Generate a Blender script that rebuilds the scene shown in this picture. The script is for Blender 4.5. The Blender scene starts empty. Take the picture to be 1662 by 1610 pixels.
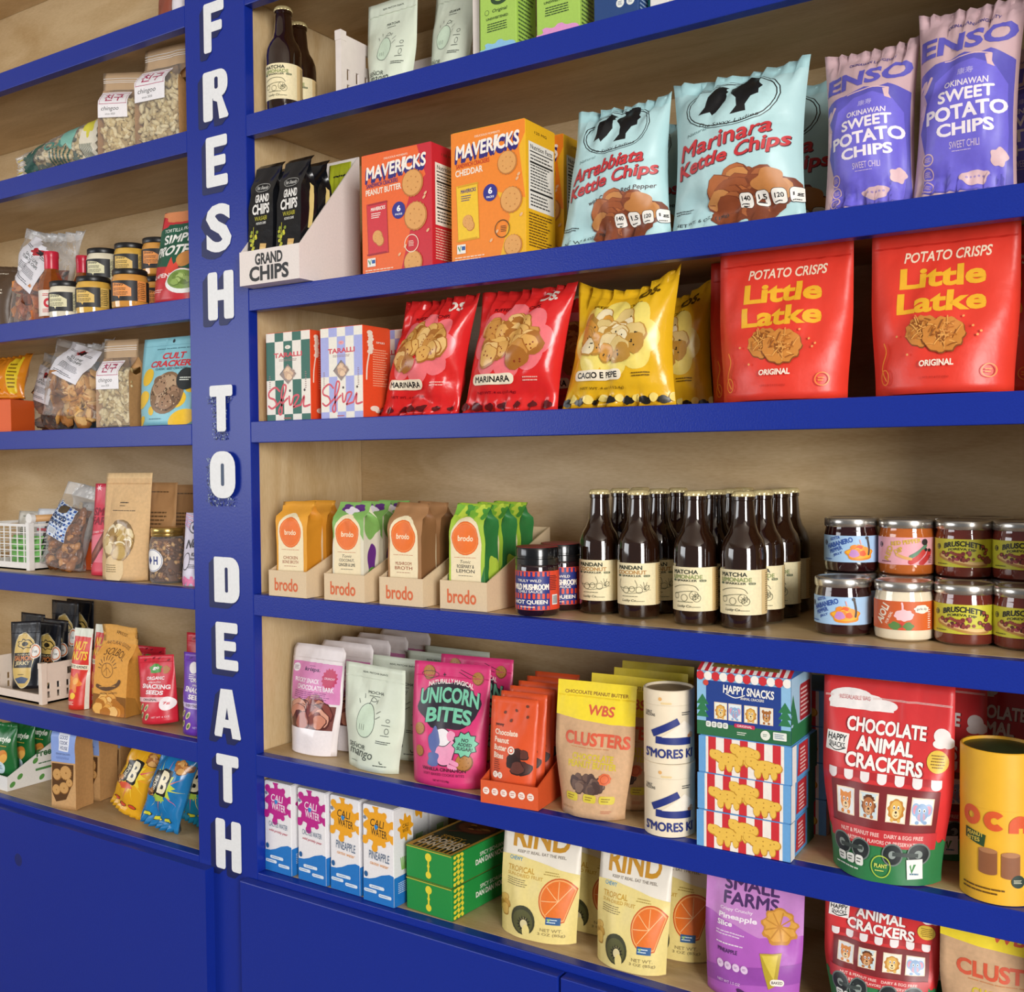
import bpy, bmesh, math, random
import numpy as np
from mathutils import Vector, Matrix, noise
from mathutils.geometry import tessellate_polygon

PI = math.pi
scene = bpy.context.scene
COL = scene.collection

# ------------------------------------------------------------------ camera, world, lights, exposure
Z0 = 1.25                                           # height of the bottle shelf above the floor
CAM = np.array([1.3796, -1.2796, 0.2239 + Z0])
YAW, PIT, ROL, FPX = -0.5783, -0.031, -0.0079, 1706.06
_f = np.array([math.sin(YAW)*math.cos(PIT), math.cos(YAW)*math.cos(PIT), math.sin(PIT)])
_r = np.array([math.cos(YAW), -math.sin(YAW), 0.0])
_u = np.cross(_r, _f)
CR, CU = _r*math.cos(ROL)+_u*math.sin(ROL), -_r*math.sin(ROL)+_u*math.cos(ROL)
cd = bpy.data.cameras.new('camera'); cam = bpy.data.objects.new('camera', cd); COL.objects.link(cam)
cd.sensor_fit = 'HORIZONTAL'; cd.sensor_width = 36.0; cd.lens = 36.0*FPX/1662.0; cd.clip_start = 0.02
M = Matrix.Identity(4)
for i in range(3):
    M[i][0] = CR[i]; M[i][1] = CU[i]; M[i][2] = -_f[i]; M[i][3] = CAM[i]
cam.matrix_world = M
scene.camera = cam

w = bpy.data.worlds.new('world'); scene.world = w; w.use_nodes = True
w.node_tree.nodes['Background'].inputs[0].default_value = (0.95, 0.97, 1.0, 1)
w.node_tree.nodes['Background'].inputs[1].default_value = 0.15

def area(name, loc, target, sx, sy, power, col):
    l = bpy.data.lights.new(name, 'AREA'); l.shape = 'RECTANGLE'; l.size = sx; l.size_y = sy
    l.energy = power; l.color = col
    o = bpy.data.objects.new(name, l); COL.objects.link(o); o.location = loc
    o.rotation_euler = (Vector(target)-Vector(loc)).to_track_quat('-Z', 'Y').to_euler()
    return o
area('shop_window_light', (5.1, -3.9, 1.95), (0.3, 0.1, 1.35), 1.7, 2.5, 320, (1.0, 0.975, 0.94))
area('side_window_light', (-2.3, -2.9, 1.80), (0.1, 0.1, 1.4), 2.2, 1.1, 42, (0.93, 0.96, 1.0))

vs = scene.view_settings
scene.display_settings.display_device = 'sRGB'
vs.view_transform = 'Standard'; vs.look = 'None'; vs.gamma = 1.0; vs.use_curve_mapping = False
vs.exposure = 0.0
scene.cycles.max_bounces = 8; scene.cycles.transparent_max_bounces = 16

# heights of the shelf tops
S = {k: v+Z0 for k, v in dict(Y=1.39, Z=1.0475, A=.8255, B=.527, C=.300, D=0.0, E=-.281, F=-.490).items()}
FT = 0.037                                          # height of a shelf fascia
POST0, POST1 = -0.147, 0.005

# ------------------------------------------------------------------ where a sight line meets a depth
def ray(px, py):
    return CR*(px-831.0)/FPX - CU*(py-804.6)/FPX + _f
def at(px, py, y):
    d = ray(px, py); t = (y-CAM[1])/d[1]; return CAM+d*t
class Spot: pass
def spot(xl, xr, ym, yt, d, sh, yaw=0.0):
    """width, height and centre of a thing seen between two columns, standing at depth d on a shelf"""
    s = Spot(); cs, sn = math.cos(yaw), math.sin(yaw)
    def slope(px):
        q = ray(px, ym); return q[0]/q[1]
    mL, mR = slope(xl), slope(xr)
    # cx - W/2 c = Cx + mL (d - W/2 s - Cy) ; cx + W/2 c = Cx + mR (d + W/2 s - Cy)
    A = np.array([[1.0, -.5*cs+.5*mL*sn], [1.0, .5*cs-.5*mR*sn]])
    b = np.array([CAM[0]+mL*(d-CAM[1]), CAM[0]+mR*(d-CAM[1])])
    s.x, s.W = np.linalg.solve(A, b); s.d = d; s.yaw = yaw; s.sh = sh
    s.H = at((xl+xr)/2, yt, d)[2]-S[sh]
    return s

# ------------------------------------------------------------------ materials
def lin(h):
    h = h.lstrip('#'); c = [int(h[i:i+2], 16)/255 for i in (0, 2, 4)]
    return tuple(x/12.92 if x <= .04045 else ((x+.055)/1.055)**2.4 for x in c)+(1.0,)
MC = {}
def mat(col, rough=.5, metal=0.0, bump=0.0, scale=60.0, coat=0.0, var=.05, spec=.5, stretch=None):
    key = (col, rough, metal, bump, scale, coat, var, spec, stretch)
    if key in MC: return MC[key]
    m = bpy.data.materials.new('finish_'+col.strip('#')); m.use_nodes = True
    nt = m.node_tree; b = nt.nodes['Principled BSDF']
    b.inputs['Roughness'].default_value = rough; b.inputs['Metallic'].default_value = metal
    b.inputs['Coat Weight'].default_value = coat; b.inputs['Coat Roughness'].default_value = .05
    b.inputs['Specular IOR Level'].default_value = spec
    tc = nt.nodes.new('ShaderNodeTexCoord'); n = nt.nodes.new('ShaderNodeTexNoise')
    src = tc.outputs['Object']
    if stretch:
        mp = nt.nodes.new('ShaderNodeMapping'); mp.inputs['Scale'].default_value = stretch
        nt.links.new(src, mp.inputs['Vector']); src = mp.outputs['Vector']
    nt.links.new(src, n.inputs['Vector']); n.inputs['Scale'].default_value = scale; n.inputs['Detail'].default_value = 3
    r = nt.nodes.new('ShaderNodeValToRGB'); c = lin(col)
    r.color_ramp.elements[0].position = .3; r.color_ramp.elements[1].position = .7
    r.color_ramp.elements[0].color = tuple(max(0, x*(1-var)) for x in c[:3])+(1,)
    r.color_ramp.elements[1].color = tuple(min(1, x*(1+var)) for x in c[:3])+(1,)
    nt.links.new(n.outputs['Fac'], r.inputs['Fac']); nt.links.new(r.outputs['Color'], b.inputs['Base Color'])
    if bump:
        bp = nt.nodes.new('ShaderNodeBump'); bp.inputs['Strength'].default_value = bump; bp.inputs['Distance'].default_value = .004
        nt.links.new(n.outputs['Fac'], bp.inputs['Height']); nt.links.new(bp.outputs['Normal'], b.inputs['Normal'])
    MC[key] = m
    return m
def ink(col): return mat(col, .45, var=.03, scale=200)
def film(col, rough=.36): return mat(col, rough, bump=.22, scale=38, var=.03)
def matte(col): return mat(col, .6, bump=.12, scale=45, var=.03)
def card(col): return mat(col, .55, bump=.03, scale=300, var=.03)
def kraft(col): return mat(col, .7, bump=.12, scale=160, var=.07)
def wood(col, dark, sc=1.0, axis='x'):
    m = bpy.data.materials.new('birch_plywood'); m.use_nodes = True
    nt = m.node_tree; b = nt.nodes['Principled BSDF']; b.inputs['Roughness'].default_value = .42
    tc = nt.nodes.new('ShaderNodeTexCoord'); mp = nt.nodes.new('ShaderNodeMapping')
    mp.inputs['Scale'].default_value = (1.2, 6, 6) if axis == 'x' else (6, 6, 1.2)
    n = nt.nodes.new('ShaderNodeTexNoise'); n.inputs['Scale'].default_value = 2.6*sc; n.inputs['Detail'].default_value = 6
    n.inputs['Distortion'].default_value = 1.3
    n2 = nt.nodes.new('ShaderNodeTexNoise'); n2.inputs['Scale'].default_value = 60; n2.inputs['Detail'].default_value = 3
    mx = nt.nodes.new('ShaderNodeMix'); mx.data_type = 'FLOAT'; mx.inputs[0].default_value = .3
    r = nt.nodes.new('ShaderNodeValToRGB')
    r.color_ramp.elements[0].position = .25; r.color_ramp.elements[0].color = lin(dark)
    r.color_ramp.elements[1].position = .75; r.color_ramp.elements[1].color = lin(col)
    nt.links.new(tc.outputs['Object'], mp.inputs['Vector']); nt.links.new(mp.outputs['Vector'], n.inputs['Vector'])
    nt.links.new(mp.outputs['Vector'], n2.inputs['Vector'])
    nt.links.new(n.outputs['Fac'], mx.inputs[2]); nt.links.new(n2.outputs['Fac'], mx.inputs[3])
    nt.links.new(mx.outputs[0], r.inputs['Fac']); nt.links.new(r.outputs['Color'], b.inputs['Base Color'])
    return m
def clear(name='clear_film', tint=(1, 1, 1, 1), base=.10, rough=.12, bump=.5):
    if name in MC: return MC[name]
    m = bpy.data.materials.new(name); m.use_nodes = True; nt = m.node_tree
    out = nt.nodes['Material Output']; b = nt.nodes['Principled BSDF']
    b.inputs['Base Color'].default_value = (.9, .9, .9, 1); b.inputs['Roughness'].default_value = rough
    t = nt.nodes.new('ShaderNodeBsdfTransparent'); t.inputs[0].default_value = tint
    lw = nt.nodes.new('ShaderNodeLayerWeight'); lw.inputs['Blend'].default_value = .25
    ad = nt.nodes.new('ShaderNodeMath'); ad.operation = 'MULTIPLY_ADD'; ad.inputs[1].default_value = .55; ad.inputs[2].default_value = base
    ad.use_clamp = True
    n = nt.nodes.new('ShaderNodeTexNoise'); n.inputs['Scale'].default_value = 30; n.inputs['Detail'].default_value = 3
    tc = nt.nodes.new('ShaderNodeTexCoord'); nt.links.new(tc.outputs['Object'], n.inputs['Vector'])
    bp = nt.nodes.new('ShaderNodeBump'); bp.inputs['Strength'].default_value = bump; bp.inputs['Distance'].default_value = .01
    nt.links.new(n.outputs['Fac'], bp.inputs['Height']); nt.links.new(bp.outputs['Normal'], b.inputs['Normal'])
    nt.links.new(bp.outputs['Normal'], lw.inputs['Normal'])
    mx = nt.nodes.new('ShaderNodeMixShader')
    nt.links.new(lw.outputs['Fresnel'], ad.inputs[0]); nt.links.new(ad.outputs[0], mx.inputs[0])
    nt.links.new(t.outputs[0], mx.inputs[1]); nt.links.new(b.outputs[0], mx.inputs[2]); nt.links.new(mx.outputs[0], out.inputs[0])
    MC[name] = m
    return m

# ------------------------------------------------------------------ objects
def tag(o, label=None, cat=None, group=None, kind=None):
    if label: o['label'] = label
    if cat: o['category'] = cat
    if group: o['group'] = group
    if kind: o['kind'] = kind
    return o
def thing(name):
    o = bpy.data.objects.new(name, None); COL.objects.link(o); o.empty_display_size = .02
    return o
def obj(name, verts, faces, mats, parent=None, mi=None, smooth=False, normals=None):
    me = bpy.data.meshes.new(name); me.from_pydata([tuple(v) for v in verts], [], faces)
    if not isinstance(mats, (list, tuple)): mats = [mats]
    for m in mats: me.materials.append(m)
    if mi is not None: me.polygons.foreach_set('material_index', mi)
    if smooth or normals is not None: me.polygons.foreach_set('use_smooth', [True]*len(me.polygons))
    if normals is not None: me.normals_split_custom_set_from_vertices([tuple(n) for n in normals])
    me.update()
    o = bpy.data.objects.new(name, me); COL.objects.link(o)
    if parent: o.parent = parent
    return o
def fix(o, dist=1e-5):
    bm = bmesh.new(); bm.from_mesh(o.data); bmesh.ops.remove_doubles(bm, verts=bm.verts, dist=dist)
    bmesh.ops.recalc_face_normals(bm, faces=bm.faces); bm.to_mesh(o.data); bm.free(); return o
def bevel(o, wd=.002, seg=2):
    m = o.modifiers.new('soft_edges', 'BEVEL'); m.width = wd; m.segments = seg; m.limit_method = 'ANGLE'; m.angle_limit = .6
    return o
class MB:
    """collects simple solids into one mesh"""
    def __init__(s): s.v = []; s.f = []; s.m = []
    def box(s, x0, x1, y0, y1, z0, z1, m=0):
        k = len(s.v)
        s.v += [(x, y, z) for x in (x0, x1) for y in (y0, y1) for z in (z0, z1)]
        s.f += [tuple(k+i for i in q) for q in ((0, 1, 3, 2), (4, 6, 7, 5), (0, 4, 5, 1), (2, 3, 7, 6), (0, 2, 6, 4), (1, 5, 7, 3))]; s.m += [m]*6
        return s
    def plate(s, outer, holes, fn, t, m=0):
        """2-D plate with holes; fn(a,b,c) -> point, c = 0..t through the thickness"""
        loops = [outer]+holes; k = len(s.v); flat = [p for l in loops for p in l]; n = len(flat)
        tri = tessellate_polygon([[Vector((p[0], p[1], 0)) for p in l] for l in loops])
        s.v += [fn(p[0], p[1], 0) for p in flat]+[fn(p[0], p[1], t) for p in flat]
        for a, b, c in tri: s.f += [(k+a, k+b, k+c), (k+n+c, k+n+b, k+n+a)]; s.m += [m, m]
        o = 0
        for l in loops:
            for i in range(len(l)):
                a, b = o+i, o+(i+1) % len(l); s.f.append((k+a, k+b, k+n+b, k+n+a)); s.m.append(m)
            o += len(l)
        return s
    def tube(s, pts, r, n=8, m=0, cap=True):
        pts = [Vector(p) for p in pts]; k = len(s.v)
        for i, p in enumerate(pts):
            d = (pts[min(i+1, len(pts)-1)]-pts[max(i-1, 0)]).normalized()
            a = d.orthogonal().normalized(); b = d.cross(a)
            if i and a.dot(pa) < 0: a = -a; b = d.cross(a)
            if i: a = (pa-d*pa.dot(d)).normalized(); b = d.cross(a)
            pa = a; rr = r[i] if isinstance(r, (list, tuple)) else r
            s.v += [tuple(p+(a*math.cos(2*PI*j/n)+b*math.sin(2*PI*j/n))*rr) for j in range(n)]
        for i in range(len(pts)-1):
            for j in range(n):
                s.f.append((k+i*n+j, k+i*n+(j+1) % n, k+(i+1)*n+(j+1) % n, k+(i+1)*n+j)); s.m.append(m)
        if cap:
            s.f += [tuple(k+j for j in range(n))[::-1], tuple(k+(len(pts)-1)*n+j for j in range(n))]; s.m += [m, m]
        return s
    def blob(s, c, rx, ry, rz, rot=(0, 0, 0), m=0, nu=7, nv=5, rough=.0, seed=0):
        k = len(s.v); from_e = Matrix.Rotation(rot[2], 3, 'Z') @ Matrix.Rotation(rot[1], 3, 'Y') @ Matrix.Rotation(rot[0], 3, 'X')
        for i in range(nv+1):
            th = PI*i/nv
            for j in range(nu):
                ph = 2*PI*j/nu; q = Vector((math.sin(th)*math.cos(ph), math.sin(th)*math.sin(ph), math.cos(th)))
                g = 1+rough*noise.noise(q*1.7+Vector((seed*3.1, seed*1.7, 0)))
                p = from_e @ Vector((q.x*rx*g, q.y*ry*g, q.z*rz*g)); s.v.append((c[0]+p.x, c[1]+p.y, c[2]+p.z))
        for i in range(nv):
            for j in range(nu):
                s.f.append((k+i*nu+j, k+i*nu+(j+1) % nu, k+(i+1)*nu+(j+1) % nu, k+(i+1)*nu+j)); s.m.append(m)
        return s
    def build(s, name, mats, parent=None, smooth=False):
        return fix(obj(name, s.v, s.f, mats, parent, s.m, smooth), 1e-6)
def lathe(name, prof, m, parent, n=36, z0=0.0, smooth=True, wob=None):
    v, f = [], []
    for i, (r, z) in enumerate(prof):
        for j in range(n):
            a = 2*PI*j/n; rr = r*(wob(a, i) if wob else 1); v.append((rr*math.cos(a), rr*math.sin(a), z+z0))
    for i in range(len(prof)-1):
        for j in range(n): f.append((i*n+j, i*n+(j+1) % n, (i+1)*n+(j+1) % n, (i+1)*n+j))
    f.append(tuple(range(n))[::-1]); f.append(tuple((len(prof)-1)*n+j for j in range(n)))
    o = fix(obj(name, v, f, m, parent, smooth=smooth), 1e-6)
    if smooth:
        md = o.modifiers.new('edges', 'EDGE_SPLIT'); md.split_angle = .7
    return o
def dup(root, label=None):
    c = root.copy(); COL.objects.link(c)
    for ch in root.children:
        d = ch.copy(); COL.objects.link(d); d.parent = c
        for g in ch.children:
            e = g.copy(); COL.objects.link(e); e.parent = d
    if label: c['label'] = label
    return c
def put(o, x, y, z, yaw=0, tilt=0, roll=0):
    """stand a thing so that its lowest point just rests at height z"""
    o.rotation_euler = (-tilt, roll, yaw); R = np.array(o.rotation_euler.to_matrix())*np.array(o.scale); lo = 9.0
    for ch in o.children:
        if ch.type != 'MESH': continue
        n = len(ch.data.vertices); v = np.empty(n*3, np.float32); ch.data.vertices.foreach_get('co', v)
        B = np.array(ch.matrix_basis); v = v.reshape(n, 3)@B[:3, :3].T+B[:3, 3]; lo = min(lo, (v@R.T)[:, 2].min())
    o.location = (x, y, z-lo+.0006); return o
def seat(o, px, py, d, sh, yaw=0, tilt=0, roll=0, dz=0):
    """stand a thing on a shelf at depth d, on the sight line (px, py)"""
    return put(o, at(px, py, d)[0], d, S[sh]+dz, yaw, tilt, roll)
def place(o, s, tilt=0, roll=0, dz=0):
    return put(o, s.x, s.d, S[s.sh]+dz, s.yaw, tilt, roll)

# ------------------------------------------------------------------ printed artwork
class Surf:
    """a patch of a package that takes print: grid of points, u over -.5...5 and v over 0..1"""
    def __init__(s, P, us=None, vs=None):
        s.P = np.asarray(P, float); nv, nu = s.P.shape[:2]
        s.us = np.linspace(-.5, .5, nu) if us is None else np.asarray(us, float)
        s.vs = np.linspace(0, 1, nv) if vs is None else np.asarray(vs, float)
        du = np.gradient(s.P, axis=1); dv = np.gradient(s.P, axis=0); n = np.cross(du, dv)
        s.N = n/np.maximum(np.linalg.norm(n, axis=2, keepdims=True), 1e-12)
    def ev(s, xy):
        x = np.clip(xy[:, 0], s.us[0], s.us[-1]); y = np.clip(xy[:, 1], s.vs[0], s.vs[-1])
        i = np.clip(np.searchsorted(s.us, x, 'right')-1, 0, len(s.us)-2); j = np.clip(np.searchsorted(s.vs, y, 'right')-1, 0, len(s.vs)-2)
        a = ((x-s.us[i])/(s.us[i+1]-s.us[i]))[:, None]; b = ((y-s.vs[j])/(s.vs[j+1]-s.vs[j]))[:, None]; lo = a >= b
        def bl(G): return np.where(lo, G[j, i]+a*(G[j, i+1]-G[j, i])+b*(G[j+1, i+1]-G[j, i+1]), G[j, i]+b*(G[j+1, i]-G[j, i])+a*(G[j+1, i+1]-G[j+1, i]))
        n = bl(s.N); return bl(s.P), n/np.maximum(np.linalg.norm(n, axis=1, keepdims=True), 1e-12)
def quad(p0, px, py):
    p0, px, py = map(np.array, (p0, px, py)); return Surf([[p0, px], [py, px+py-p0]])
def barrel(r, z0, z1, a0, a1, n=24):
    """curved label between two angles (seen from outside, left to right)"""
    return Surf([[(r*math.cos(a0+(a1-a0)*i/n), r*math.sin(a0+(a1-a0)*i/n), z) for i in range(n+1)] for z in (z0, z1)])
TXT = {}
def glyphs(sx, b):
    key = (sx, b)
    if key not in TXT:
        c = bpy.data.curves.new('lettering', 'FONT'); c.body = sx; c.resolution_u = 3; c.offset = b; c.fill_mode = 'FRONT'
        o = bpy.data.objects.new('lettering', c); COL.objects.link(o)
        dg = bpy.context.evaluated_depsgraph_get(); e = o.evaluated_get(dg); me = e.to_mesh()
        v = np.array([(p.co.x, p.co.y) for p in me.vertices]).reshape(-1, 2); f = [tuple(p.vertices) for p in me.polygons]
        e.to_mesh_clear(); bpy.data.objects.remove(o); bpy.data.curves.remove(c)
        lo, hi = v.min(0), v.max(0); TXT[key] = ((v-lo)/np.maximum(hi-lo, 1e-6), f, (hi-lo))
    return TXT[key]
def cutpoly(poly, ax, lines):
    lo = min(p[ax] for p in poly); hi = max(p[ax] for p in poly); out = []
    for L in lines:
        if L <= lo+1e-7: continue
        if L >= hi-1e-7: break
        A, B = [], []; n = len(poly)
        for i in range(n):
            p, q = poly[i], poly[(i+1) % n]; dp, dq = p[ax]-L, q[ax]-L
            if dp <= 0: A.append(p)
            if dp >= 0: B.append(p)
            if dp*dq < 0:
                t = dp/(dp-dq); c = (p[0]+(q[0]-p[0])*t, p[1]+(q[1]-p[1])*t); A.append(c); B.append(c)
        if len(A) > 2: out.append(A)
        if len(B) < 3: return out
        poly = B
    out.append(poly)
    return out
def cutdiag(poly, surf):
    cx = sum(p[0] for p in poly)/len(poly); cy = sum(p[1] for p in poly)/len(poly)
    i = min(max(int(np.searchsorted(surf.us, cx, 'right'))-1, 0), len(surf.us)-2); j = min(max(int(np.searchsorted(surf.vs, cy, 'right'))-1, 0), len(surf.vs)-2)
    u0, v0 = surf.us[i], surf.vs[j]; ku, kv = 1/(surf.us[i+1]-u0), 1/(surf.vs[j+1]-v0)
    g = [(p[0]-u0)*ku-(p[1]-v0)*kv for p in poly]
    if min(g) > -1e-6 or max(g) < 1e-6: return [poly]
    A, B = [], []; n = len(poly)
    for k in range(n):
        p, q, dp, dq = poly[k], poly[(k+1) % n], g[k], g[(k+1) % n]
        if dp <= 0: A.append(p)
        if dp >= 0: B.append(p)
        if dp*dq < 0: t = dp/(dp-dq); c = (p[0]+(q[0]-p[0])*t, p[1]+(q[1]-p[1])*t); A.append(c); B.append(c)
    return [z for z in (A, B) if len(z) > 2]
class Art:
    """flat print in face units: x -.5...5 across, y 0..1 up"""
    def __init__(s, W, H, rough=.45): s.W, s.H, s.k = W, H, W/H; s.it = []; s.rough = rough
    def add(s, v, f, col):
        v = np.asarray(v, float); g = []
        for q in f:                                 # every face is wound to look outward
            p = v[list(q)]; x, y = p[:, 0], p[:, 1]
            g.append(tuple(q) if (x*np.roll(y, -1)-y*np.roll(x, -1)).sum() >= 0 else tuple(q)[::-1])
        s.it.append((v, g, col)); return s
    def P(s, pts, col):
        tri = tessellate_polygon([[Vector((p[0]*s.W, p[1]*s.H, 0)) for p in pts]]); return s.add(pts, [tuple(t) for t in tri], col)
    def R(s, x, y, w, h, col, r=0):
        c, n = math.cos(math.radians(r)), math.sin(math.radians(r)); pts = []
        for a, b in ((-1, -1), (1, -1), (1, 1), (-1, 1)):
            dx, dy = a*w/2*s.W, b*h/2*s.H; pts.append((x+(dx*c-dy*n)/s.W, y+(dx*n+dy*c)/s.H))
        return s.add(pts, [(0, 1, 2, 3)], col)
    def RR(s, x, y, w, h, col, r=.5, rot=0):
        W, H = w*s.W, h*s.H; rr = min(W, H)*r; pts = []; cc, n = math.cos(math.radians(rot)), math.sin(math.radians(rot))
        for cx, cy, a0 in ((1, 1, 0), (-1, 1, 90), (-1, -1, 180), (1, -1, 270)):
            for i in range(6):
                t = math.radians(a0+18*i); dx = cx*(W/2-rr)+rr*math.cos(t); dy = cy*(H/2-rr)+rr*math.sin(t)
                pts.append((x+(dx*cc-dy*n)/s.W, y+(dx*n+dy*cc)/s.H))
        return s.add(pts, [tuple(range(len(pts)))], col)
    def E(s, x, y, rx, col, ry=None, n=22, rot=0, a0=0, a1=360):
        ry = rx*s.k if ry is None else ry; cc, sn = math.cos(math.radians(rot)), math.sin(math.radians(rot)); pts = []
        m = n if a1-a0 == 360 else n+1
        for i in range(m):
            t = math.radians(a0+(a1-a0)*i/n); dx, dy = rx*s.W*math.cos(t), ry*s.H*math.sin(t); pts.append((x+(dx*cc-dy*sn)/s.W, y+(dx*sn+dy*cc)/s.H))
        return s.P(pts, col)
    def B(s, x, y, rx, col, ry=None, n=5, amp=.1, seed=0, m=40):
        """wavy-edged patch"""
        ry = rx*s.k if ry is None else ry; rd = random.Random(seed); p1, p2 = rd.random()*6, rd.random()*6; pts = []
        for i in range(m):
            t = 2*PI*i/m; g = 1+amp*math.sin(n*t+p1)+amp*.6*math.sin((n+2)*t+p2); pts.append((x+rx*g*math.cos(t), y+ry*g*math.sin(t)))
        return s.P(pts, col)
    def S(s, x, y, rx, col, n=12, inn=.8, ry=None):
        ry = rx*s.k if ry is None else ry
        return s.P([(x+rx*(1 if i % 2 == 0 else inn)*math.cos(PI*i/n+.1), y+ry*(1 if i % 2 == 0 else inn)*math.sin(PI*i/n+.1)) for i in range(2*n)], col)
    def G(s, x, y, rx, col, wd=.012, ry=None, n=28, a0=0, a1=360):
        ry = rx*s.k if ry is None else ry; v, f = [], []
        for i in range(n+1):
            t = math.radians(a0+(a1-a0)*i/n)
            v += [(x+rx*math.cos(t), y+ry*math.sin(t)), (x+(rx-wd)*math.cos(t), y+(ry-wd*s.k)*math.sin(t))]
        f = [(2*i, 2*i+2, 2*i+3, 2*i+1) for i in range(n)]
        return s.add(v, f, col)
    def K(s, pts, wd, col):
        """brush stroke through the points, width in parts of the face width"""
        q = [Vector((p[0]*s.W, p[1]*s.H)) for p in pts]; out = []
        for i in range(len(q)-1):
            p0, p1, p2, p3 = q[max(i-1, 0)], q[i], q[i+1], q[min(i+2, len(q)-1)]
            for k in range(4):
                t = k/4; out.append(.5*((2*p1)+(p2-p0)*t+(2*p0-5*p1+4*p2-p3)*t*t+(-p0+3*p1-3*p2+p3)*t**3))
        out.append(q[-1]); h = wd*s.W/2; v, f = [], []
        for i, p in enumerate(out):
            d = out[min(i+1, len(out)-1)]-out[max(i-1, 0)]
            d = d.normalized() if d.length > 1e-9 else Vector((1, 0)); nn = Vector((-d.y, d.x))*h
            for z in (p+nn, p-nn): v.append((z.x/s.W, z.y/s.H))
        f = [(2*i, 2*i+1, 2*i+3, 2*i+2) for i in range(len(out)-1)]
        s.add(v, f, col)
        for e in (out[0], out[-1]): s.E(e.x/s.W, e.y/s.H, wd/2, col, n=8)
        return s
    def T(s, t, x, y, w, h, col, b=.015, sh=0, r=0, arc=0, o=None, ob=.03):
        if o: s.T(t, x, y, w*1.03, h*(1.0+.5*ob*4), o, b+ob, sh, r, arc)
        if b > 0 and any(c in 'MWmw' for c in t):    # letters with narrow notches are thickened by overprinting
            W, H = w*s.W, h*s.H; g = min(b, .036)*1.3*H
            for dx, dy in ((-1, 0), (1, 0), (0, 1), (0, -1)): s.T(t, x+dx*g/s.W, y+dy*g/s.H, w-2*g/s.W, h-2*g/s.H, col, -1, sh, r, arc)
            return s
        b = max(b, 0.0)
        v, f, sz = glyphs(t, min(b, .036)); W, H = w*s.W, h*s.H
        q = np.empty_like(v); q[:, 0] = (v[:, 0]-.5)*W; q[:, 1] = (v[:, 1]-.5)*H
        q[:, 1] += arc*H*(1-(2*v[:, 0]-1)**2); q[:, 0] += sh*q[:, 1]
        c, n = math.cos(math.radians(r)), math.sin(math.radians(r))
        return s.add(np.stack([x+(q[:, 0]*c-q[:, 1]*n)/s.W, y+(q[:, 0]*n+q[:, 1]*c)/s.H], 1), f, col)
    def L(s, x, y, w, h, n, col, seed=1, left=True, r=0):
        """rows of fine print too small to read"""
        rd = random.Random(seed*7+n); v, f = [], []; th = h/n*.42; c, sn = math.cos(math.radians(r)), math.sin(math.radians(r))
        for i in range(n):
            yy = h/2-(i+.5)*h/n; ww = w*(rd.uniform(.7, 1)); x0 = -w/2 if left else -ww/2; e = x0+ww
            while x0 < e:
                dw = min(w*rd.uniform(.05, .16), e-x0); k = len(v)
                for a, b in ((x0, yy-th/2), (x0+dw*.85, yy-th/2), (x0+dw*.85, yy+th/2), (x0, yy+th/2)):
                    dx, dy = a*s.W, b*s.H; v.append((x+(dx*c-dy*sn)/s.W, y+(dx*sn+dy*c)/s.H))
                f.append((k, k+1, k+2, k+3)); x0 += dw
        return s.add(v, f, col)
    def CH(s, x, y, rx, ry, n, pal, seed=0, r0=.35, asp=.75, dots=None, rows=True):
        """a pictured heap of pieces"""
        rd = random.Random(seed); sp = []
        for i in range(n):
            a, q = rd.random()*2*PI, math.sqrt(rd.random()); sp.append((x+rx*q*math.cos(a)*.75, y+ry*q*math.sin(a)*.75))
        sp.sort(key=lambda p: -p[1])
        for i, (px, py) in enumerate(sp):
            c = pal[i % len(pal)]; R = rx*r0*rd.uniform(.8, 1.2)
            s.B(px, py, R, pal[-1], R*s.k*asp*1.1, 3, .1, seed+i, 16); s.B(px-R*.05, py+R*.08*s.k, R*.9, c, R*s.k*asp*.95, 3, .1, seed+i, 16)
            if dots:
                for k in range(4): s.E(px+rd.uniform(-.5, .5)*R, py+rd.uniform(-.5, .5)*R*s.k*asp, R*.09, dots, n=6)
        return s
    def CK(s, x, y, r, c='#e3a55c', e='#c07a35', ry=None):
        """a pictured round cracker"""
        ry = r*s.k if ry is None else ry
        s.B(x, y, r, e, ry, 18, .03, 1); s.E(x-.006, y+.004, r*.9, c, ry*.92)
        for a in range(7): s.E(x+r*.5*math.cos(a*.9), y+ry*.5*math.sin(a*.9), r*.06, e, n=6)
        return s
    def NF(s, x, y, w, h, bg='#f4efe6', col='#222222'):
        s.R(x, y, w, h, bg); s.R(x, y+h*.36, w*.9, h*.018, col); s.R(x, y+h*.2, w*.9, h*.03, col); s.R(x, y-h*.22, w*.9, h*.03, col)
        s.T('Nutrition Facts', x, y+h*.43, w*.86, h*.07, col); s.L(x, y+h*.28, w*.86, h*.1, 2, col, 4); s.L(x, y, w*.86, h*.36, 8, col, 3)
        s.L(x, y-h*.36, w*.86, h*.2, 4, col, 5)
        return s
    def BAR(s, x, y, w, h, col='#222222', bg='#f4f4f4', n=14, seed=2):
        s.R(x, y, w, h, bg); rd = random.Random(seed); q = x-w*.42
        while q < x+w*.4:
            d = w*rd.uniform(.015, .05); s.R(q+d/2, y, d, h*.8, col); q += d+w*rd.uniform(.02, .05)
        return s
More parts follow.
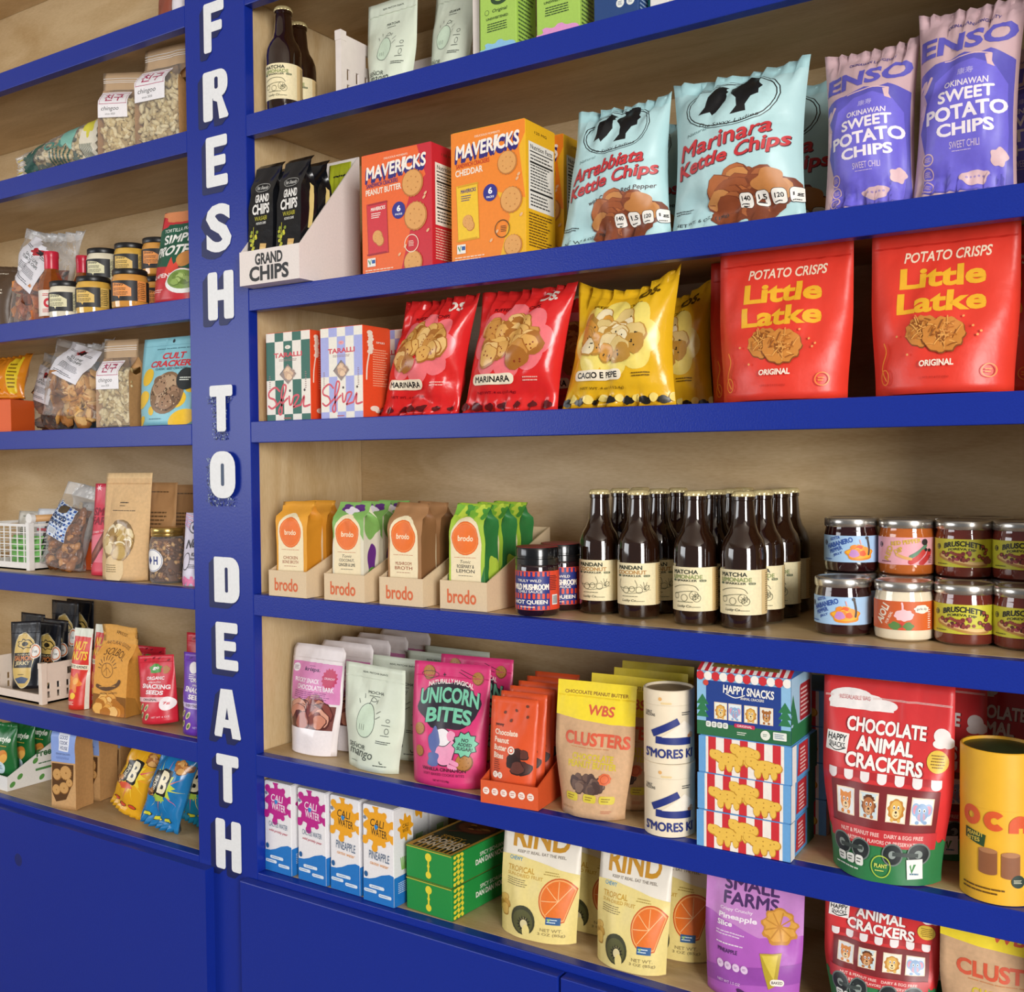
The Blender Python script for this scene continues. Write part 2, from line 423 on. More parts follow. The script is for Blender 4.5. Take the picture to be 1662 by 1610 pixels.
    def apply(s, parent, surf, name='front_print', base=.0004, eps=1.3e-5, shift=None):
        cols = []; V, F, MI, N = [], [], [], []; off = 0
        twist = len(surf.vs) > 2
        L0, L1 = list(surf.us[1:-1]), list(surf.vs[1:-1]); ulo, uhi, vlo, vhi = surf.us[0], surf.us[-1], surf.vs[0], surf.vs[-1]
        for li, (v, f, col) in enumerate(s.it):
            if col not in cols: cols.append(col)
            mi = cols.index(col); idx = {}; loc = []
            if v[:, 0].max() < ulo or v[:, 0].min() > uhi or v[:, 1].max() < vlo or v[:, 1].min() > vhi: continue
            vl = [tuple(p) for p in v]
            inside = v[:, 0].min() >= ulo and v[:, 0].max() <= uhi and v[:, 1].min() >= vlo and v[:, 1].max() <= vhi
            A0, A1 = (L0, L1) if inside else ([ulo]+L0+[uhi], [vlo]+L1+[vhi])
            for fc in f:
                for p1 in cutpoly([vl[i] for i in fc], 0, A0):
                    for p2 in (z for y_ in cutpoly(p1, 1, A1) for z in (cutdiag(y_, surf) if twist else (y_,))):
                        if not inside:
                            cx = sum(p[0] for p in p2)/len(p2); cy = sum(p[1] for p in p2)/len(p2)
                            if cx < ulo or cx > uhi or cy < vlo or cy > vhi: continue
                        q = []
                        for p in p2:
                            kk = (round(p[0], 6), round(p[1], 6))
                            if kk not in idx: idx[kk] = off+len(loc); loc.append(kk)
                            if not q or q[-1] != idx[kk]: q.append(idx[kk])
                        if len(q) > 2 and q[0] == q[-1]: q.pop()
                        if len(set(q)) == len(q) and len(q) > 2: F.append(q); MI.append(mi)
            if loc:
                pos, nn = surf.ev(np.array(loc)); V.append(pos+nn*(base+eps*li)); N.append(nn); off += len(loc)
        if not F: return None
        return obj(name, np.concatenate(V), F, [mat(c, s.rough, var=.03, scale=200) for c in cols], parent, MI, normals=np.concatenate(N))

# ------------------------------------------------------------------ packages
def sm(a, b, x):
    t = min(1, max(0, (x-a)/(b-a))); return t*t*(3-2*t)
def sheet(name, W, H, D, body, kind='doy', seal=.07, taper=.93, lean=0.0, wr=.0016, seed=0, rnd=0.0, flop=0.0, bot=.6,
          nu=17, nv=21, sealmat=None, zipm=None, zipy=None, ears=0.0, tip=0.0, part='body', skew=0.0, topw=1.0):
    """soft package of two sheets: stand-up pouch ('doy') or pillow bag ('pil'); base centre at the origin, front towards -y"""
    root = thing(name); us = np.linspace(-.5, .5, nu); vv = np.linspace(0, 1, nv); F = np.zeros((nv, nu, 3)); B = np.zeros((nv, nu, 3))
    sd = Vector((seed*7.3, seed*3.7, seed*1.9))
    for j, v in enumerate(vv):
        if kind == 'doy':
            h = D/2*(1-sm(.12, 1-seal, v))**.85; wdt = W*(taper+(1-taper)*sm(0, .55, v)); ex = (2.4, .75)
        else:
            t = min(1, max(0, (v-seal*.5)/(1-1.5*seal))); h = D/2*max(bot*(1-v*2.2), math.sin(PI*min(1, max(.0, t)))**.55); wdt = W*(1-.07*math.sin(PI*v)**.8)
            ex = (2.6, .62)
            if v > 1-seal: h = 0
        if rnd and v > 1-rnd*W/H:
            q = (v-(1-rnd*W/H))/(rnd*W/H); wdt -= 2*rnd*W*(1-math.sqrt(max(0, 1-q*q)))
        for i, u in enumerate(us):
            a = abs(2*u); e = max(0, 1-a**ex[0])**ex[1]; edge = sm(0, .16, 1-a)
            p = Vector((u*W*24, v*H*17, 0))+sd
            wn = noise.noise(p)+.6*noise.noise(p*2.3)+1.3*max(0, 1-5*abs(noise.noise(p*.55+Vector((9, 3, 1))))); ws = wr*edge*(.5+1.2*(1-abs(2*v-1) if kind == 'doy' else abs(2*v-1)**.5))
            rip = wr*.9*math.sin(u*46+seed)*math.exp(-((v-(1-seal*1.6))/.07)**2)*edge
            if kind == 'pil': rip += wr*1.4*math.sin(u*52+seed*2)*(sm(.80, 1, v)+sm(.2, .02, v) if v < .2 else sm(.80, 1, v))*edge
            x = u*wdt*(1-(1-topw)*v)+skew*v; z = v*H; yl = lean*v*v
            if ears and v > .6: z += ears*(a**2)*sm(.6, 1, v)*(1 if u > 0 else .7); x += math.copysign(ears*.25*sm(.6, 1, v), u)*a
            if tip: z += tip*u*sm(.3, 1, v)
            if flop and v > .82:
                q = (v-.82)/.18; z -= flop*H*.10*q*q; yl += flop*H*.16*q*q
            F[j, i] = (x, -h*e+yl+ws*wn+rip, z); B[j, i] = (x, h*e*.85+yl+ws*wn+rip+.0006, z)
    sf = Surf(F, us, vv)
    V = np.concatenate([F.reshape(-1, 3), B.reshape(-1, 3)]); n = nv*nu; js = max(1, int(round((1-seal)*(nv-1))))
    def grid(j0, j1):
        f = []
        for j in range(j0, j1):
            for i in range(nu-1):
                a = j*nu+i; f += [(a, a+1, a+nu+1), (a, a+nu+1, a+nu)]; f.append((n+a+1, n+a, n+a+nu, n+a+nu+1))
            for i in (0, nu-1):
                a = j*nu+i; f.append((a, a+nu, n+a+nu, n+a) if i == 0 else (a+nu, a, n+a, n+a+nu))
        return f
    fb = grid(0, js)+[(i+1, i, n+i, n+i+1) for i in range(nu-1)]
    ft = grid(js, nv-1)+[((nv-1)*nu+i, (nv-1)*nu+i+1, n+(nv-1)*nu+i+1, n+(nv-1)*nu+i) for i in range(nu-1)]
    def sub(nm, f, m):
        ids = sorted({k for q in f for k in q}); mp = {k: i for i, k in enumerate(ids)}
        return fix(obj(nm, V[ids], [tuple(mp[k] for k in q) for q in f], m, root, smooth=True), 2e-5)
    sub(part, fb, body); sub('top_seal', ft, sealmat or body)
    if zipm:
        zy = zipy or 1-seal*1.5; us2 = np.linspace(-.485, .485, nu); q = []
        for dy in (0, .006):
            for k in range(2):
                xy = np.stack([us2, np.full(nu, zy+dy+k*.003)], 1); pp, nn = sf.ev(xy); q.append(pp+nn*(.0012 if k == 0 else .0009))
        f = []
        for k in (0, 2):
            for i in range(nu-1): f.append((k*nu+i, k*nu+i+1, (k+1)*nu+i+1, (k+1)*nu+i))
        obj('zip_closure', np.concatenate(q), f, zipm, root, smooth=True)
    root['_w'] = W
    return root, sf
def gusset(name, W, H, D, body, side=None, back=None, vt=.84, lean=0.0, wr=.0012, seed=0, fold=0.0, pinch=.0, soft=.22, nu=11, nv=19, part='body', sealmat=None):
    """flat-fronted bag with folded sides, its top brought together in a flat seam"""
    root = thing(name); vv = np.linspace(0, 1, nv); us = np.linspace(-.5, .5, nu); ns = 5; rows = []; sd = Vector((seed*5.3, seed*2.1, seed))
    for v in vv:
        c = 1-.97*sm(vt-soft, vt, v); c *= 1-pinch*sm(.1, .7, v); hd = D/2*c; ins = math.sqrt(max(0, (D/2)**2-hd**2))*.75+D*.04; row = []
        yl = lean*v*v; z = v*H
        if fold and v > vt: q = (v-vt)/(1-vt); z = vt*H+(v-vt)*H*(1-fold*.6*q); yl += fold*H*.11*q*q
        for u in us: row.append((u*W*(1-.02*math.sin(PI*v)), -hd-.006*W*(1-4*u*u), z))
        sx = W/2
        right = [(sx-ins*(1-abs(2*t-1)), -hd+2*hd*t, z) for t in np.linspace(0, 1, ns)]
        row += right[1:-1]+[(u, hd, z) for u in us[::-1]*W]+[(-x, y, z) for x, y, z in right[::-1]][1:-1]
        out = []
        for (x, y, zz) in row:
            p = Vector((x*26, y*26, zz*17))+sd; g = wr*(.5+1.4*sm(.45, .8, v))*(noise.noise(p)+.6*noise.noise(p*2.4))
            out.append((x+g*.6, y+g+yl, zz+(g*.5 if v > .97 else 0)))
        rows.append(out)
    P = np.array(rows); n = P.shape[1]
    def part_of(nm, j0, j1, cols, m, cap=()):
        ids = {}; V = []; f = []
        def vid(j, k):
            k %= n
            if (j, k) not in ids: ids[j, k] = len(V); V.append(P[j, k])
            return ids[j, k]
        for j in range(j0, j1):
            for k in cols: f += [(vid(j, k), vid(j, k+1), vid(j+1, k+1)), (vid(j, k), vid(j+1, k+1), vid(j+1, k))]
        if 'b' in cap: f.append(tuple(vid(0, k) for k in range(n))[::-1])
        if 't' in cap: f.append(tuple(vid(nv-1, k) for k in range(n)))
        return fix(obj(nm, V, f, m, root, smooth=True), 1e-5)
    js = int(round(vt*(nv-1)))
    rs = list(range(nu-1, nu+ns-2)); ls = list(range(2*nu+ns-3, n))
    fr = [k for k in range(n) if k not in rs and k not in ls]
    bk = [k for k in fr if nu+ns-2 <= k < 2*nu+ns-3]
    if back: part_of(part, 0, js, [k for k in fr if k not in bk], body); part_of('back_panel', 0, js, bk, back, 'b')
    else: part_of(part, 0, js, fr, body, 'b')
    g1 = part_of('side_gusset', 0, js, rs, side or body); g2 = part_of('side_gusset', 0, js, ls, side or body)
    part_of('top_seal', js, nv-1, range(n), sealmat or body, 't')
    sf = Surf(P[:, :nu], us, vv); rt = Surf(P[:, nu-1:nu+ns-1], np.linspace(-.5, .5, ns), vv)
    return root, sf, rt
def carton(name, W, H, D, m, part='body', flap=False):
    """card box, front face at y=0 towards -y; returns print surfaces front, right side, top"""
    root = thing(name); b = MB().box(-W/2, W/2, 0, D, 0, H); o = bevel(b.build(part, m, root), .0012, 2)
    t = MB(); e = .0012
    t.box(-W/2+.002, W/2-.002, .001, D-.002, H, H+e*.8); t.build('lid_flap', m, root)
    return root, quad((-W/2, 0, 0), (W/2, 0, 0), (-W/2, 0, H)), quad((W/2, 0, 0), (W/2, D, 0), (W/2, 0, H)), quad((-W/2, 0, H+.001), (W/2, 0, H+.001), (-W/2, D, H+.001))
def tray(name, W, D, hf, hb, m, t=.0022, part='body'):
    """open display tray, front low and back high, front face at y=0"""
    root = thing(name); b = MB()
    b.box(-W/2, W/2, 0, D, 0, t); b.box(-W/2, W/2, 0, t, t, hf); b.box(-W/2, W/2, D-t, D, t, hb)
    side = [(t, t)]+[(D-t, t), (D-t, hb)]
    side += [(t, hf)]
    for sx in (-W/2, W/2-t): b.plate(side, [], lambda p, q, c, sx=sx: (sx+c, p, q), t)
    b.build(part, m, root)
    return root, quad((-W/2, 0, 0), (W/2, 0, 0), (-W/2, 0, hf)), quad((W/2, 0, 0), (W/2, D, 0), (W/2, 0, hb))
def heap(sf, root, name, mats, n, seed=0, u=(-.42, .42), v=(.03, .6), size=.008, asp=(1, .7, .6), depth=.004, core=None, rough=.5, body=None):
    """contents lying just inside a package's front, with a core behind them; one uncountable mass"""
    rd = random.Random(seed); b = MB(); q = []
    for i in range(n):
        uv = np.array([[rd.uniform(*u), rd.uniform(*v)]]); p, nn = sf.ev(uv); sc = size*rd.uniform(.75, 1.25); p = p[0]-nn[0]*(.0015+sc*max(asp)*(.6+.4*rd.random())+rd.random()*depth)
        b.blob(p, sc*asp[0], sc*asp[1], sc*asp[2], (rd.random()*6, rd.random()*6, rd.random()*6), rd.randrange(len(mats)), 7, 5, rough, i+seed)
    if core is not None:
        uu = np.linspace(u[0], u[1], 9); vvv = np.linspace(v[0], v[1], 9); k = len(b.v)
        for s_ in (0, 1):
            for y in vvv:
                p, nn = sf.ev(np.stack([uu, np.full(9, y)], 1))
                b.v += [tuple(a-m_*(depth+size*1.5) if s_ == 0 else (a[0], max(a[1]+depth+size, abs(a[1])*.7), a[2])) for a, m_ in zip(p, nn)]
        for s_ in (0, 1):
            for j in range(8):
                for i in range(8):
                    a = k+s_*81+j*9+i; b.f.append((a, a+1, a+10, a+9)); b.m.append(core)
        for j in range(8):
            for i in (0, 8):
                a = k+j*9+i; b.f.append((a, a+9, a+90, a+81)); b.m.append(core)
        for i in range(8):
            for j in (0, 8):
                a = k+j*9+i; b.f.append((a, a+1, a+82, a+81)); b.m.append(core)
    o = obj(name, b.v, b.f, mats, root, b.m, smooth=True); o['kind'] = 'stuff'
    return o
# ------------------------------------------------------------------ the setting
BIRCH = wood('#d8bf96', '#ad8c5c'); BIRCHV = wood('#e4cda4', '#c09e6c', axis='z')
BLUE = mat('#132d94', .33, bump=.05, scale=240, var=.04, spec=.38)
BLUEF = mat('#132d94', .35, bump=.10, scale=420, var=.05, spec=.38)
def struct(name, b, m):
    o = b.build(name, m); o['kind'] = 'structure'; return o
struct('floor', MB().box(-3.6, 4.6, -5, .6, -.05, 0), mat('#7d6a58', .5, bump=.05, scale=9, var=.2))
struct('wall_back', MB().box(-3.6, 4.6, .34, .44, 0, 3.3), mat('#d8d2c8', .8, bump=.05, scale=80))
struct('wall_left', MB().box(-3.7, -3.6, -5, .6, 0, 3.3), mat('#d8d2c8', .8, bump=.05, scale=80))
struct('ceiling', MB().box(-3.6, 4.6, -5, .6, 3.3, 3.36), mat('#cfc8bc', .8, bump=.05, scale=80))

XL, XR, DEP = -1.40, 1.275, .297
unit = tag(thing('shelving_unit'), 'royal blue face-framed shelving unit of birch plywood covering the whole wall', 'shelving')
def upart(name, b, m, bv=0, parent=unit, smooth=False):
    o = b.build(name, m, parent, smooth)
    if bv: bevel(o, bv, 2)
    return o
upart('back_panel', MB().box(XL, XR+.12, DEP, DEP+.012, .10, 2.70), BIRCH)
upart('side_panel', MB().box(-.03, -.0035, .0205, DEP-.001, .10, 2.66), BIRCHV)
upart('side_panel', MB().box(-.139, -.112, .0205, DEP-.001, .10, 2.66), BIRCHV)
upart('side_panel', MB().box(XL, XL+.02, .0005, DEP-.001, .10, 2.66), BIRCHV)
upart('side_panel', MB().box(XR-.014, XR+.010, .0205, DEP-.001, .10, 2.66), BIRCHV)
upart('face_post', MB().box(XR-.017, XR+.125, 0, .020, .08, 2.70), BLUE, .0012)
post = upart('face_post', MB().box(POST0, POST1, 0, .020, .08, 2.70), BLUE, .0012)
for k, bays in (('Y', 'LR'), ('Z', 'LR'), ('A', 'LR'), ('B', 'LR'), ('C', 'LR'), ('D', 'LR'), ('E', 'LR'), ('F', 'LR')):
    for bay in bays:
        x0, x1 = (XL+.02, POST0-.0004) if bay == 'L' else (POST1+.0004, XR-.0174)
        z = S[k]+(0 if bay == 'R' else (-.001 if k in 'DE' else -.0015))
        s = upart('shelf_board', MB().box(x0-(.007 if bay == 'R' else -.0), x1, .0205, DEP-.001, z-.018, S[k]), BIRCH)
        f = upart('fascia', MB().box(x0, x1, 0.0002, .0200, z-FT, S[k]-.0002), BLUEF, .0012, s)
# cabinet doors below the lowest shelf
hole = at(30, 1395, -.02)
def circ(cx, cz, r, n=24): return [(cx+r*math.cos(2*PI*i/n), cz+r*math.sin(2*PI*i/n)) for i in range(n)]
DT = S['F']-.0125
for x0, x1, h in ((XL, -.107, True), (-.018, .6285, False), (.6325, 1.2785, False), (1.39, 2.1, False)):
    out = [(x0, .12), (x1, .12), (x1, DT), (x0, DT)]
    d = upart('cabinet_door', MB().plate(out, [circ(hole[0], hole[2], .0135)] if h else [], lambda p, q, c: (p, -.0205+c, q), .020), BLUE, 0 if h else .0015)
    if h:
        g = lathe('finger_hole', [(.0135, 0), (.0135, .016), (.0, .0165)], mat('#12206a', .5), d, 24); g.rotation_euler = (-PI/2, 0, 0); g.location = (hole[0], -.0203, hole[2])
upart('cabinet_side', MB().box(XL, XR+.1, .021, .10, .10, S['F']-.02), BLUE)
upart('plinth', MB().box(XL, XR, .05, .07, 0.0, .10), BLUE)

# painted letters down the post
WHITE, NAVY = '#eef0f2', '#0d1a56'
def glyph(a, ch, dx, dy, col, slit):
    R = lambda x, y, w, h, r=.22, rot=0: a.RR(x+dx, y+dy, w, h, col, r, rot)
    if ch == 'F': R(-.31, .5, .38, 1.0); R(0, .89, 1.0, .22); R(-.03, .50, .86, .20)
    elif ch == 'E': R(-.31, .5, .38, 1.0); R(0, .89, .98, .22); R(-.03, .51, .88, .20); R(0, .11, 1.0, .22)
    elif ch == 'H': R(-.31, .5, .38, 1.0); R(.31, .5, .38, 1.0); R(0, .51, .8, .22)
    elif ch == 'T': R(0, .5, .40, 1.0); R(0, .88, 1.0, .24)
    elif ch == 'O':
        R(0, .5, 1.0, 1.0, .42)
        if slit: a.RR(dx, .5+dy, .13, .48, slit, .4)
    elif ch == 'D':
        R(.04, .5, .92, 1.0, .36); R(-.3, .5, .4, 1.0, .12)
        if slit: a.RR(dx-.01, .5+dy, .12, .55, slit, .4)
    elif ch == 'R':
        R(-.31, .5, .38, 1.0); R(.02, .72, .92, .56, .42); a.P([(-.1+dx, .5+dy), (.22+dx, .5+dy), (.5+dx, .04+dy), (.46+dx, 0+dy), (.14+dx, 0+dy), (.06+dx, .35+dy), (-.1+dx, .4+dy)], col)
        if slit: a.RR(dx+.03, .74+dy, .14, .24, slit, .4); a.RR(dx, .15+dy, .12, .3, slit, .3)
    elif ch == 'A':
        a.P([(-.24+dx, .99+dy), (.2+dx, 1+dy), (.5+dx, .03+dy), (.47+dx, 0+dy), (.18+dx, .0+dy), (.12+dx, .2+dy), (-.16+dx, .2+dy), (-.22+dx, 0+dy), (-.47+dx, 0+dy), (-.5+dx, .04+dy)], col)
        if slit: a.P([(dx-.01, .62+dy), (dx+.05, .37+dy), (dx-.08, .37+dy)], slit)
    elif ch == 'S':
        a.T('S', dx, .5+dy, 1.0, 1.0, col, .05)
for ch, x0, x1, y0, y1, worn in (('F', 331, 364, 2, 83, 0), ('R', 330, 371, 113, 194, 0), ('E', 335, 370, 220, 302, 0), ('S', 335, 376, 330, 409, 0), ('H', 338, 380, 440, 518, 0),
        ('T', 344, 381, 625, 700, 1), ('O', 346, 387, 732, 808, 1), ('D', 348, 389, 904, 978, 0), ('E', 351, 387, 1010, 1087, 0), ('A', 348, 391, 1118, 1197, 0), ('T', 352, 388, 1225, 1302, 0), ('H', 351, 392, 1331, 1412, 0)):
    p, q = at((x0+x1)/2, y1, 0), at((x0+x1)/2, y0, 0); L, Rr = at(x0, (y0+y1)/2, 0), at(x1, (y0+y1)/2, 0)
    W, H = Rr[0]-L[0], q[2]-p[2]; cx = (L[0]+Rr[0])/2; a = Art(W, H, .5)
    if not worn:
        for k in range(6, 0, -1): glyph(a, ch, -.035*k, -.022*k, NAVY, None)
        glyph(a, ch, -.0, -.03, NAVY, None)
        a.k = W/H; glyph(a, ch, 0, 0, WHITE, NAVY)
    else:
        rd = random.Random(ord(ch))
        for k in range(520):
            x, y = rd.uniform(-.66, .36), rd.uniform(-.17, .86)
            if ch == 'T' and y < .6 and not -.42 < x < .2: continue
            if ch == 'T' and y > .8: continue
            a.E(x, y, rd.uniform(.012, .03), rd.choice(['#0b1647', '#16245c', '#9fb0c9', '#5d6f9a', '#2a3a75']), n=6)
        glyph(a, ch, 0, 0, WHITE, '#3d4f6b' if ch == 'O' else None)
    sf = Surf([[(cx-.9*W, 0, p[2]-.3*H), (cx+.9*W, 0, p[2]-.3*H)], [(cx-.9*W, 0, q[2]+.2*H), (cx+.9*W, 0, q[2]+.2*H)]], [-.9, .9], [-.3, 1.2])
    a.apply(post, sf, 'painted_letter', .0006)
# ------------------------------------------------------------------ bottles, jars, tins
GLASS = mat('#26130a', .06, coat=1.0, var=.1)
CAPM = mat('#dccb96', .32, metal=.35, scale=90, var=.12)
def bottle(flavour):
    r = thing('drink_bottle')
    lathe('glass_body', [(.0, .002), (.024, 0), (.0295, .003), (.0305, .010), (.0305, .098), (.0296, .108), (.0262, .119), (.0205, .128), (.0165, .140), (.0146, .160), (.0137, .1705), (.0150, .1715), (.0150, .1765), (.013, .1775)], GLASS, r, 32)
    lathe('crown_cap', [(.0152, .1765), (.0156, .1775), (.0145, .182), (.0125, .1837), (0, .1842)], CAPM, r, 42, wob=lambda a, i: 1+(.05*math.cos(21*a) if i < 2 else 0))
    lathe('paper_label', [(.0307, .020), (.0308, .0201), (.0308, .0799), (.0307, .080)], mat('#f0e3b9', .6, bump=.02, scale=300), r, 40)
    a = Art(.062, .06, .6); G = '#1d2a1c'
    t1, t2, c2 = {'m': ('MATCHA', 'LEMONADE', '#8d9a5c'), 'p': ('PANDAN', 'COCONUT', '#b98b4a')}[flavour]
    a.T(t1, -.12, .90, .62, .10, G, .03); a.T(t2, -.08, .785, .74, .10, c2, .03); a.T('SPARKLER', -.07, .70, .48, .05, G, .02)
    a.RR(-.40, .70, .10, .05, '#4d5f45'); a.RR(.30, .70, .16, .05, '#4d5f45'); a.T('12 OZ', .30, .70, .11, .03, '#eadcae', .01)
    ln = '#4f5238'
    if flavour == 'm':
        a.K([(-.42, .52), (-.25, .58), (-.05, .60), (.12, .57), (.2, .48)], .012, ln); a.K([(-.40, .38), (-.25, .42), (-.1, .45), (.08, .46)], .012, ln)
        for x, y, q in ((-.33, .34, .07), (-.12, .30, .08), (.10, .36, .10), (.16, .30, .09)): a.G(x, y, q, ln, .010)
        for k in range(8): a.K([(.13, .34), (.13+.09*math.cos(k*.8), .34+.085*math.sin(k*.8))], .008, ln)
    else:
        a.K([(-.36, .62), (-.38, .42), (.05, .42), (.02, .60)], .010, ln); a.K([(-.38, .42), (-.2, .28), (.1, .30), (.3, .34)], .010, ln)
        for x, y, q in ((-.2, .36, .08), (-.05, .38, .07), (.12, .36, .08), (.3, .42, .06)): a.G(x, y, q, ln, .010)
        for k in range(5): a.K([(.25, .36), (.25+.14*math.cos(k*.6), .36+.2*math.sin(k*.6))], .008, ln)
    a.L(-.05, .205, .5, .035, 1, ln); a.T('Lucky Co.', -.12, .10, .36, .075, G, .01, .3); a.L(.18, .09, .24, .03, 1, ln)
    a.apply(r, barrel(.0309, .0205, .0795, -PI/2-1.0, -PI/2+1.0))
    b = Art(.03, .06, .6); b.R(0, .5, .9, 1, '#e2c58e'); b.L(-.1, .5, .06, .9, 22, '#6b5b38', 3); b.L(.1, .5, .5, .9, 18, '#8a7444', 4); b.BAR(.38, .8, .14, .25)
    b.apply(r, barrel(.0309, .0205, .0795, -PI/2+1.05, -PI/2+1.95))
    return r
def jar(name, R, H, lidh, bodycol, lidm, lidcol_r=None, neck=.90, glass_top=None, rough=.08):
    r = thing(name); h = H-lidh
    lathe('glass_body', [(0, .001), (R*.85, 0), (R*.97, .003), (R, .009), (R, h*.80), (R*.97, h*.90), (R*neck, h*.97), (R*neck, h)], mat(bodycol, rough, coat=1.0, var=.06, scale=40), r, 36)
    lr = lidcol_r or R*neck*1.06
    lathe('lid', [(lr*.98, h-.001), (lr, h), (lr, H-.0022), (lr*.97, H-.0006), (lr*.90, H), (lr*.86, H-.0012), (0, H-.0012)], lidm, r, 44, wob=None)
    return r
SILV = mat('#c9c6c0', .25, metal=.9, var=.05); BLK = mat('#17171a', .35, var=.1)
def spread_jar(kind, depth_text=True):
    R, H = .0355, .0735
    body, bg = {'hab': ('#2c0d10', '#a9cdef'), 'red': ('#c1662a', '#f0aeb9'), 'bru': ('#6d2c22', '#cfc937'), 'aio': ('#efe2c6', '#d9662b')}[kind]
    r = jar('dip_jar', R, H, .011, body, SILV, neck=.94)
    lathe('paper_label', [(R+.0002, .0145), (R+.0004, .0146), (R+.0004, .0499), (R+.0002, .050)], mat(bg, .5, var=.03), r, 44)
    a = Art(.076, .0354, .5); K = '#1e1c1a'
    if kind != 'aio': a.E(-.46, .72, .045, '#3b2a33'); a.L(-.46, .72, .06, .16, 3, bg)
    if kind == 'hab':
        N = '#2c54a8'
        a.T('GOTTA', -.24, .90, .20, .12, N, .03, 0, 14); a.T('HABANERO', -.16, .72, .50, .20, N, .04, 0, 17); a.T('PEPPER', -.22, .47, .26, .15, N, .03, 0, 20); a.T('JELLY', -.18, .30, .18, .11, N, .03, 0, 20)
        a.B(.20, .34, .24, '#e88d1c', .28, 5, .06, 2); a.B(.20, .36, .215, '#f7b429', .22, 5, .06, 2)
        a.CH(.2, .42, .2, .2, 9, ['#f6c12f', '#ee8f2e', '#e95d2a', '#c58bc9', '#f3a03a'], 3, .4, .8); a.K([(.34, .9), (.37, .55), (.36, .3)], .035, '#4b4442'); a.E(.33, .93, .03, '#4b4442'); a.K([(.2, .85), (.22, .7)], .02, '#e9a7a0')
        a.L(-.36, .10, .24, .08, 1, N)
    if kind == 'red':
        Y = '#d9b52f'
        a.T('RED PEPPER', .02, .84, .5, .16, Y, .03, 0, 8); a.T('RED', -.28, .42, .26, .22, Y, .02, 0, 68); a.T('DIP', -.1, .52, .15, .18, Y, .03, 0, 30)
        a.K([(.10, .30), (.2, .42), (.3, .58), (.36, .72)], .06, '#5f8d6e'); a.E(.34, .84, .055, '#2a1f22'); a.K([(.1, .1), (.22, .25), (.32, .48)], .09, '#d23a34'); a.K([(.28, .06), (.4, .3), (.44, .5)], .09, '#c92f31')
        a.K([(-.12, .36), (.0, .26), (.1, .22)], .05, '#e7b06b'); a.E(.36, .56, .03, '#221a1c'); a.E(.43, .54, .03, '#221a1c'); a.L(-.3, .1, .26, .09, 1, '#7d3b44'); a.L(.45, .2, .08, .3, 5, '#5b2b32')
    if kind == 'bru':
        a.T('BRUSCHETTA', .02, .70, .70, .20, K, .035, 0, -4, .7); a.T('FOREVA DIP', -.03, .60, .44, .09, K, .02, 0, -2, .6)
        a.K([(-.40, .40), (-.15, .22), (.15, .10), (.36, .13)], .09, '#b98743'); a.K([(-.38, .42), (-.15, .26), (.15, .14), (.34, .16)], .05, '#e5c07c')
        rd = random.Random(4)
        for k in range(30): a.E(rd.gauss(-.02, .13), .40+rd.uniform(-.18, .14), .028, rd.choice(['#7d2329', '#5e1b21', '#8d3b30', '#a84a55']), n=10)
        for x, y in ((-.28, .42), (.30, .74), (.34, .5), (.24, .40), (.30, .33), (-.34, .5), (.36, .62)): a.E(x, y, .035, '#6e241f', n=10); a.E(x, y, .018, '#a2493b', n=8)
        for x, y in ((.38, .30), (.42, .22), (.36, .22)): a.E(x, y, .05, '#7b2f3a', n=10)
        a.L(-.34, .10, .26, .08, 1, '#5f5a1c')
    if kind == 'aio':
        a.R(-.18, .5, .64, 1, '#d4602a'); a.T('AIOLI', -.34, .55, .34, .30, '#f4ead8', .035, 0, 64); a.T('FOR REAL', -.22, .42, .22, .10, '#f4ead8', .01, 0, 64)
        a.B(.02, .52, .15, '#f3c9cf', .20, 8, .06, 1); a.K([(.0, .68), (.0, .85), (-.01, .95)], .03, '#f3c9cf'); a.E(-.02, .16, .055, '#d8493a', .15); a.B(-.12, .14, .1, '#5f8a48', .14, 4, .1, 3); a.B(.09, .14, .08, '#5f8a48', .14, 4, .1, 4); a.L(-.02, .15, .06, .12, 3, '#8f1e1e')
        a.B(.31, .74, .13, '#f4efe2', .15, 7, .06, 2); a.T('garlic dip', .31, .74, .18, .11, '#222222', .005); a.L(.46, .4, .07, .7, 9, '#f4ead8')
    a.apply(r, barrel(R+.0005, .0148, .0498, -PI/2-1.05, -PI/2+1.05))
    return r
def mustard(kind):
    body, bg = {'w': ('#efe6cc', '#e8e2b8'), 'y': ('#dfb04c', '#e8c268'), 'o': ('#d99a45', '#ee9a4f')}[kind]
    R, H = .0345, .077; r = jar('sauce_jar', R, H, .0105, body, BLK, neck=.90)
    lathe('paper_label', [(R+.0002, .014), (R+.0004, .0141), (R+.0004, .0529), (R+.0002, .053)], mat('#26262a', .5, var=.05), r, 44)
    a = Art(.082, .039, .5); a.P([(-.42, .28), (-.42, .92), (-.12, .84), (.06, .62), (.06, .22), (-.2, .22), (-.22, .1), (-.25, .22)], bg)
    a.T('Sloppy', -.24, .80, .28, .16, '#1c1c1e', .02, .3); a.L(-.18, .58, .4, .16, 2, '#1c1c1e', 2); a.L(-.18, .36, .4, .2, 3, '#1c1c1e', 3)
    a.R(.32, .5, .24, 1, bg); a.T('THE REAL DEAL', .23, .5, .42, .11, '#1c1c1e', .0, 0, 90); a.L(.34, .5, .15, .84, 9, '#1c1c1e', 5)
    a.apply(r, barrel(R+.0005, .0143, .0527, -PI/2-1.15, -PI/2+1.25)); return r
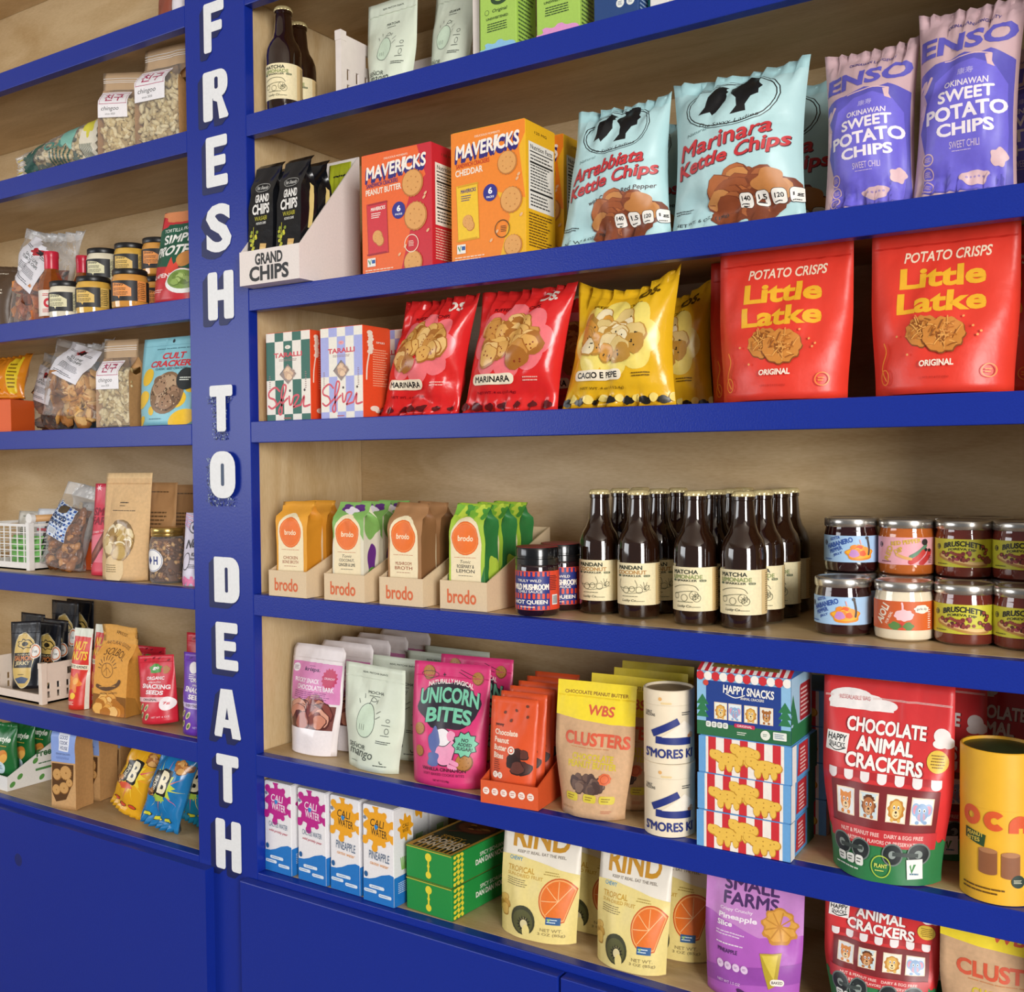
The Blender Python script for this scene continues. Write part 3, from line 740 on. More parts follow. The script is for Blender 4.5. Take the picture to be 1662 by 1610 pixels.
def sauce_bottle():
    r = thing('sauce_bottle')
    lathe('glass_body', [(0, 0), (.025, 0), (.026, .004), (.026, .07), (.024, .085), (.0155, .105), (.0125, .12), (.0125, .13)], mat('#8a4517', .08, coat=1, var=.2, scale=60), r, 10, smooth=False)
    lathe('shrink_cap', [(.0142, .112), (.0142, .135), (.0150, .137), (.0150, .146), (.0140, .149), (0, .1495)], mat('#cf2440', .3, var=.06), r, 24)
    lathe('paper_label', [(.0262, .012), (.0264, .0121), (.0264, .066), (.0262, .0661)], mat('#efe6da', .6), r, 30)
    a = Art(.05, .054, .5); a.E(.02, .50, .2, '#cf2f3c'); a.E(.02, .5, .09, '#f1e6da'); a.L(.02, .82, .5, .12, 2, '#cf2f3c'); a.L(.02, .2, .5, .16, 3, '#cf2f3c')
    a.apply(r, barrel(.0266, .0125, .0655, -PI/2-.9, -PI/2+1.0)); return r
def chili_jar():
    R, H = .0325, .100; r = thing('chili_sauce_jar')
    lathe('glass_body', [(0, 0), (R*.9, 0), (R, .004), (R, .070), (R*.98, .074), (R*.93, .076), (R*.93, .080)], mat('#241016', .08, coat=1), r, 36)
    lathe('screw_lid', [(R*.97, .074), (R, .075), (R, .083), (R*.97, .084), (R*.97, .0865), (R, .087), (R, .098), (R*.97, .100), (R*.5, .1003)], mat('#141416', .2, var=.1, coat=.5), r, 40)
    lathe('lid_sticker', [(R*.97, .1001), (R*.96, .1007), (0, .1008)], mat('#8c1d24', .5), r, 36)
    lathe('paper_label', [(R+.0002, .009), (R+.0004, .0091), (R+.0004, .0659), (R+.0002, .066)], mat('#e2482c', .45, var=.03), r, 44)
    a = Art(.062, .0565, .45); B = '#24307e'; a.R(-.1, .5, .8, .98, B)
    rd = random.Random(5)
    for k in range(9): a.RR(-.46+k*.09, .93, .045, .12, '#e2482c', .4); a.RR(-.46+k*.09, .36, .05, .14, '#e2482c', .4); a.RR(-.46+k*.09, .06, .05, .1, '#e2482c', .4)
    a.T('TRULY WILD', -.12, .76, .5, .07, '#f6efe4', .015); a.T('WILD MUSHROOM', -.10, .60, .76, .16, '#f6efe4', .035); a.T('CHILI SAUCE', -.10, .48, .5, .07, '#f6efe4', .015); a.T('HOT QUEEN', -.10, .20, .7, .12, '#f6efe4', .03); a.L(-.1, .08, .4, .05, 1, '#f6efe4')
    a.L(.38, .7, .2, .4, 9, '#5d1420', 3); a.BAR(.42, .26, .14, .26)
    a.apply(r, barrel(R+.0005, .0093, .0657, -PI/2-1.05, -PI/2+1.3)); return r
def mason():
    R, H = .0335, .105; r = thing('mason_jar')
    lathe('glass_body', [(0, 0), (R*.9, 0), (R, .005), (R, .072), (R*.93, .084), (R*.86, .088), (R*.86, .0905)], clear('jar_glass', base=.08, rough=.04, bump=.0), r, 36)
    b = MB(); rd = random.Random(8)
    for i in range(230):
        an, z = rd.uniform(0, 2*PI), rd.uniform(.006, .084); rr = (R-.005)*(1 if z < .07 else .9); b.blob((rr*math.cos(an), rr*math.sin(an), z), .0052*rd.uniform(.8, 1.2), .004, .0034, (rd.random()*6, rd.random()*6, 0), rd.randrange(4), 6, 4, .4, i)
    k = len(b.v); n = 20
    for z in (.003, .085): b.v += [((R-.0075)*math.cos(2*PI*j/n), (R-.0075)*math.sin(2*PI*j/n), z) for j in range(n)]
    for j in range(n): b.f.append((k+j, k+(j+1) % n, k+n+(j+1) % n, k+n+j)); b.m.append(3)
    o = obj('nut_pieces', b.v, b.f, [matte(c) for c in ('#a37444', '#7d4f2a', '#c9a06a', '#5e3a22')], r, b.m, smooth=True); o['kind'] = 'stuff'
    lathe('screw_lid', [(R*.88, .089), (R*.9, .090), (R*.9, .094), (R*.87, .095), (R*.9, .0965), (R*.9, .103), (R*.86, .105), (R*.8, .1045), (0, .1045)], mat('#c6a864', .25, metal=.9, var=.06), r, 44)
    a = Art(.05, .044, .5); a.E(0, .5, .46, '#f4f3f0', .5); a.G(0, .5, .43, '#2c3f86', .02, .47); a.T('H', .15, .5, .2, .36, '#25377e', .05); a.P([(-.3, .5), (-.17, .7), (-.04, .5), (-.17, .3)], '#25377e')
    a.apply(r, barrel(R+.0006, .022, .066, -PI/2-1.2, -PI/2+.25), 'paper_label'); return r
def smores():
    R, H = .0345, .0985; r = thing('paper_canister')
    lathe('tube_body', [(0, 0), (R, 0), (R, .078), (R, .0785)], mat('#efe0c4', .5, var=.03), r, 40)
    lathe('lid', [(R*1.012, .0788), (R*1.012, H-.001), (R*.98, H), (R*.94, H), (R*.93, H-.004), (0, H-.004)], mat('#efe0c4', .5, var=.03), r, 40)
    t = lathe('lid_disc', [(R*.92, H-.0039), (R*.92, H-.0033), (0, H-.0032)], mat('#a48e6a', .5, var=.1), r, 32)
    a = Art(.082, .095, .5); N = '#1f2f7c'
    a.RR(.0, .87, .18, .03, '#e9cf9a'); a.T('O BEAUT', -.33, .73, .16, .04, '#444444', .015); a.T('BALLOONS', -.3, .69, .22, .04, '#444444', .015)
    a.R(-.02, .52, .50, .10, N, 27); a.R(.13, .33, .62, .105, N, -2); a.P([(-.08, .38), (.3, .62), (.5, .5), (.5, .38)], '#f6ead6'); a.L(.36, .72, .2, .06, 2, '#444444'); a.CH(.42, .42, .1, .07, 4, ['#e9b98a', '#f1cba0', '#c98a5a'], 2)
    a.T("S'MORES KIT", .10, .15, 1.0, .14, N, .03); a.E(-.1, .93, .03, '#e6b06a')
    a.apply(r, barrel(R+.0003, .0, .094, -PI/2-1.19, -PI/2+1.19)); return r
def oca():
    R, H = .0425, .173; r = thing('paper_canister'); Y = '#eeb52f'
    lathe('tube_body', [(0, 0), (R, 0), (R, H*.62), (R, H*.621)], mat(Y, .45, var=.03), r, 44)
    lathe('lid', [(R*1.006, H*.622), (R*1.006, H-.001), (R*.985, H), (R*.95, H), (R*.94, H-.004), (0, H-.004)], mat(Y, .45, var=.03), r, 44)
    lathe('lid_disc', [(R*.93, H-.0039), (R*.93, H-.0033), (0, H-.0032)], mat('#3a4a2a', .4, var=.1), r, 36)
    a = Art(.10, H*.9, .45); O = '#dc5a2c'
    a.G(-.28, .62, .115, O, .075); a.G(-.01, .605, .115, O, .075, a0=40, a1=320); a.E(.26, .575, .125, O, a0=0, a1=180); a.R(.26, .552, .25, .05, O); a.R(.265, .545, .045, .04, Y)
    a.P([(-.36, .44), (-.36, .52), (-.1, .49), (-.12, .40)], '#2c4a28'); a.T('PEANUT', -.23, .485, .2, .03, '#e9c74a', .015); a.T('BITES', -.25, .445, .16, .03, '#e9c74a', .015)
    for x, y in ((-.08, .30), (.16, .285)): a.R(x, y, .2, .16, '#8f5a3a'); a.E(x, y+.08, .1, '#b07a52', .02); a.E(x, y-.08, .1, '#8f5a3a', .02)
    a.E(.24, .17, .075, '#2c3f36'); a.L(.24, .17, .1, .03, 3, '#e9e6c9'); a.L(-.1, .08, .6, .06, 2, '#6b4a14')
    for k in range(6): a.K([(.48, .5+.02*k), (.40+.01*k, .55+.03*k)], .03, '#3f6a34')
    a.R(.47, .05, .12, .16, '#e07a2a')
    a.apply(r, barrel(R+.0004, .002, H*.9, -PI/2-1.18, -PI/2+1.18)); return r
# ------------------------------------------------------------------ soft packs and boxes of the wide bay
def fruit(a, x, y, sx, col, ln, wd=.007):
    """an outlined mango with a leaf"""
    k = a.k; pts = [(math.cos(t)*sx*(1-.12*math.sin(t)), math.sin(t)*sx*1.25*k) for t in [2*PI*i/14 for i in range(15)]]
    a.P([(x+p, y+q) for p, q in pts[:-1]], col); a.K([(x+p, y+q) for p, q in pts], wd, ln)
    a.K([(x, y+sx*1.2*k), (x+.02, y+sx*1.5*k)], wd, ln); a.K([(x+.02, y+sx*1.5*k), (x+sx*.4, y+sx*1.75*k), (x+sx*.75, y+sx*1.5*k), (x+sx*.3, y+sx*1.4*k), (x+.02, y+sx*1.5*k)], wd, ln)
    for dx, dy in ((-.9, 1.2), (-.5, 1.6), (.8, 1.3)): a.K([(x+sx*dx, y+sx*dy*k), (x+sx*dx*1.15, y+sx*(dy+.3)*k)], wd, ln)
    for dx in (-.55, -.3, -.05): a.K([(x+sx*dx, y-sx*.7*k), (x+sx*dx*1.05, y-sx*.3*k)], wd*.8, ln)
def senor(W, H, seed=0, flav='MATCHA', D=.05, lean=.0):
    r, sf = sheet('snack_pouch', W, H, D, film('#dde6d3', .42), 'doy', .09, .82, lean, .0022, seed, zipm=film('#e6ecde'))
    a = Art(W, H); K = '#3d4741'
    a.T('REAL MATCHA SNACK', .02, .925, .42, .018, K, .01); a.T(flav, .06, .74, .26, .028, K, .02); a.L(.06, .705, .22, .015, 1, K)
    fruit(a, -.04, .47, .15, '#d3e7cf', K)
    a.T('SEÑOR', -.16, .225, .34, .055, K, .005, 0, -3); a.T('mango', -.08, .14, .46, .085, K, .0, .25, -4)
    for y, h in ((.50, .03), (.40, .05)): a.G(.30, y, .03, K, .006, h*.6); a.L(.30, y-.045, .16, .015, 1, K)
    a.L(.30, .29, .26, .035, 2, K); a.K([(.27, .11), (.28, .09), (.31, .09)], .01, K); a.L(.30, .065, .26, .02, 1, K); a.L(-.2, .07, .2, .015, 1, '#7d8a80')
    for y in (.55, .5): a.K([(.12, y), (.18, y+.03)], .006, K)
    a.apply(r, sf); return r
def maverick(kind, W, H, D):
    ORG, acc, sd = {'pb': ('#f26a2a', '#cf2434', '#cf2434'), 'ch': ('#f58a25', '#f3b81f', '#f2b91d')}[kind]
    r, f, s, t = carton('cracker_box', W, H, D, card(sd))
    a = Art(W, H); a.R(0, .5, 1, 1, ORG); N = '#2c1f78'
    if kind == 'pb': a.P([(.30, 1), (.5, 1), (.5, 0), (.06, 0), (.20, .33), (.37, .42), (.12, .47), (.2, .62), (.42, .75), (.36, .86)], acc)
    else: a.P([(.5, .9), (.42, .8), (.5, .42), (.12, .5), (.3, .3), (.16, 0), (.5, 0)], acc)
    a.T('DELICIOUS MOMENTS', .0, .945, .34, .016, '#f6e7d0', .01)
    for k in range(5): a.T('MAVERICKS', -.008-.002*k, .853-.006*k, .86, .115, N, .05, .12, 3)
    a.T('MAVERICKS', 0, .86, .86, .11, '#fbf3e8', .03, .12, 3); a.P([(.100, .925), (.150, .925), (.130, .875), (.160, .875), (.090, .785), (.108, .850), (.080, .850)], '#fbf3e8')
    a.T('SANDWICH CRACKERS', -.2, .745, .46, .035, N if kind == 'pb' else '#c8381f', .015, 0, 2)
    a.T('PEANUT BUTTER' if kind == 'pb' else 'CHEDDAR', -.18 if kind == 'pb' else -.25, .69, .52 if kind == 'pb' else .38, .05, '#f8ead6', .03, 0, 2)
    pc, pe = ('#d52f3c', '#a81b2a') if kind == 'pb' else ('#f5c928', '#d99f14')
    a.R(-.27, .38, .30, .43, pe, 2); a.R(-.272, .382, .285, .42, pc, 2); a.R(-.265, .585, .29, .012, pe, 2); a.R(-.285, .175, .29, .012, pe, 2)
    a.T('MAVERICKS', -.26, .545, .21, .03, '#fbf3e8' if kind == 'pb' else N, .03, .1, 2); a.L(-.28, .49, .16, .05, 3, '#fbf3e8' if kind == 'pb' else N, 2); a.CK(-.27, .31, .075); a.CK(-.235, .275, .06)
    a.E(.04, .50, .095, '#2b2a8c'); a.T('6', .04, .515, .055, .05, '#ffffff', .04); a.T('PACKS', .04, .468, .1, .016, '#ffffff', .02)
    pos = ((.24, .70, .15), (.28, .43, .16), (.24, .06, .13)) if kind == 'pb' else ((.27, .70, .13), (.32, .42, .145), (.34, .08, .12))
    for x, y, q in pos: a.CK(x, y, q)
    for x, y in ((.05, .14), (.4, .57), (.45, .3), (.13, .2), (.42, .6)): a.E(x, y, .025, '#e9b98a', rot=40, ry=.01)
    a.G(.22 if kind == 'pb' else .2, .215, .10, '#f6e0c8' if kind == 'pb' else '#4d3a18', .01); a.L(.22, .215, .08, .05, 4, '#f6e0c8' if kind == 'pb' else '#4d3a18')
    a.R(-.36, .105, .12, .07, '#f2efe6'); a.P([(-.41, .12), (-.38, .08), (-.36, .13), (-.37, .13), (-.38, .10), (-.40, .13)], '#3f8a4a'); a.R(-.33, .11, .05, .03, '#2b5aa0'); a.L(-.2, .03, .5, .04, 2, '#f8dcc0', 9)
    a.apply(r, f)
    b = Art(D, H); b.T('125 MG', 0, .93, .4, .02, '#5a3a18', .01); b.NF(.02, .60, .84, .50); b.L(0, .2, .8, .26, 12, '#6b4a1a' if kind == 'ch' else '#f0c9b8', 6); b.apply(r, s, 'side_print')
    return r
def kettle(kind, W, H, D=.085, seed=0, skew=0.0, topw=1.0):
    r, sf = sheet('chip_bag', W, H, D, film('#b6dadd', .42), 'pil', .07, 1, 0, .0042, seed, nu=21, nv=27, ears=.006, sealmat=film('#a9d2d6', .4), skew=skew, topw=topw)
    a = Art(W, H); K, RD = '#17181a', '#c8343a'; oy = .775 if kind == 'm' else .80
    a.E(0, oy, .36, K, .180); a.E(0, oy, .352, '#b9dde0', .176); a.G(0, oy, .338, K, .008, .168)
    X = lambda x, y: (x*1.05-.0, oy+.016+y*1.08)
    a.P([X(-.02, .12), X(.06, .155), X(.16, .14), X(.19, .07), X(.215, .05), X(.195, .03), X(.20, .0), X(.15, -.01), X(.12, -.06), X(.13, -.10), X(.02, -.11), X(.06, -.06), X(.04, .0), X(-.03, .06)], K)
    a.P([X(-.04, .10), X(-.12, .12), X(-.19, .06), X(-.19, -.02), X(-.23, -.07), X(-.14, -.065), X(-.12, -.09), X(-.07, -.05), X(-.04, .0), X(-.06, .06)], K)
    a.K([X(-.05, .09), X(.0, .11)], .03, '#b9dde0')
    a.T('The Savvy Ladies', 0, oy-.128, .46, .03, K, .0, .25, 2, -.9)
    t1 = 'Marinara' if kind == 'm' else 'Arrabbiata'
    a.T('Natural', -.24, .60, .16, .02, '#6d8a8c', .0, .3, 10); a.T('Flavored', -.2, .49, .16, .02, '#6d8a8c', .0, .3, 10)
    for dx, dy, c in ((.006, -.005, '#4a2a30'), (0, 0, RD)):
        a.T(t1, -.02+dx, .535+dy, .72, .10, c, .026, .35, 9); a.T('Kettle Chips', .02+dx, .42+dy, .86, .11, c, .026, .35, 9)
    if kind == 'a': a.T('with Crushed Red Pepper', .12, .325, .62, .04, '#3a2326', .01, .3, 8)
    a.CH(.17, .165, .33, .15, 30, ['#b5693a', '#9c5530', '#c98a4e', '#8a4728', '#a96238', '#7a3d24'], 7, .36, .7)
    a.B(.30, .24, .11, '#c07f45', .07, 3, .15, 5)
    for k in range(4):
        x = .12+.115*k; a.RR(x, .145+.004*k, .10, .095, '#20201f', .3); a.RR(x, .145+.004*k, .094, .089, '#f1ede4', .3); a.T(('140', '1.5', '120', '1g')[k], x, .16, .06, .028, '#1c1c1c', .03); a.L(x, .125, .07, .018, 1, '#1c1c1c')
    a.T('NET WT. 6 OZ. (170g)', -.22, .055, .40, .03, '#3a4446', .01, 0, 6); a.L(-.36, .14, .18, .03, 2, '#3a4446')
    a.apply(r, sf); return r
def enso(W, H, seed=0, D=.075):
    r, sf = sheet('chip_bag', W, H, D, film('#c9a9ae', .5), 'pil', .06, 1, 0, .0040, seed, nu=21, nv=27, ears=.008)
    a = Art(W, H); V, P, PK = '#5d58b8', '#7168d6', '#dcb9bd'
    a.T('OKINAWAN LONGEVITY', .05, .90, .5, .022, '#5b5190', .02)
    a.P([(-.47, .62), (-.47, .66), (-.30, .70), (-.15, .71), (.0, .73), (.12, .71), (.25, .73), (.47, .68), (.47, .02), (-.36, .02), (-.36, .2), (-.44, .35), (-.38, .5)], V)
    a.P([(-.40, .03), (-.36, .3), (-.37, .45), (-.30, .60), (-.12, .67), (.1, .685), (.3, .64), (.42, .55), (.44, .3), (.40, .03)], P)
    a.T('ENSO', .0, .80, .94, .105, V, .06, .12, 3)
    a.K([(-.46, .58), (-.40, .62), (-.42, .56), (-.34, .63)], .03, PK); a.K([(-.44, .45), (-.40, .5), (-.42, .42)], .03, PK); a.K([(-.2, .70), (.1, .715), (.26, .70)], .012, PK); a.P([(.2, .70), (.27, .70), (.27, .66), (.3, .63), (.23, .645)], PK)
    a.T('康寿', .02, .625, .16, .035, '#b7aee6', .01)
    a.T('OKINAWAN', .03, .565, .44, .034, '#efe4ee', .02); a.T('SWEET', .03, .505, .56, .065, '#f3e9f0', .04, 0, 2); a.T('POTATO', .03, .42, .80, .075, '#f3e9f0', .05, 0, 3); a.T('CHIPS', .03, .335, .56, .065, '#f3e9f0', .045, 0, 2)
    a.T('SWEET CHILI', .03, .255, .30, .035, '#d9c7e8', .005); a.L(.03, .225, .25, .008, 1, '#d9c7e8')
    for y in (.2, .13, .06): a.G(-.34, y, .06, PK, .012); a.L(-.34, y, .07, .025, 3, PK)
    a.B(.12, .09, .14, PK, .04, 3, .1, 2); a.B(.35, .18, .08, PK, .045, 5, .1, 3)
    for k in range(5): a.E(.04+.04*k, .095, .012, '#a58cc0')
    a.apply(r, sf); return r
def taralli(kind, W, H, D):
    cb, cl = {'g': ('#2d6a5b', '#f2ebe0'), 'l': ('#aab0e6', '#f1ecdf')}[kind]; OR = '#ea5228'
    r, f, s, t = carton('snack_box', W, H, D, card(OR))
    a = Art(W, H, .5); a.R(0, .5, 1, 1, cl)
    cols = [-.5, -.30, -.10, .10, .30, .5]; rows = [0, .07, .46, .90, 1.0]
    for i in range(5):
        for j in range(4):
            if (i+j) % 2 == (0 if j != 2 else 0): a.P([(cols[i], rows[j]), (cols[i+1], rows[j]), (cols[i+1], rows[j+1]), (cols[i], rows[j+1])], cb)
    a.E(0, .83, .065, '#f1ecdf' if kind == 'g' else '#e9a0a6', .022); a.L(0, .83, .06, .02, 2, '#c96a6a')
    a.T('TARALLI', 0, .745, .64, .055, '#d5404f', .035, 0, 1); a.L(0, .685, .5, .03, 2, '#9a7a78', 2, False); a.L(-.42, .42, .04, .2, 9, '#9a7a78', 3); a.L(.40, .45, .04, .2, 9, '#9a7a78', 3); a.L(0, .025, .22, .03, 1, '#c25a5a')
    RD = '#d8505f'
    for pts in ([(-.20, .335), (-.30, .38), (-.44, .33), (-.44, .27), (-.32, .24), (-.28, .18), (-.38, .14), (-.46, .17)], [(-.28, .17), (-.12, .26), (-.05, .38), (-.11, .40), (-.16, .28), (-.15, .10), (-.20, .07), (-.22, .12), (-.12, .2), (-.02, .25)],
                [(.02, .27), (.03, .18), (.08, .19), (.13, .27), (.24, .27), (.12, .155), (.14, .15), (.28, .17)], [(.28, .17), (.36, .27), (.34, .17), (.38, .15), (.48, .165)]): a.K(pts, .035, RD)
    a.E(.04, .335, .022, '#4a3a3a'); a.E(.37, .335, .022, '#4a3a3a')
    a.apply(r, f)
    b = Art(W, H, .25); q = [(0, .64), (.19, .525), (0, .41), (-.19, .525)]
    b.P(q, '#6d4a2e'); b.CH(0, .525, .13, .085, 7, ['#c79a66', '#b98852', '#d8ae7c', '#8a5a34'], 3, .5, .8); b.P([(0, .64), (-.19, .525), (-.17, .525), (.01, .63)], '#231a16'); b.apply(r, f, 'window', .0012)
    c = Art(D, H, .5)
    for k in range(7): c.E(-.25+.02*(k % 3), .93-.035*k, .10, '#f5ead8', .025)
    c.K([(-.28, .7), (-.36, .55), (-.38, .42)], .05, '#f5ead8'); c.L(.12, .55, .55, .42, 16, '#f6b08a', 2); c.T('SFIZI', .12, .83, .3, .02, '#f5ead8', .02); c.E(-.1, .1, .16, '#f5ead8', .03); c.E(.02, .07, .1, '#f5ead8', .02)
    c.apply(r, s, 'side_print'); return r
def puffs(kind, W, H, D=.095, seed=0, ears=.012, skew=0.0, topw=1.0):
    RED = kind == 'r'; bc = '#de2a2a' if RED else '#e9b722'
    r, sf = sheet('snack_bag', W, H, D, film(bc, .24), 'pil', .07, 1, 0, .0050, seed, nu=21, nv=27, ears=ears, skew=skew, topw=topw)
    a = Art(W, H, .25); pk = '#f0767c' if RED else '#f1dc72'
    a.T('OS.', .26, .91, .22, .08, '#f6e9dc' if RED else '#5a4210', .05, 0, 0); a.T('PUFFED PASTA CHIPS', -.02, .83, .5, .028, '#3a1014' if RED else '#4a3610', .015)
    for k in range(8): a.E(.0+.30*math.cos(k*.8), .56+.19*math.sin(k*.8), .13, pk)
    pal = ['#dba658', '#e6bd78', '#c98d42', '#e0b062', '#a86a2a'] if RED else ['#e8d19a', '#f0e0b8', '#dcc07c', '#d99a3e', '#b98a3a']
    a.CH(-.02, .57, .38, .23, 30, pal, 5+seed, .25, .85, '#8a3a1e' if RED else '#33291a')
    a.RR(-.12, .265, .46, .085, '#f6ead0', .45); a.T('MARINARA' if RED else 'CACIO E PEPE', -.12, .265, .39, .05, '#1d1a1a', .04, 0, 0)
    a.L(.29, .26, .18, .045, 2, '#f3b3a8' if RED else '#6b5216', 2); a.T('NET WT. 4 oz (113.4g)', -.08, .16, .40, .026, '#7d1018' if RED else '#6b5216', .01)
    for k in range(7):
        x = -.42+.14*k; c = '#5d0d14' if RED else '#1c1a17'
        for dx, dy in ((-.02, 0), (.02, 0), (0, .012), (0, -.01)): a.E(x+dx, .045+dy, .024, c)
        if not RED: a.E(x+.07, .07, .035, '#f3da78')
    a.apply(r, sf); return r
def latke(W, H, seed=0, lean=0):
    r, sf = sheet('crisps_pouch', W, H, .075, film('#e33c2c', .38), 'doy', .09, .93, lean, .0022, seed, zipm=film('#d42c22'))
    a = Art(W, H, .4); Y = '#f0b22a'
    a.T('POTATO CRISPS', .03, .80, .58, .062, '#f6dcc0', .02, .15); a.T('Little', .0, .675, .58, .125, Y, .06, 0, 0); a.T('Latke', .0, .525, .60, .125, Y, .06, 0, 0)
    for x, y, q in ((-.10, .355, .13), (.04, .325, .145)):
        a.B(x+.004, y-.006, q, '#8a4a1c', q*a.k*.88, 11, .05, 3); a.B(x, y, q*.97, '#cf8638', q*a.k*.85, 11, .05, 3)
        rd = random.Random(int(q*1000))
        for k in range(46):
            t, m = rd.random()*6.3, rd.random()*.85*q; px, py = x+m*math.cos(t), y+m*math.sin(t)*a.k*.85; an = rd.random()*6.3; dx = .03*math.cos(an); dy = .03*math.sin(an)*a.k
            a.K([(px-dx, py-dy), (px, py+.004), (px+dx, py+dy)], .008, rd.choice(['#e8a956', '#b56c26', '#dc984a', '#94531c']))
    for x, y in ((-.28, .33), (.16, .42), (.23, .36), (.28, .33), (-.2, .22), (.26, .31)): a.E(x, y, .008, '#e8a15a')
    a.T('ORIGINAL', .0, .165, .24, .036, '#f7ead8', .045); a.T('NET WT 5 OZ (142g)', .0, .085, .18, .014, '#b8281c', .01); a.G(.34, .115, .048, '#f0922a', .006); a.L(.34, .115, .05, .03, 2, '#f0922a')
    a.K([(-.36, .08), (-.39, .15), (-.36, .24), (-.38, .3)], .008, '#f0922a'); a.G(-.37, .1, .03, '#f0922a', .006, .045)
    a.apply(r, sf); return r
def brodo(kind, W, H, D=.045, seed=0):
    base, tops = {'c': ('#e6a131', '#d68f22'), 'e': ('#e9e2cc', '#7fae5a'), 'm': ('#a97b50', '#8f633c'), 'r': ('#a9cc3e', '#2f7a3c')}[kind]
    r, sf, rt = gusset('broth_pouch', W, H, D, matte(base), matte(tops if kind != 'e' else '#e9e2cc'), None, .93, .0, .0024, seed, .2, soft=.12, sealmat=matte(base if kind != 'e' else '#86b860'))
    a = Art(W, H, .5); CR, O = '#f4e4bd', '#ef7423'
    if kind == 'e':
        a.P([(-.5, 1), (.5, 1), (.5, .6), (.2, .8), (-.2, .78), (-.5, .6)], '#86b860'); a.B(-.18, .93, .17, '#5b2a78', .045, 4, .1, 2); a.B(.22, .93, .16, '#5b2a78', .045, 4, .1, 5); a.B(-.0, .90, .2, '#e9e2ea', .035, 4, .2, 3)
    if kind == 'r':
        for k in range(6): a.B(-.4+.17*k, .93-.03*(k % 2), .14, ['#7db93a', '#c6dd4a', '#4e9a3c'][k % 3], .06, 4, .2, k)
        a.P([(.5, .0), (.34, .0), (.38, .25), (.5, .4)], '#2f7a3c')
    a.R(-.02, .34, .84, .68, CR); a.E(-.02, .665, .42, CR, .20)
    a.E(-.03, .66, .365, '#d9602a', .163); a.E(-.03, .66, .357, O, .159); a.G(-.03, .66, .33, '#f6a25e', .008, .147)
    a.T('brodo', -.03, .66, .40, .055, '#f7e8c6', .02)
    nm = {'c': ('CHICKEN', 'BONE BROTH'), 'e': ('COCONUT,', 'GINGER & LIME'), 'm': ('MUSHROOM', 'BROTH'), 'r': ('ROSEMARY &', 'LEMON')}[kind]; c = '#a0522a' if kind in 'cm' else '#2e2a26'
    a.L(-.03, .475, .6, .012, 1, '#c77a4a', 3); a.T(nm[0], -.03, .39, .48, .034, c, .015); a.T(nm[1], -.03, .345, .52, .034, c, .015); a.L(-.03, .30, .5, .012, 1, c, 5, False)
    if kind in 'er': a.T('Tonic', -.03, .435, .3, .03, c, 0, .35)
    a.apply(r, sf)
    b = Art(D, H, .5)
    if kind == 'e': b.B(.05, .40, .26, '#6b2f86', .17, 3, .08, 2); b.B(0, .78, .5, '#86b860', .16, 3, .1, 3); b.B(.1, .26, .3, '#6fae4e', .06, 4, .1, 4)
    if kind == 'r': b.B(-.1, .7, .5, '#2f7a3c', .2, 3, .1, 2); b.B(.15, .35, .4, '#b9d64a', .14, 3, .1, 3)
    if kind in 'er': b.apply(r, rt, 'side_print')
    return r
def krisps(W, H, seed=0):
    r, sf = sheet('snack_pouch', W, H, .042, film('#efe6e6', .4), 'doy', .09, .84, .012, .0022, seed, rnd=.05, zipm=film('#ece2e2'))
    a = Art(W, H, .4); PK = '#e08cc0'
    a.R(0, .655, .93, .36, PK); a.E(-.40, .775, .06, '#f4eef2'); a.L(-.4, .775, .08, .04, 3, '#7d4a68'); a.T('krisps.', -.08, .765, .30, .045, '#2b1f4a', .02, .15); a.L(-.08, .80, .14, .01, 1, '#5a3a62')
    a.S(.27, .705, .15, '#c4245a', 15, .82); a.T('CRUNCHY', .27, .705, .2, .02, '#f3d0e0', .02)
    a.T('ROCKY SNACK', -.16, .665, .50, .042, '#fbeef6', .03); a.T('CHOCOLATE BARK', .02, .605, .72, .045, '#fbeef6', .03); a.L(0, .535, .78, .07, 4, '#9a4a86', 3)
    a.apply(r, sf)
    b = Art(W, H, .15); b.R(0, .345, .84, .22, '#7d4a44'); b.CH(0, .345, .42, .13, 22, ['#cf8a72', '#b06a58', '#dba08a', '#8a4a42', '#5d302c'], 3+seed, .34, .9)
    b.R(0, .12, .86, .23, '#f0e8ea'); b.apply(r, sf, 'window'); return r
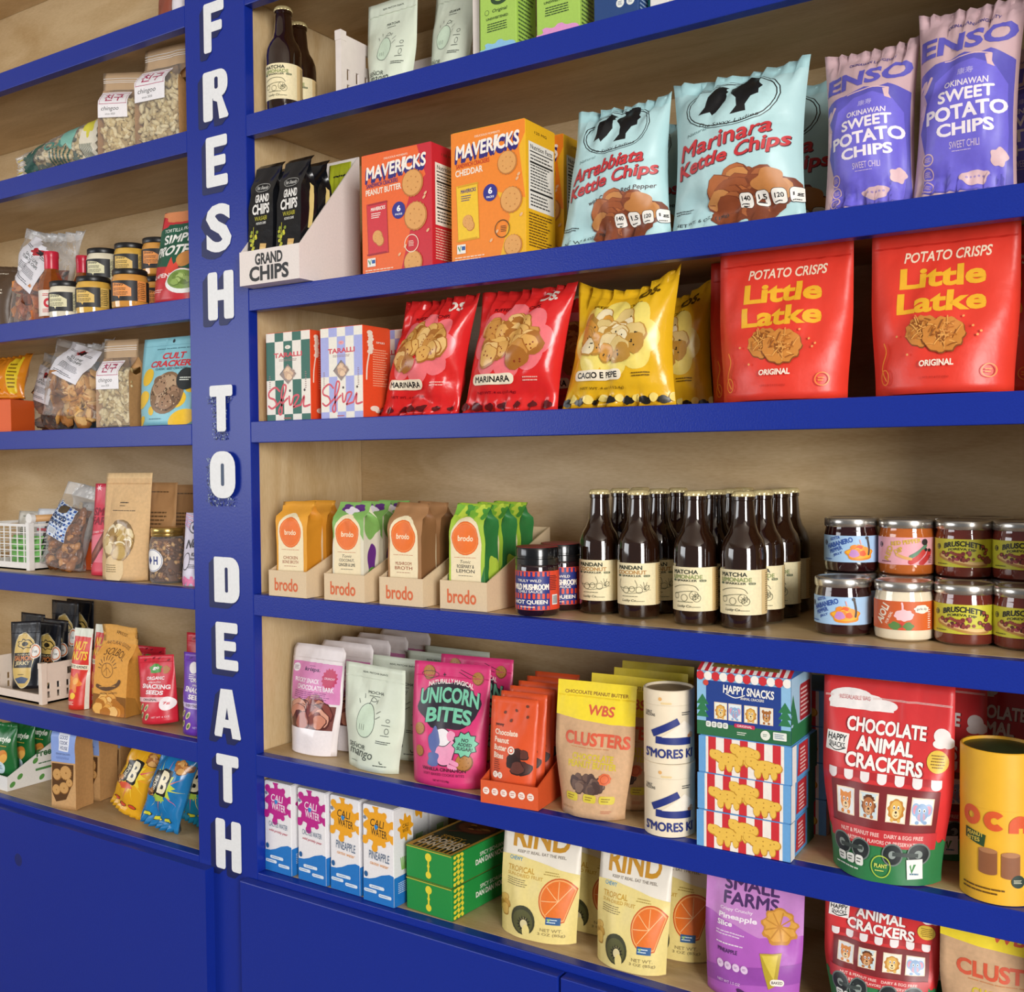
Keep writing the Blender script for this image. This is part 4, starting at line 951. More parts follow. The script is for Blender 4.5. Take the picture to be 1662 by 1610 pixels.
def unicorn(W, H, seed=0):
    PK = '#d93a78'; r, sf = sheet('cookie_pouch', W, H, .055, film(PK, .38), 'doy', .08, .93, .01, .002, seed, zipm=film('#cf3470'))
    a = Art(W, H, .4); T, K = '#79c9a8', '#2b2430'
    a.B(0, .655, .40, K, .195, 6, .05, 1)
    a.T('NATURALLY MAGICAL', 0, .815, .58, .04, '#f5e9e4', .02, 0, 0, .9)
    a.T('UNICORN', 0, .705, .76, .13, T, .055, 0, 0, .25, K, .03); a.T('BITES', .02, .565, .58, .12, T, .055, 0, 0, .15, K, .03)
    for x, y, q in ((-.30, .91, .085), (.34, .885, .075), (-.34, .45, .07), (-.33, .27, .065), (.28, .215, .10)): a.CK(x, y, q, '#b07a3c', '#7d4f22')
    a.G(-.28, .895, .12, K, .006, .03); a.K([(.10, .93), (.25, .88)], .006, K); a.K([(.12, .95), (.3, .9)], .006, K); a.S(-.09, .90, .03, K, 4, .3)
    # generic round pink and white foal shape
    a.B(.02, .30, .155, K, .125, 3, .06, 2); a.B(.02, .30, .143, '#ef9cc0', .115, 3, .06, 2); a.B(-.02, .40, .125, K, .075, 3, .05, 4); a.B(-.02, .40, .115, '#f4eef2', .068, 3, .05, 4)
    a.B(-.13, .37, .07, '#5a6aa6', .10, 4, .1, 3); a.B(-.12, .22, .075, '#5a6aa6', .06, 4, .12, 6); a.B(.09, .42, .055, '#efa0c0', .04, 3, .05, 1); a.K([(.12, .22), (.20, .20)], .05, '#ef9cc0'); a.K([(.1, .18), (.18, .165)], .05, '#ef9cc0')
    a.S(.27, .36, .155, K, 10, .78); a.S(.27, .36, .142, T, 10, .78)
    for k, t in enumerate(('NO', 'ADDED', 'SUGAR!')): a.T(t, .27, .395-.035*k, (.08, .16, .18)[k], .028, K, .03, 0, -6)
    a.T('VANILLA CINNAMON', .02, .145, .58, .028, '#4a1a30', .025); a.T('SOFT-BAKED COOKIE BITES', .02, .105, .54, .022, '#8a2450', .015); a.T('NET WT 7 OZ (198g)', .0, .05, .22, .02, '#6b1c40', .015)
    a.apply(r, sf); return r
def choc_bites(W, H, seed=0):
    OR = '#df5527'; r, sf = sheet('snack_pouch', W, H, .023, film(OR, .4), 'doy', .09, .95, .008, .0016, seed, nu=13, nv=17)
    a = Art(W, H, .45); CR = '#f6dcc6'
    a.T('yummy', -.30, .725, .2, .03, '#2b1a16', .03)
    for k, (t, wd) in enumerate((('Chocolate', .52), ('Peanut', .34), ('Butter', .30), ('Bites', .24))): a.T(t, -.40+wd/2, .66-.075*k, wd, .055, CR, .035)
    a.CH(.15, .42, .24, .24, 6, ['#4a2620', '#5e3128', '#3a1d19', '#2a1411'], 4, .55, .8); a.E(.0, .50, .075, '#f1e6da'); a.G(.0, .50, .05, OR, .02); a.L(-.3, .33, .16, .14, 7, '#7d2a12', 3)
    for x in (-.34, -.22): a.E(x, .25, .06, '#f4e8dc'); a.L(x, .25, .06, .03, 2, '#b5461f')
    for x, y, q in ((-.2, .85, 30), (.05, .88, -20), (.3, .83, 40), (.28, .93, 10), (-.05, .78, 60)): a.E(x, y, .035, '#6b3018', .014, rot=q)
    a.apply(r, sf); return r
def clusters(W, H, seed=0):
    r, sf = sheet('cluster_pouch', W, H, .050, kraft('#d3ab83'), 'doy', .08, .80, .012, .0022, seed, sealmat=film('#f6d92c', .4), zipm=film('#f0d22a'))
    a = Art(W, H, .5); Y, RD = '#f6dc30', '#dc5b3c'
    a.P([(-.5, 1), (.5, 1), (.5, .70), (.2, .695), (-.15, .71), (-.5, .735)], Y); a.T('CHOCOLATE PEANUT BUTTER', 0, .915, .80, .028, '#8a5a1e', .025)
    a.T('WBS', .08, .79, .34, .08, RD, .06, .1); a.T('CLUSTERS', .05, .575, .82, .10, RD, .055); a.L(.05, .51, .62, .016, 1, '#c98a5a')
    a.T('CHOCOLATE', .03, .445, .52, .05, '#d9c233', .03); a.T('PEANUT BUTTER', .03, .39, .62, .05, '#d9c233', .03)
    a.CH(.0, .25, .28, .065, 26, ['#6b5044', '#57403a', '#7d6356', '#4a3430'], 6, .22, .9); a.B(.22, .30, .075, '#dd6a3a', .042, 8, .05, 2); a.G(.22, .30, .05, '#b84a22', .008)
    for x in (-.22, .05, .28): a.RR(x, .15, .19, .06, '#d9c63e', .35); a.L(x, .15, .13, .035, 2, '#8a6a2a')
    a.T('NET WT 4 OZ', -.3, .06, .2, .015, '#b58a5a', .01); a.L(.3, .06, .16, .025, 2, '#c97a5a'); a.apply(r, sf); return r
def animal(a, x, y, w, h, kind):
    """one framed animal head: generic cat, bison, lion, elephant or bear"""
    bgc = {'cat': '#e9eef0', 'bison': '#cfe0e6', 'lion': '#eef0e0', 'ele': '#e6eef4', 'bear': '#e9e6da'}[kind]; a.R(x, y, w*1.12, h*1.1, '#f3dcc0'); a.R(x, y, w, h, bgc); k = a.k
    c1, c2 = {'cat': ('#e2892f', '#f6d6a6'), 'bison': ('#b5703e', '#d9a878'), 'lion': ('#e3b65c', '#f3dca2'), 'ele': ('#8fb0d6', '#c9a0b6'), 'bear': ('#a8682e', '#d9a566')}[kind]
    if kind == 'lion': a.B(x, y-.04*h, w*.46, '#c98a36', h*.44, 9, .06, 2)
    if kind == 'ele':
        for s_ in (-1, 1): a.E(x+s_*w*.3, y+h*.08, w*.22, '#9dbbe0', h*.26); a.E(x+s_*w*.31, y+h*.08, w*.14, '#e59ab0', h*.18)
    if kind in ('cat', 'bear'):
        for s_ in (-1, 1): a.P([(x+s_*w*.34, y+h*.42), (x+s_*w*.08, y+h*.28), (x+s_*w*.36, y+h*.1)], c1) if kind == 'cat' else a.E(x+s_*w*.28, y+h*.28, w*.12, c1, h*.12)
    if kind == 'bison':
        a.B(x, y+h*.02, w*.42, '#7d4522', h*.40, 11, .07, 3); a.B(x, y+h*.30, w*.28, '#5d3218', h*.14, 7, .1, 2)
        for s_ in (-1, 1): a.K([(x+s_*w*.26, y+h*.16), (x+s_*w*.42, y+h*.2), (x+s_*w*.46, y+h*.40)], w*.11, '#f4ead0')
    a.E(x, y-h*.02, w*.33, c1, h*.36); a.E(x, y-h*.2, w*.2, c2, h*.18)
    for s_ in (-1, 1): a.E(x+s_*w*.12, y+h*.06, w*.06, '#ffffff', h*.08); a.E(x+s_*w*.12, y+h*.05, w*.035, '#2b1d16', h*.05)
    if kind == 'ele': a.K([(x, y-h*.05), (x+w*.02, y-h*.3), (x+w*.12, y-h*.42)], w*.14, c1)
    else: a.E(x, y-h*.13, w*.06, '#3a2016', h*.05); a.K([(x-w*.08, y-h*.25), (x, y-h*.29), (x+w*.08, y-h*.25)], w*.03, '#3a2016')
    a.E(x-w*.2, y-h*.44, w*.1, c1, h*.08); a.E(x+w*.2, y-h*.44, w*.1, c1, h*.08)
def animal_crackers(W, H, seed=0, D=.085, up=0.0):
    RD = '#d8373a'; r, sf = sheet('cracker_pouch', W, H, D, film(RD, .38), 'doy', .07, .82, .006, .0026, seed, nu=19, nv=23, zipm=film('#e9c9c4'))
    a = Art(W, H, .4); WH = '#f5efec'; DK = '#7d2428'
    a.R(0, -.04, 1.0, .50, '#2f7d4a')
    for k in range(26): a.P([(-.5+k*.04, .2), (-.48+k*.04, .225), (-.46+k*.04, .2)], '#2f7d4a')
    for x, y, q, h in ((-.28, .90, .17, .045), (-.15, .88, .12, .04), (-.02, .865, .1, .03), (-.36, .87, .1, .03)): a.E(x, y, q, WH, h)
    a.R(-.2, .85, .5, .03, WH); a.T('RESEALABLE BAG', -.25, .895, .24, .022, '#c05a60', .015)
    for x, y, q, h in ((.415, .745, .06, .04), (.455, .715, .05, .03), (.40, .705, .05, .022)): a.E(x, y, q, WH, h)
    for k, (t, wd) in enumerate((('CHOCOLATE', .62), ('ANIMAL', .44), ('CRACKERS', .60))): a.T(t, -.0, .755-.088*k, wd*.97, .075, '#fbf6f2', .045, 0, -2, 0, '#8a1f26', .022)
    a.R(-.37, .66, .18, .10, '#f7f3ee', -4); a.T('HAPPY', -.37, .682, .15, .035, '#1f1d1f', .03, 0, -4); a.T('SNACKS', -.37, .645, .13, .028, '#1f1d1f', .025, 0, -4); a.K([(-.43, .635), (-.37, .617), (-.30, .632)], .008, '#1f1d1f')
    a.E(.39, .62, .075, '#e6c34a', .055); a.L(.39, .62, .1, .07, 5, '#7d5a1c', 2, False)
    a.R(0, .515, .80, .035, '#b52a30')
    for k in range(7): x = -.39+.13*k; a.RR(x, .505, .07, .05, '#f4ecec', .45); a.R(x, .522, .07, .02, '#f4ecec')
    a.R(.01, .37, .82, .21, DK)
    for x, kd in ((-.28, 'cat'), (-.085, 'bison'), (.125, 'lion'), (.31, 'ele')): animal(a, x, .375, .135, .12, kd)
    a.R(.0, .225, .86, .085, '#c5333a'); a.T('NUT & PEANUT FREE    DAIRY & EGG FREE', .01, .24, .66, .02, '#f0d0c8', .015); a.T('NO ARTIFICIAL FLAVORS OR PRESERVATIVES', .01, .205, .68, .02, '#f0d0c8', .015)
    for x, y in ((-.32, .165), (-.15, .155), (.12, .15), (.32, .16)): a.E(x, y, .085, '#6d7a76'); a.E(x, y, .074, '#20272a'); a.E(x, y, .03, '#8f9a96')
    a.R(-.23, .16, .2, .02, '#3a4442'); a.R(.22, .155, .2, .02, '#3a4442')
    a.G(.03, .085, .085, '#b9d04a', .008); a.T('PLANT', .03, .09, .11, .02, '#dfe36a', .025); a.L(.03, .065, .1, .012, 1, '#dfe36a'); a.R(.30, .085, .12, .10, '#eef0ea', 5); a.P([(.26, .10), (.28, .06), (.31, .11), (.29, .11), (.28, .08), (.27, .11)], '#3f8a4a'); a.L(.31, .06, .09, .02, 1, '#2f6a8a')
    for k in range(3): a.RR(-.33+.085*k, .095, .075, .05, '#eef0ea', .3); a.L(-.33+.085*k, .095, .05, .03, 2, '#22332a')
    a.L(-.25, .05, .3, .018, 1, '#dfe8dc')
    for v_, f_, c_ in a.it: v_[:, 1] += up
    a.apply(r, sf); return r
def cookie_shape(a, x, y, w, h):
    w *= 1.12; h *= 1.15
    for dx, dy, q, p in ((0, 0, .40, .26), (-.36, .12, .2, .2), (.34, .02, .14, .18), (-.2, -.28, .10, .2), (.02, -.28, .09, .2), (.25, -.26, .09, .2), (-.46, .2, .09, .12)):
        a.E(x+dx*w+.004, y+dy*h-.01, q*w*1.05, '#c78f2a', p*h*1.05, 14)
    for dx, dy, q, p in ((0, 0, .40, .26), (-.36, .12, .2, .2), (.34, .02, .14, .18), (-.2, -.28, .10, .2), (.02, -.28, .09, .2), (.25, -.26, .09, .2), (-.46, .2, .09, .12)): a.E(x+dx*w, y+dy*h, q*w*.93, '#eec152', p*h*.92, 14)
    for dx, dy in ((-.38, .16), (-.2, .05), (.0, .08), (.2, .0), (.0, -.1), (.3, .05)): a.E(x+dx*w, y+dy*h, w*.02, '#b9802a', n=6)
def stripes_box(W, H, D):
    """low side-lying cracker box with red and white stripes"""
    r, f, s, t = carton('animal_cracker_box', W, H, D, card('#5f9fd8'))
    a = Art(W, H, .5); a.R(0, .5, 1, 1, '#6aa6dc'); a.R(0, .5, .84, 1, '#f4ece4')
    for k in range(5): a.R(-.35+.1735*k, .5, .085, 1, '#cf2e37')
    cookie_shape(a, -.17, .44, .34, .62); cookie_shape(a, .02, .66, .28, .66); cookie_shape(a, .22, .38, .34, .6); a.apply(r, f)
    b = Art(D, H, .5); b.R(-.42, .5, .16, 1, '#f1f1ee'); b.R(.35, .5, .3, 1, '#2f6a46'); b.P([(-.3, .12), (.12, .12), (.12, .95), (-.24, .95)], '#c2313a'); b.L(-.06, .5, .26, .7, 7, '#f0d6d0', 3); b.apply(r, s, 'side_print'); return r
def happy_box(W, H, D):
    """upright cracker box with an awning-like sloping top"""
    r = thing('animal_cracker_box'); hw = H*.80; b = MB()
    prof = [(0, 0), (D, 0), (D, hw*1.02), (D*.62, H), (D*.45, H), (0, hw)]
    b.plate(prof, [], lambda p, q, c: (-W/2+c, p, q), W); bevel(b.build('body', card('#2c5fa8'), r), .001, 2)
    f = quad((-W/2, 0, 0), (W/2, 0, 0), (-W/2, 0, hw)); a = Art(W, hw, .5); B = '#20408e'
    a.R(0, .5, 1, 1, '#8fc0e4'); a.R(0, .1, 1, .24, '#2f6e46'); a.R(0, .53, .80, .66, B)
    for x in (-.44, .44):
        for y in (.28, .38, .48): a.P([(x-.07, y), (x+.07, y), (x, y+.16)], '#2f7a4e')
    for x, kd in ((-.24, 'lion'), (-.085, 'ele'), (.085, 'lion'), (.25, 'bear')): animal(a, x, .40, .125, .24, kd)
    a.T('HAPPY SNACKS', .06, .74, .54, .13, '#f4f2ee', .03, 0, -2); a.K([(-.18, .68), (-.08, .63), (.02, .68)], .01, '#f4f2ee'); a.T('ANIMAL CRACKERS', .10, .63, .25, .04, '#f4f2ee', .015); a.E(-.4, .82, .03, '#d04a3a')
    for k in range(12):
        x = -.46+.084*k; a.E(x, .93, .044, '#f4efe8' if k % 2 else '#cf2e37', .07)
    a.RR(.02, .205, .22, .06, '#c9305a', .3); a.T('ORIGINAL', .02, .205, .16, .035, '#f6dada', .02)
    for k in range(4): a.RR(-.37+.062*k, .18, .055, .09, '#e9ece4', .3); a.L(-.37+.062*k, .18, .035, .05, 2, '#2b3a34')
    a.E(.24, .11, .05, '#e9ece0'); a.L(.24, .11, .05, .05, 2, '#2f6e46'); a.RR(.39, .12, .14, .12, '#e9ece4', .1); a.L(.39, .12, .11, .08, 3, '#2f5f8a'); a.L(.0, .09, .12, .06, 2, '#e9ece0'); a.apply(r, f)
    t = quad((-W/2, 0, hw), (W/2, 0, hw), (-W/2, D*.45, H)); c = Art(W, .05, .5)
    for k in range(13): c.R(-.48+.08*k, .5, .04, 1, '#cf2e37'); c.R(-.44+.08*k, .5, .04, 1, '#f4efe8')
    c.P([(-.36, .2), (.36, .2), (.33, 1), (-.33, 1)], '#7d6a34'); cookie_shape(c, -.15, .6, .2, .5); cookie_shape(c, .15, .6, .2, .5); c.apply(r, t, 'awning_print')
    s = quad((W/2, 0, 0), (W/2, D, 0), (W/2, 0, hw)); e = Art(D, hw, .5); e.R(0, .5, 1, 1, '#a9cfe8'); e.R(0, .12, 1, .28, '#2f7a4a'); e.RR(.16, .56, .52, .56, '#b02c34', .1); e.L(.16, .56, .42, .46, 7, '#f0d0cc', 3)
    for x, y in ((-.4, .3), (-.3, .22), (-.42, .45)): e.P([(x-.14, y), (x+.14, y), (x, y+.3)], '#2f7a4e')
    e.apply(r, s, 'side_print'); return r
def water(kind, W, H, D):
    """tall water carton with a splash"""
    r, f, s, t = carton('water_carton', W, H, D, card('#f0eef0')); SP = '#c0218a' if kind == 'c' else '#f2a920'; BL = '#1f78c8'
    def face(a, sx=1):
        a.P([(-.5, 0), (.5, 0), (.5, .32), (.36, .33), (.1, .30), (-.1, .26), (-.3, .235), (-.5, .23)], BL)
        for k in range(9): t_ = k*.7+.3; q_ = (.50, .40, .54)[k % 3]; a.K([(0, .78), (q_*math.cos(t_), .78+q_*.43*math.sin(t_))], (.16, .11, .13)[k % 3], SP); a.E(q_*math.cos(t_), .78+q_*.43*math.sin(t_), (.10, .08, .11)[k % 3], SP)
        a.B(0, .78, .41, SP, .17, 7, .08, 2); IN = '#f3e7ef' if kind == 'c' else '#3a2a16'
        a.T('CALI', -.02, .83, .44, .08, IN, .01, .1, -3); a.T('WATER', .04, .735, .52, .08, IN, .01, -.05, -5); a.B(-.05, .79, .06, '#2f8ad0', .025, 3, .1, 1)
        a.E(-.42, .87, .05, '#7d8aa0', .02); a.E(-.40, .28, .06, '#1f5f9a', .03)
    a = Art(W, H, .5); face(a)
    if kind == 'c': a.T('CACTUS WATER', .02, .53, .70, .055, '#3a5a7a', .0, 0, -2); a.T('wild prickly pear', .02, .455, .70, .035, '#c2445a', .01, .25, -3)
    else: a.T('PINEAPPLE', .04, .49, .66, .085, '#3a5a7a', .0, 0, -3); a.T('cactus water', .04, .405, .6, .03, '#e8a45a', .01, .25, -3)
    a.RR(-.05, .165, .5, .035, '#dfe9f3', .5); a.RR(-.26, .115, .42, .035, '#dfe9f3', .5); a.RR(.22, .09, .42, .035, '#dfe9f3', .5)
    for x, y in ((-.05, .165), (-.26, .115), (.22, .09)): a.L(x, y, .34, .014, 1, '#4a7aa8')
    a.apply(r, f); b = Art(D, H, .5); b.R(0, .15, 1, .3, BL); b.B(.1, .78, .34, SP, .12, 8, .2, 3); b.T('CALI', .1, .80, .3, .04, '#3a2a16', .01); b.T('WATER', .1, .75, .3, .04, '#3a2a16', .01)
    for k in range(5): b.K([(-.1+.05*k, .36), (-.15+.08*k, .48)], .05, '#8abf5a')
    b.L(.05, .18, .7, .12, 6, '#cfe0ef', 3); b.apply(r, s, 'side_print'); return r
def noodle(W, H, D):
    r, f, s, t = carton('noodle_box', W, H, D, card('#1f8f3f')); a = Art(W, H, .5); Y = '#e9d83a'
    a.R(0, .985, 1, .03, '#c9b23a')
    a.E(0, .78, .07, Y); a.R(0, .5, .035, .4, Y); a.E(0, .22, .06, Y); a.E(0, .5, .03, Y); a.apply(r, f)
    b = Art(D, H, .5)
    for k in range(6):
        y = .08+.17*k
        for x in (-.46, -.41, -.36): b.E(x, y, .018, Y, .055)
        b.K([(-.46, y), (-.41, y+.08)], .012, Y); b.K([(-.41, y), (-.36, y+.08)], .012, Y)
    b.T('SPICY SICHUAN', .05, .66, .34, .13, '#e9f0dc', .01); b.T('DAN DAN NOODLES', .08, .45, .52, .18, '#f2f4e6', .035); b.apply(r, s, 'side_print')
    c = Art(W, D, .5); c.R(0, .5, 1, 1, '#c79b3a'); c.R(0, .5, .88, .96, '#23331f')
    for k in range(9): c.K([(-.42+.1*k, .02), (-.42+.1*k, .14), (-.40+.1*k, .3)], .04, '#c79b3a')
    c.T('DAN DAN', 0, .13, .8, .09, '#e9dcc0', .03); c.T('NOODLES', 0, .23, .8, .09, '#e9dcc0', .03); c.T('SPICY', 0, .34, .5, .05, '#c79b3a', .02)
    c.E(.02, .66, .42, '#3a2016', .17); c.E(.02, .66, .36, '#6b3a20', .14); c.CH(.02, .67, .3, .1, 10, ['#8a5a2e', '#a9713a', '#5d3418', '#3a1d10'], 2, .3, .5); c.K([(-.3, .45), (.2, .6)], .02, '#8a2a1c'); c.apply(r, t, 'top_print'); return r
def rind(W, H, seed=0):
    r, sf = sheet('dried_fruit_pouch', W, H, .05, film('#efe8da', .4), 'doy', .07, .95, .012, .0024, seed, zipm=film('#e9e2d4'))
    a = Art(W, H, .42); Y = '#ecd98c'; G = '#c88f1e'
    a.P([(-.5, 0), (.5, 0), (.5, .60), (.3, .62), (.0, .66), (-.25, .69), (-.5, .68)], Y)
    a.T('RIND', .0, .86, .72, .20, G, .03); a.T('KEEP IT REAL. EAT THE PEEL.', .02, .725, .62, .025, '#8a8074', .015)
    a.T('CHEWY', -.30, .66, .18, .035, '#3f8fb4', .03); a.T('TROPICAL', -.22, .575, .36, .05, '#c79a2a', .02); a.T('SUN-DRIED FRUIT', -.16, .525, .48, .03, '#c79a2a', .015); a.L(-.24, .46, .32, .07, 4, '#8a7a4a', 3); a.L(.18, .58, .2, .04, 2, '#b59a4a', 4, False)
    O = '#e8762a'
    a.E(.30, .37, .24, '#cf5a1c', rot=28, a0=10, a1=262); a.E(.30, .37, .225, '#f5b06a', rot=28, a0=10, a1=262); a.E(.30, .37, .21, O, rot=28, a0=10, a1=262)
    for k in range(5): t = math.radians(50+45*k); a.K([(.30, .37), (.30+.2*math.cos(t), .37+.2*math.sin(t)*a.k)], .008, '#f7c48a')
    a.E(-.13, .16, .17, '#3f4028', .125, rot=-10); a.E(-.13, .15, .14, '#5a5a34', .10, rot=-10); a.E(-.11, .13, .06, '#cfc08a', .055); a.S(-.11, .13, .1, '#2b2a1a', 14, .6, .075); a.E(-.11, .13, .05, '#e0d2a0', .04); a.E(-.08, .07, .05, Y, .06)
    a.CH(-.44, .28, .08, .14, 5, ['#d9b35c', '#c79a44', '#e6c87c', '#a97f30'], 2, .8, .9)
    a.R(.26, .20, .17, .065, '#2f5f94'); a.L(.26, .20, .14, .045, 2, '#d9e6ee'); a.P([(.19, .215), (.21, .185), (.235, .22)], '#9fc47a'); a.T('NET WT.', .24, .115, .26, .028, '#9a8a5a', .01); a.T('3 OZ (85g)', .24, .075, .32, .03, '#9a8a5a', .01); a.apply(r, sf); return r
def small_farms(W, H, seed=0):
    r, sf = sheet('dried_fruit_pouch', W, H, .05, film('#b45fc0', .42), 'doy', .07, .93, .01, .0026, seed, zipm=film('#a956b6'))
    a = Art(W, H, .42); D = '#4a2a62'
    a.P([(-.5, 1), (.5, 1), (.5, .56), (.1, .50), (-.5, .62)], '#c887cc'); a.P([(-.5, .2), (.5, .35), (.5, .2), (-.5, .08)], '#9a4cac')
    a.T('SMALL', -.02, .85, .56, .10, D, .05); a.T('FARMS', -.02, .74, .56, .10, D, .05)
    a.T('Crispy Crunchy', -.16, .655, .34, .03, '#f2e2f2', .015); a.T('Pineapple', -.14, .60, .40, .05, '#f6ecf6', .03); a.T('Slice', -.27, .55, .16, .04, '#f6ecf6', .03); a.L(-.2, .48, .32, .04, 2, '#e9cdec', 3); a.L(-.18, .41, .34, .02, 1, '#f2e2f2', 4); a.T('PINEAPPLE', -.22, .36, .22, .03, D, .02)
    a.B(.28, .60, .17, '#c98a34', .13, 9, .08, 2); a.B(.28, .605, .15, '#e0a548', .11, 9, .08, 2); a.E(.33, .64, .05, '#c887cc', .04)
    for k in range(9): t = k*.7; a.K([(.28, .60), (.28+.14*math.cos(t), .60+.1*math.sin(t))], .012, '#c98a34')
    a.P([(.12, .40), (.32, .42), (.30, .18), (.22, .14)], '#b9a02e'); a.P([(.14, .39), (.29, .405), (.27, .22)], '#d9c24a'); a.RR(.3, .2, .13, .05, '#f4ece0', .45); a.T('BAKED', .3, .2, .1, .022, '#3a2a3a', .02)
    for k in range(4): a.E(-.30+.09*k, .25, .04, '#e9cdec'); a.L(-.30+.09*k, .25, .04, .02, 2, '#7a3a8a')
    a.T('NET WT 1.5 OZ', -.2, .13, .26, .02, '#e9cdec', .01); a.E(.0, .05, .12, '#4f2a5a', .03, rot=-30); a.apply(r, sf); return r
def grand_chips(W, H, D, seed=0):
    K = '#141519'; r, sf, rt = gusset('chip_pouch', W, H, D, film(K, .22), film(K, .22), None, .92, .006, .0026, seed, .35, soft=.16)
    a = Art(W, H, .35)
    a.R(0, .76, .50, .06, '#141519'); a.G(0, .76, .28, '#c9c9c4', .012, .035); a.T('Fine Snacks', 0, .76, .40, .03, '#e9e9e4', .0, .3)
    a.T('GRAND', .02, .675, .56, .065, '#f3f1ec', .04); a.T('CHIPS', .0, .59, .70, .085, '#f3f1ec', .055); a.T('WASABI', .0, .515, .5, .035, '#c9c23a', .0); a.T('POTATO CHIPS', .02, .475, .4, .02, '#e9e9e4', .02)
    for k in range(16): rd = random.Random(k); a.E(-.28+rd.uniform(-.14, .16), .30+rd.uniform(-.12, .12), .05, ['#d9d23a', '#b9b92e', '#8a9a2a'][k % 3], .014, rot=rd.uniform(0, 180))
    a.K([(-.3, .1), (-.28, .45)], .02, '#c9c23a'); a.R(.10, .19, .24, .24, '#d9b06a', -6); a.R(.08, .18, .2, .2, '#e8c684', -6); a.B(-.1, .07, .3, '#4a5a3a', .04, 7, .1, 3); a.apply(r, sf)
    b = Art(D, H, .35); b.P([(-.05, .40), (.22, .40), (.36, .74), (.12, .76)], '#e6cf86'); b.T('WASABI', -.02, .22, 1.1, .024, '#c9c23a', .01, 0, 90); b.T('POTATO CHIPS', .2, .22, 1.1, .018, '#f3f1ec', .01, 0, 90); b.apply(r, rt, 'side_print'); return r
def seed_carton(kind, W, H, D):
    base = {'o': '#a9cf5c', 'v': '#a9cf5c', 'b': '#23467e'}[kind]; r, f, s, t = carton('drink_carton', W, H, D, card(base)); a = Art(W, H, .5); K = '#2f4a2a'
    if kind != 'b':
        a.E(.05, .42, .24, K, .045); a.E(.05, .43, .15, '#a9cf5c', .03)
        a.T('Original' if kind == 'o' else 'Vanilla', .05, .335, .40, .032, K, .01, .25); a.E(-.3, .335, .06, K); a.E(-.3, .335, .05, '#a9cf5c'); a.T('UNSWEETENED', -.02, .285, .6, .018, K, .02); a.L(-.02, .22, .7, .07, 4, K, 2, False)
        a.B(.0, .03, .55, '#8fc4e6' if kind == 'o' else '#e39ad0', .08, 9, .12, 3)
    else:
        for x in (.1, .33): a.E(x, .15, .09, '#e9ece6'); a.L(x, .15, .1, .03, 3, '#23467e')
        a.L(-.1, .6, .6, .2, 5, '#9fb6d6', 3)
    a.apply(r, f)
    b = Art(D, H, .5); b.L(0, .5, .8, .9, 30, '#4a6a3a' if kind != 'b' else '#9fb6d6', 4); b.apply(r, s, 'side_print'); return r
def crate(W, D, hb, hf, col, name='storage_crate', side=None):
    """folding crate with slotted walls, front wall low"""
    r = thing(name); m = mat(col, .5, var=.03); b = MB(); t = .004
    b.box(-W/2, W/2, 0, D, 0, t); b.build('crate_base', m, r)
    def wall(nm, L, h, fn, holes):
        MB().plate([(0, 0), (L, 0), (L, h), (0, h)], holes, fn, t).build(nm, m, r)
    def slots(L, h):
        o = []
        if h > .05:
            o.append([(L*.36, h*.66), (L*.64, h*.66), (L*.64, h*.84), (L*.36, h*.84)])
            n = 7
            for i in range(n):
                x = L*(.10+.80*i/(n-1))
                for z0, z1 in ((.14, .30), (.36, .52)): o.append([(x-L*.022, h*z0), (x+L*.022, h*z0), (x+L*.022, h*z1), (x-L*.022, h*z1)])
        return o
    wall('front_wall', W, hf, lambda p, q, c: (-W/2+p, c, q), []); wall('back_wall', W, hb, lambda p, q, c: (-W/2+p, D-t+c, q), slots(W, hb))
    wall('side_wall', D, hb, lambda p, q, c: (W/2-t+c, p, q), slots(D, hb)); wall('side_wall', D, hb, lambda p, q, c: (-W/2+c, p, q), slots(D, hb))
    for x in (-W/2, W/2): MB().box(x-.006, x+.006, -.003, .009, 0, hb*.96).build('corner_post', m, r); MB().box(x-.006, x+.006, D-.009, D+.003, 0, hb).build('corner_post', m, r)
    for x in (-W/2, W/2): MB().box(x-.0065, x+.0065, -.004, .010, hb*.9, hb*1.04).build('stacking_clip', m, r)
    return r
# ------------------------------------------------------------------ packs of the narrow bay
CLEAR = clear()
def puff_bag(W, H, D=.06, seed=0):
    """clear-fronted kraft bag of pale puffed snack with a paper label"""
    r, sf, rt = gusset('snack_bag', W, H, D, CLEAR, kraft('#c79a66'), kraft('#b98f5e'), .80, .0, .0016, seed, .15, sealmat=matte('#bd9f7c'))
    heap(sf, r, 'puffed_snack', [matte(c) for c in ('#dccb9c', '#e6d8ae', '#cdb883', '#b89f6c')], 170, seed, (-.45, .45), (.02, .68), .0075, (1.25, .62, .55), .0035, core=3)
    a = Art(W, H, .55); a.R(-.14, .58, .70, .32, '#f0edf0'); RD = '#b0305c'
    a.T('친구', -.14, .655, .46, .105, RD, .02); 
    for x, y, w_, h_ in ((-.14, .72, .64, .006), (-.14, .575, .66, .006), (-.46, .648, .008, .15), (.175, .648, .008, .15)): a.R(x, y, w_, h_, RD)
    a.T('chingoo', -.20, .515, .42, .06, '#222222', .0, .25); a.T('since 2020', -.2, .46, .24, .022, '#333333', .0)
    a.apply(r, sf, 'paper_label', .001)
    z = Art(W, H, .3)
    for y in (.865, .885, .915): z.R(0, y, .97, .007, '#e9e4dc')
    z.apply(r, sf, 'zip_closure', .0012); return r
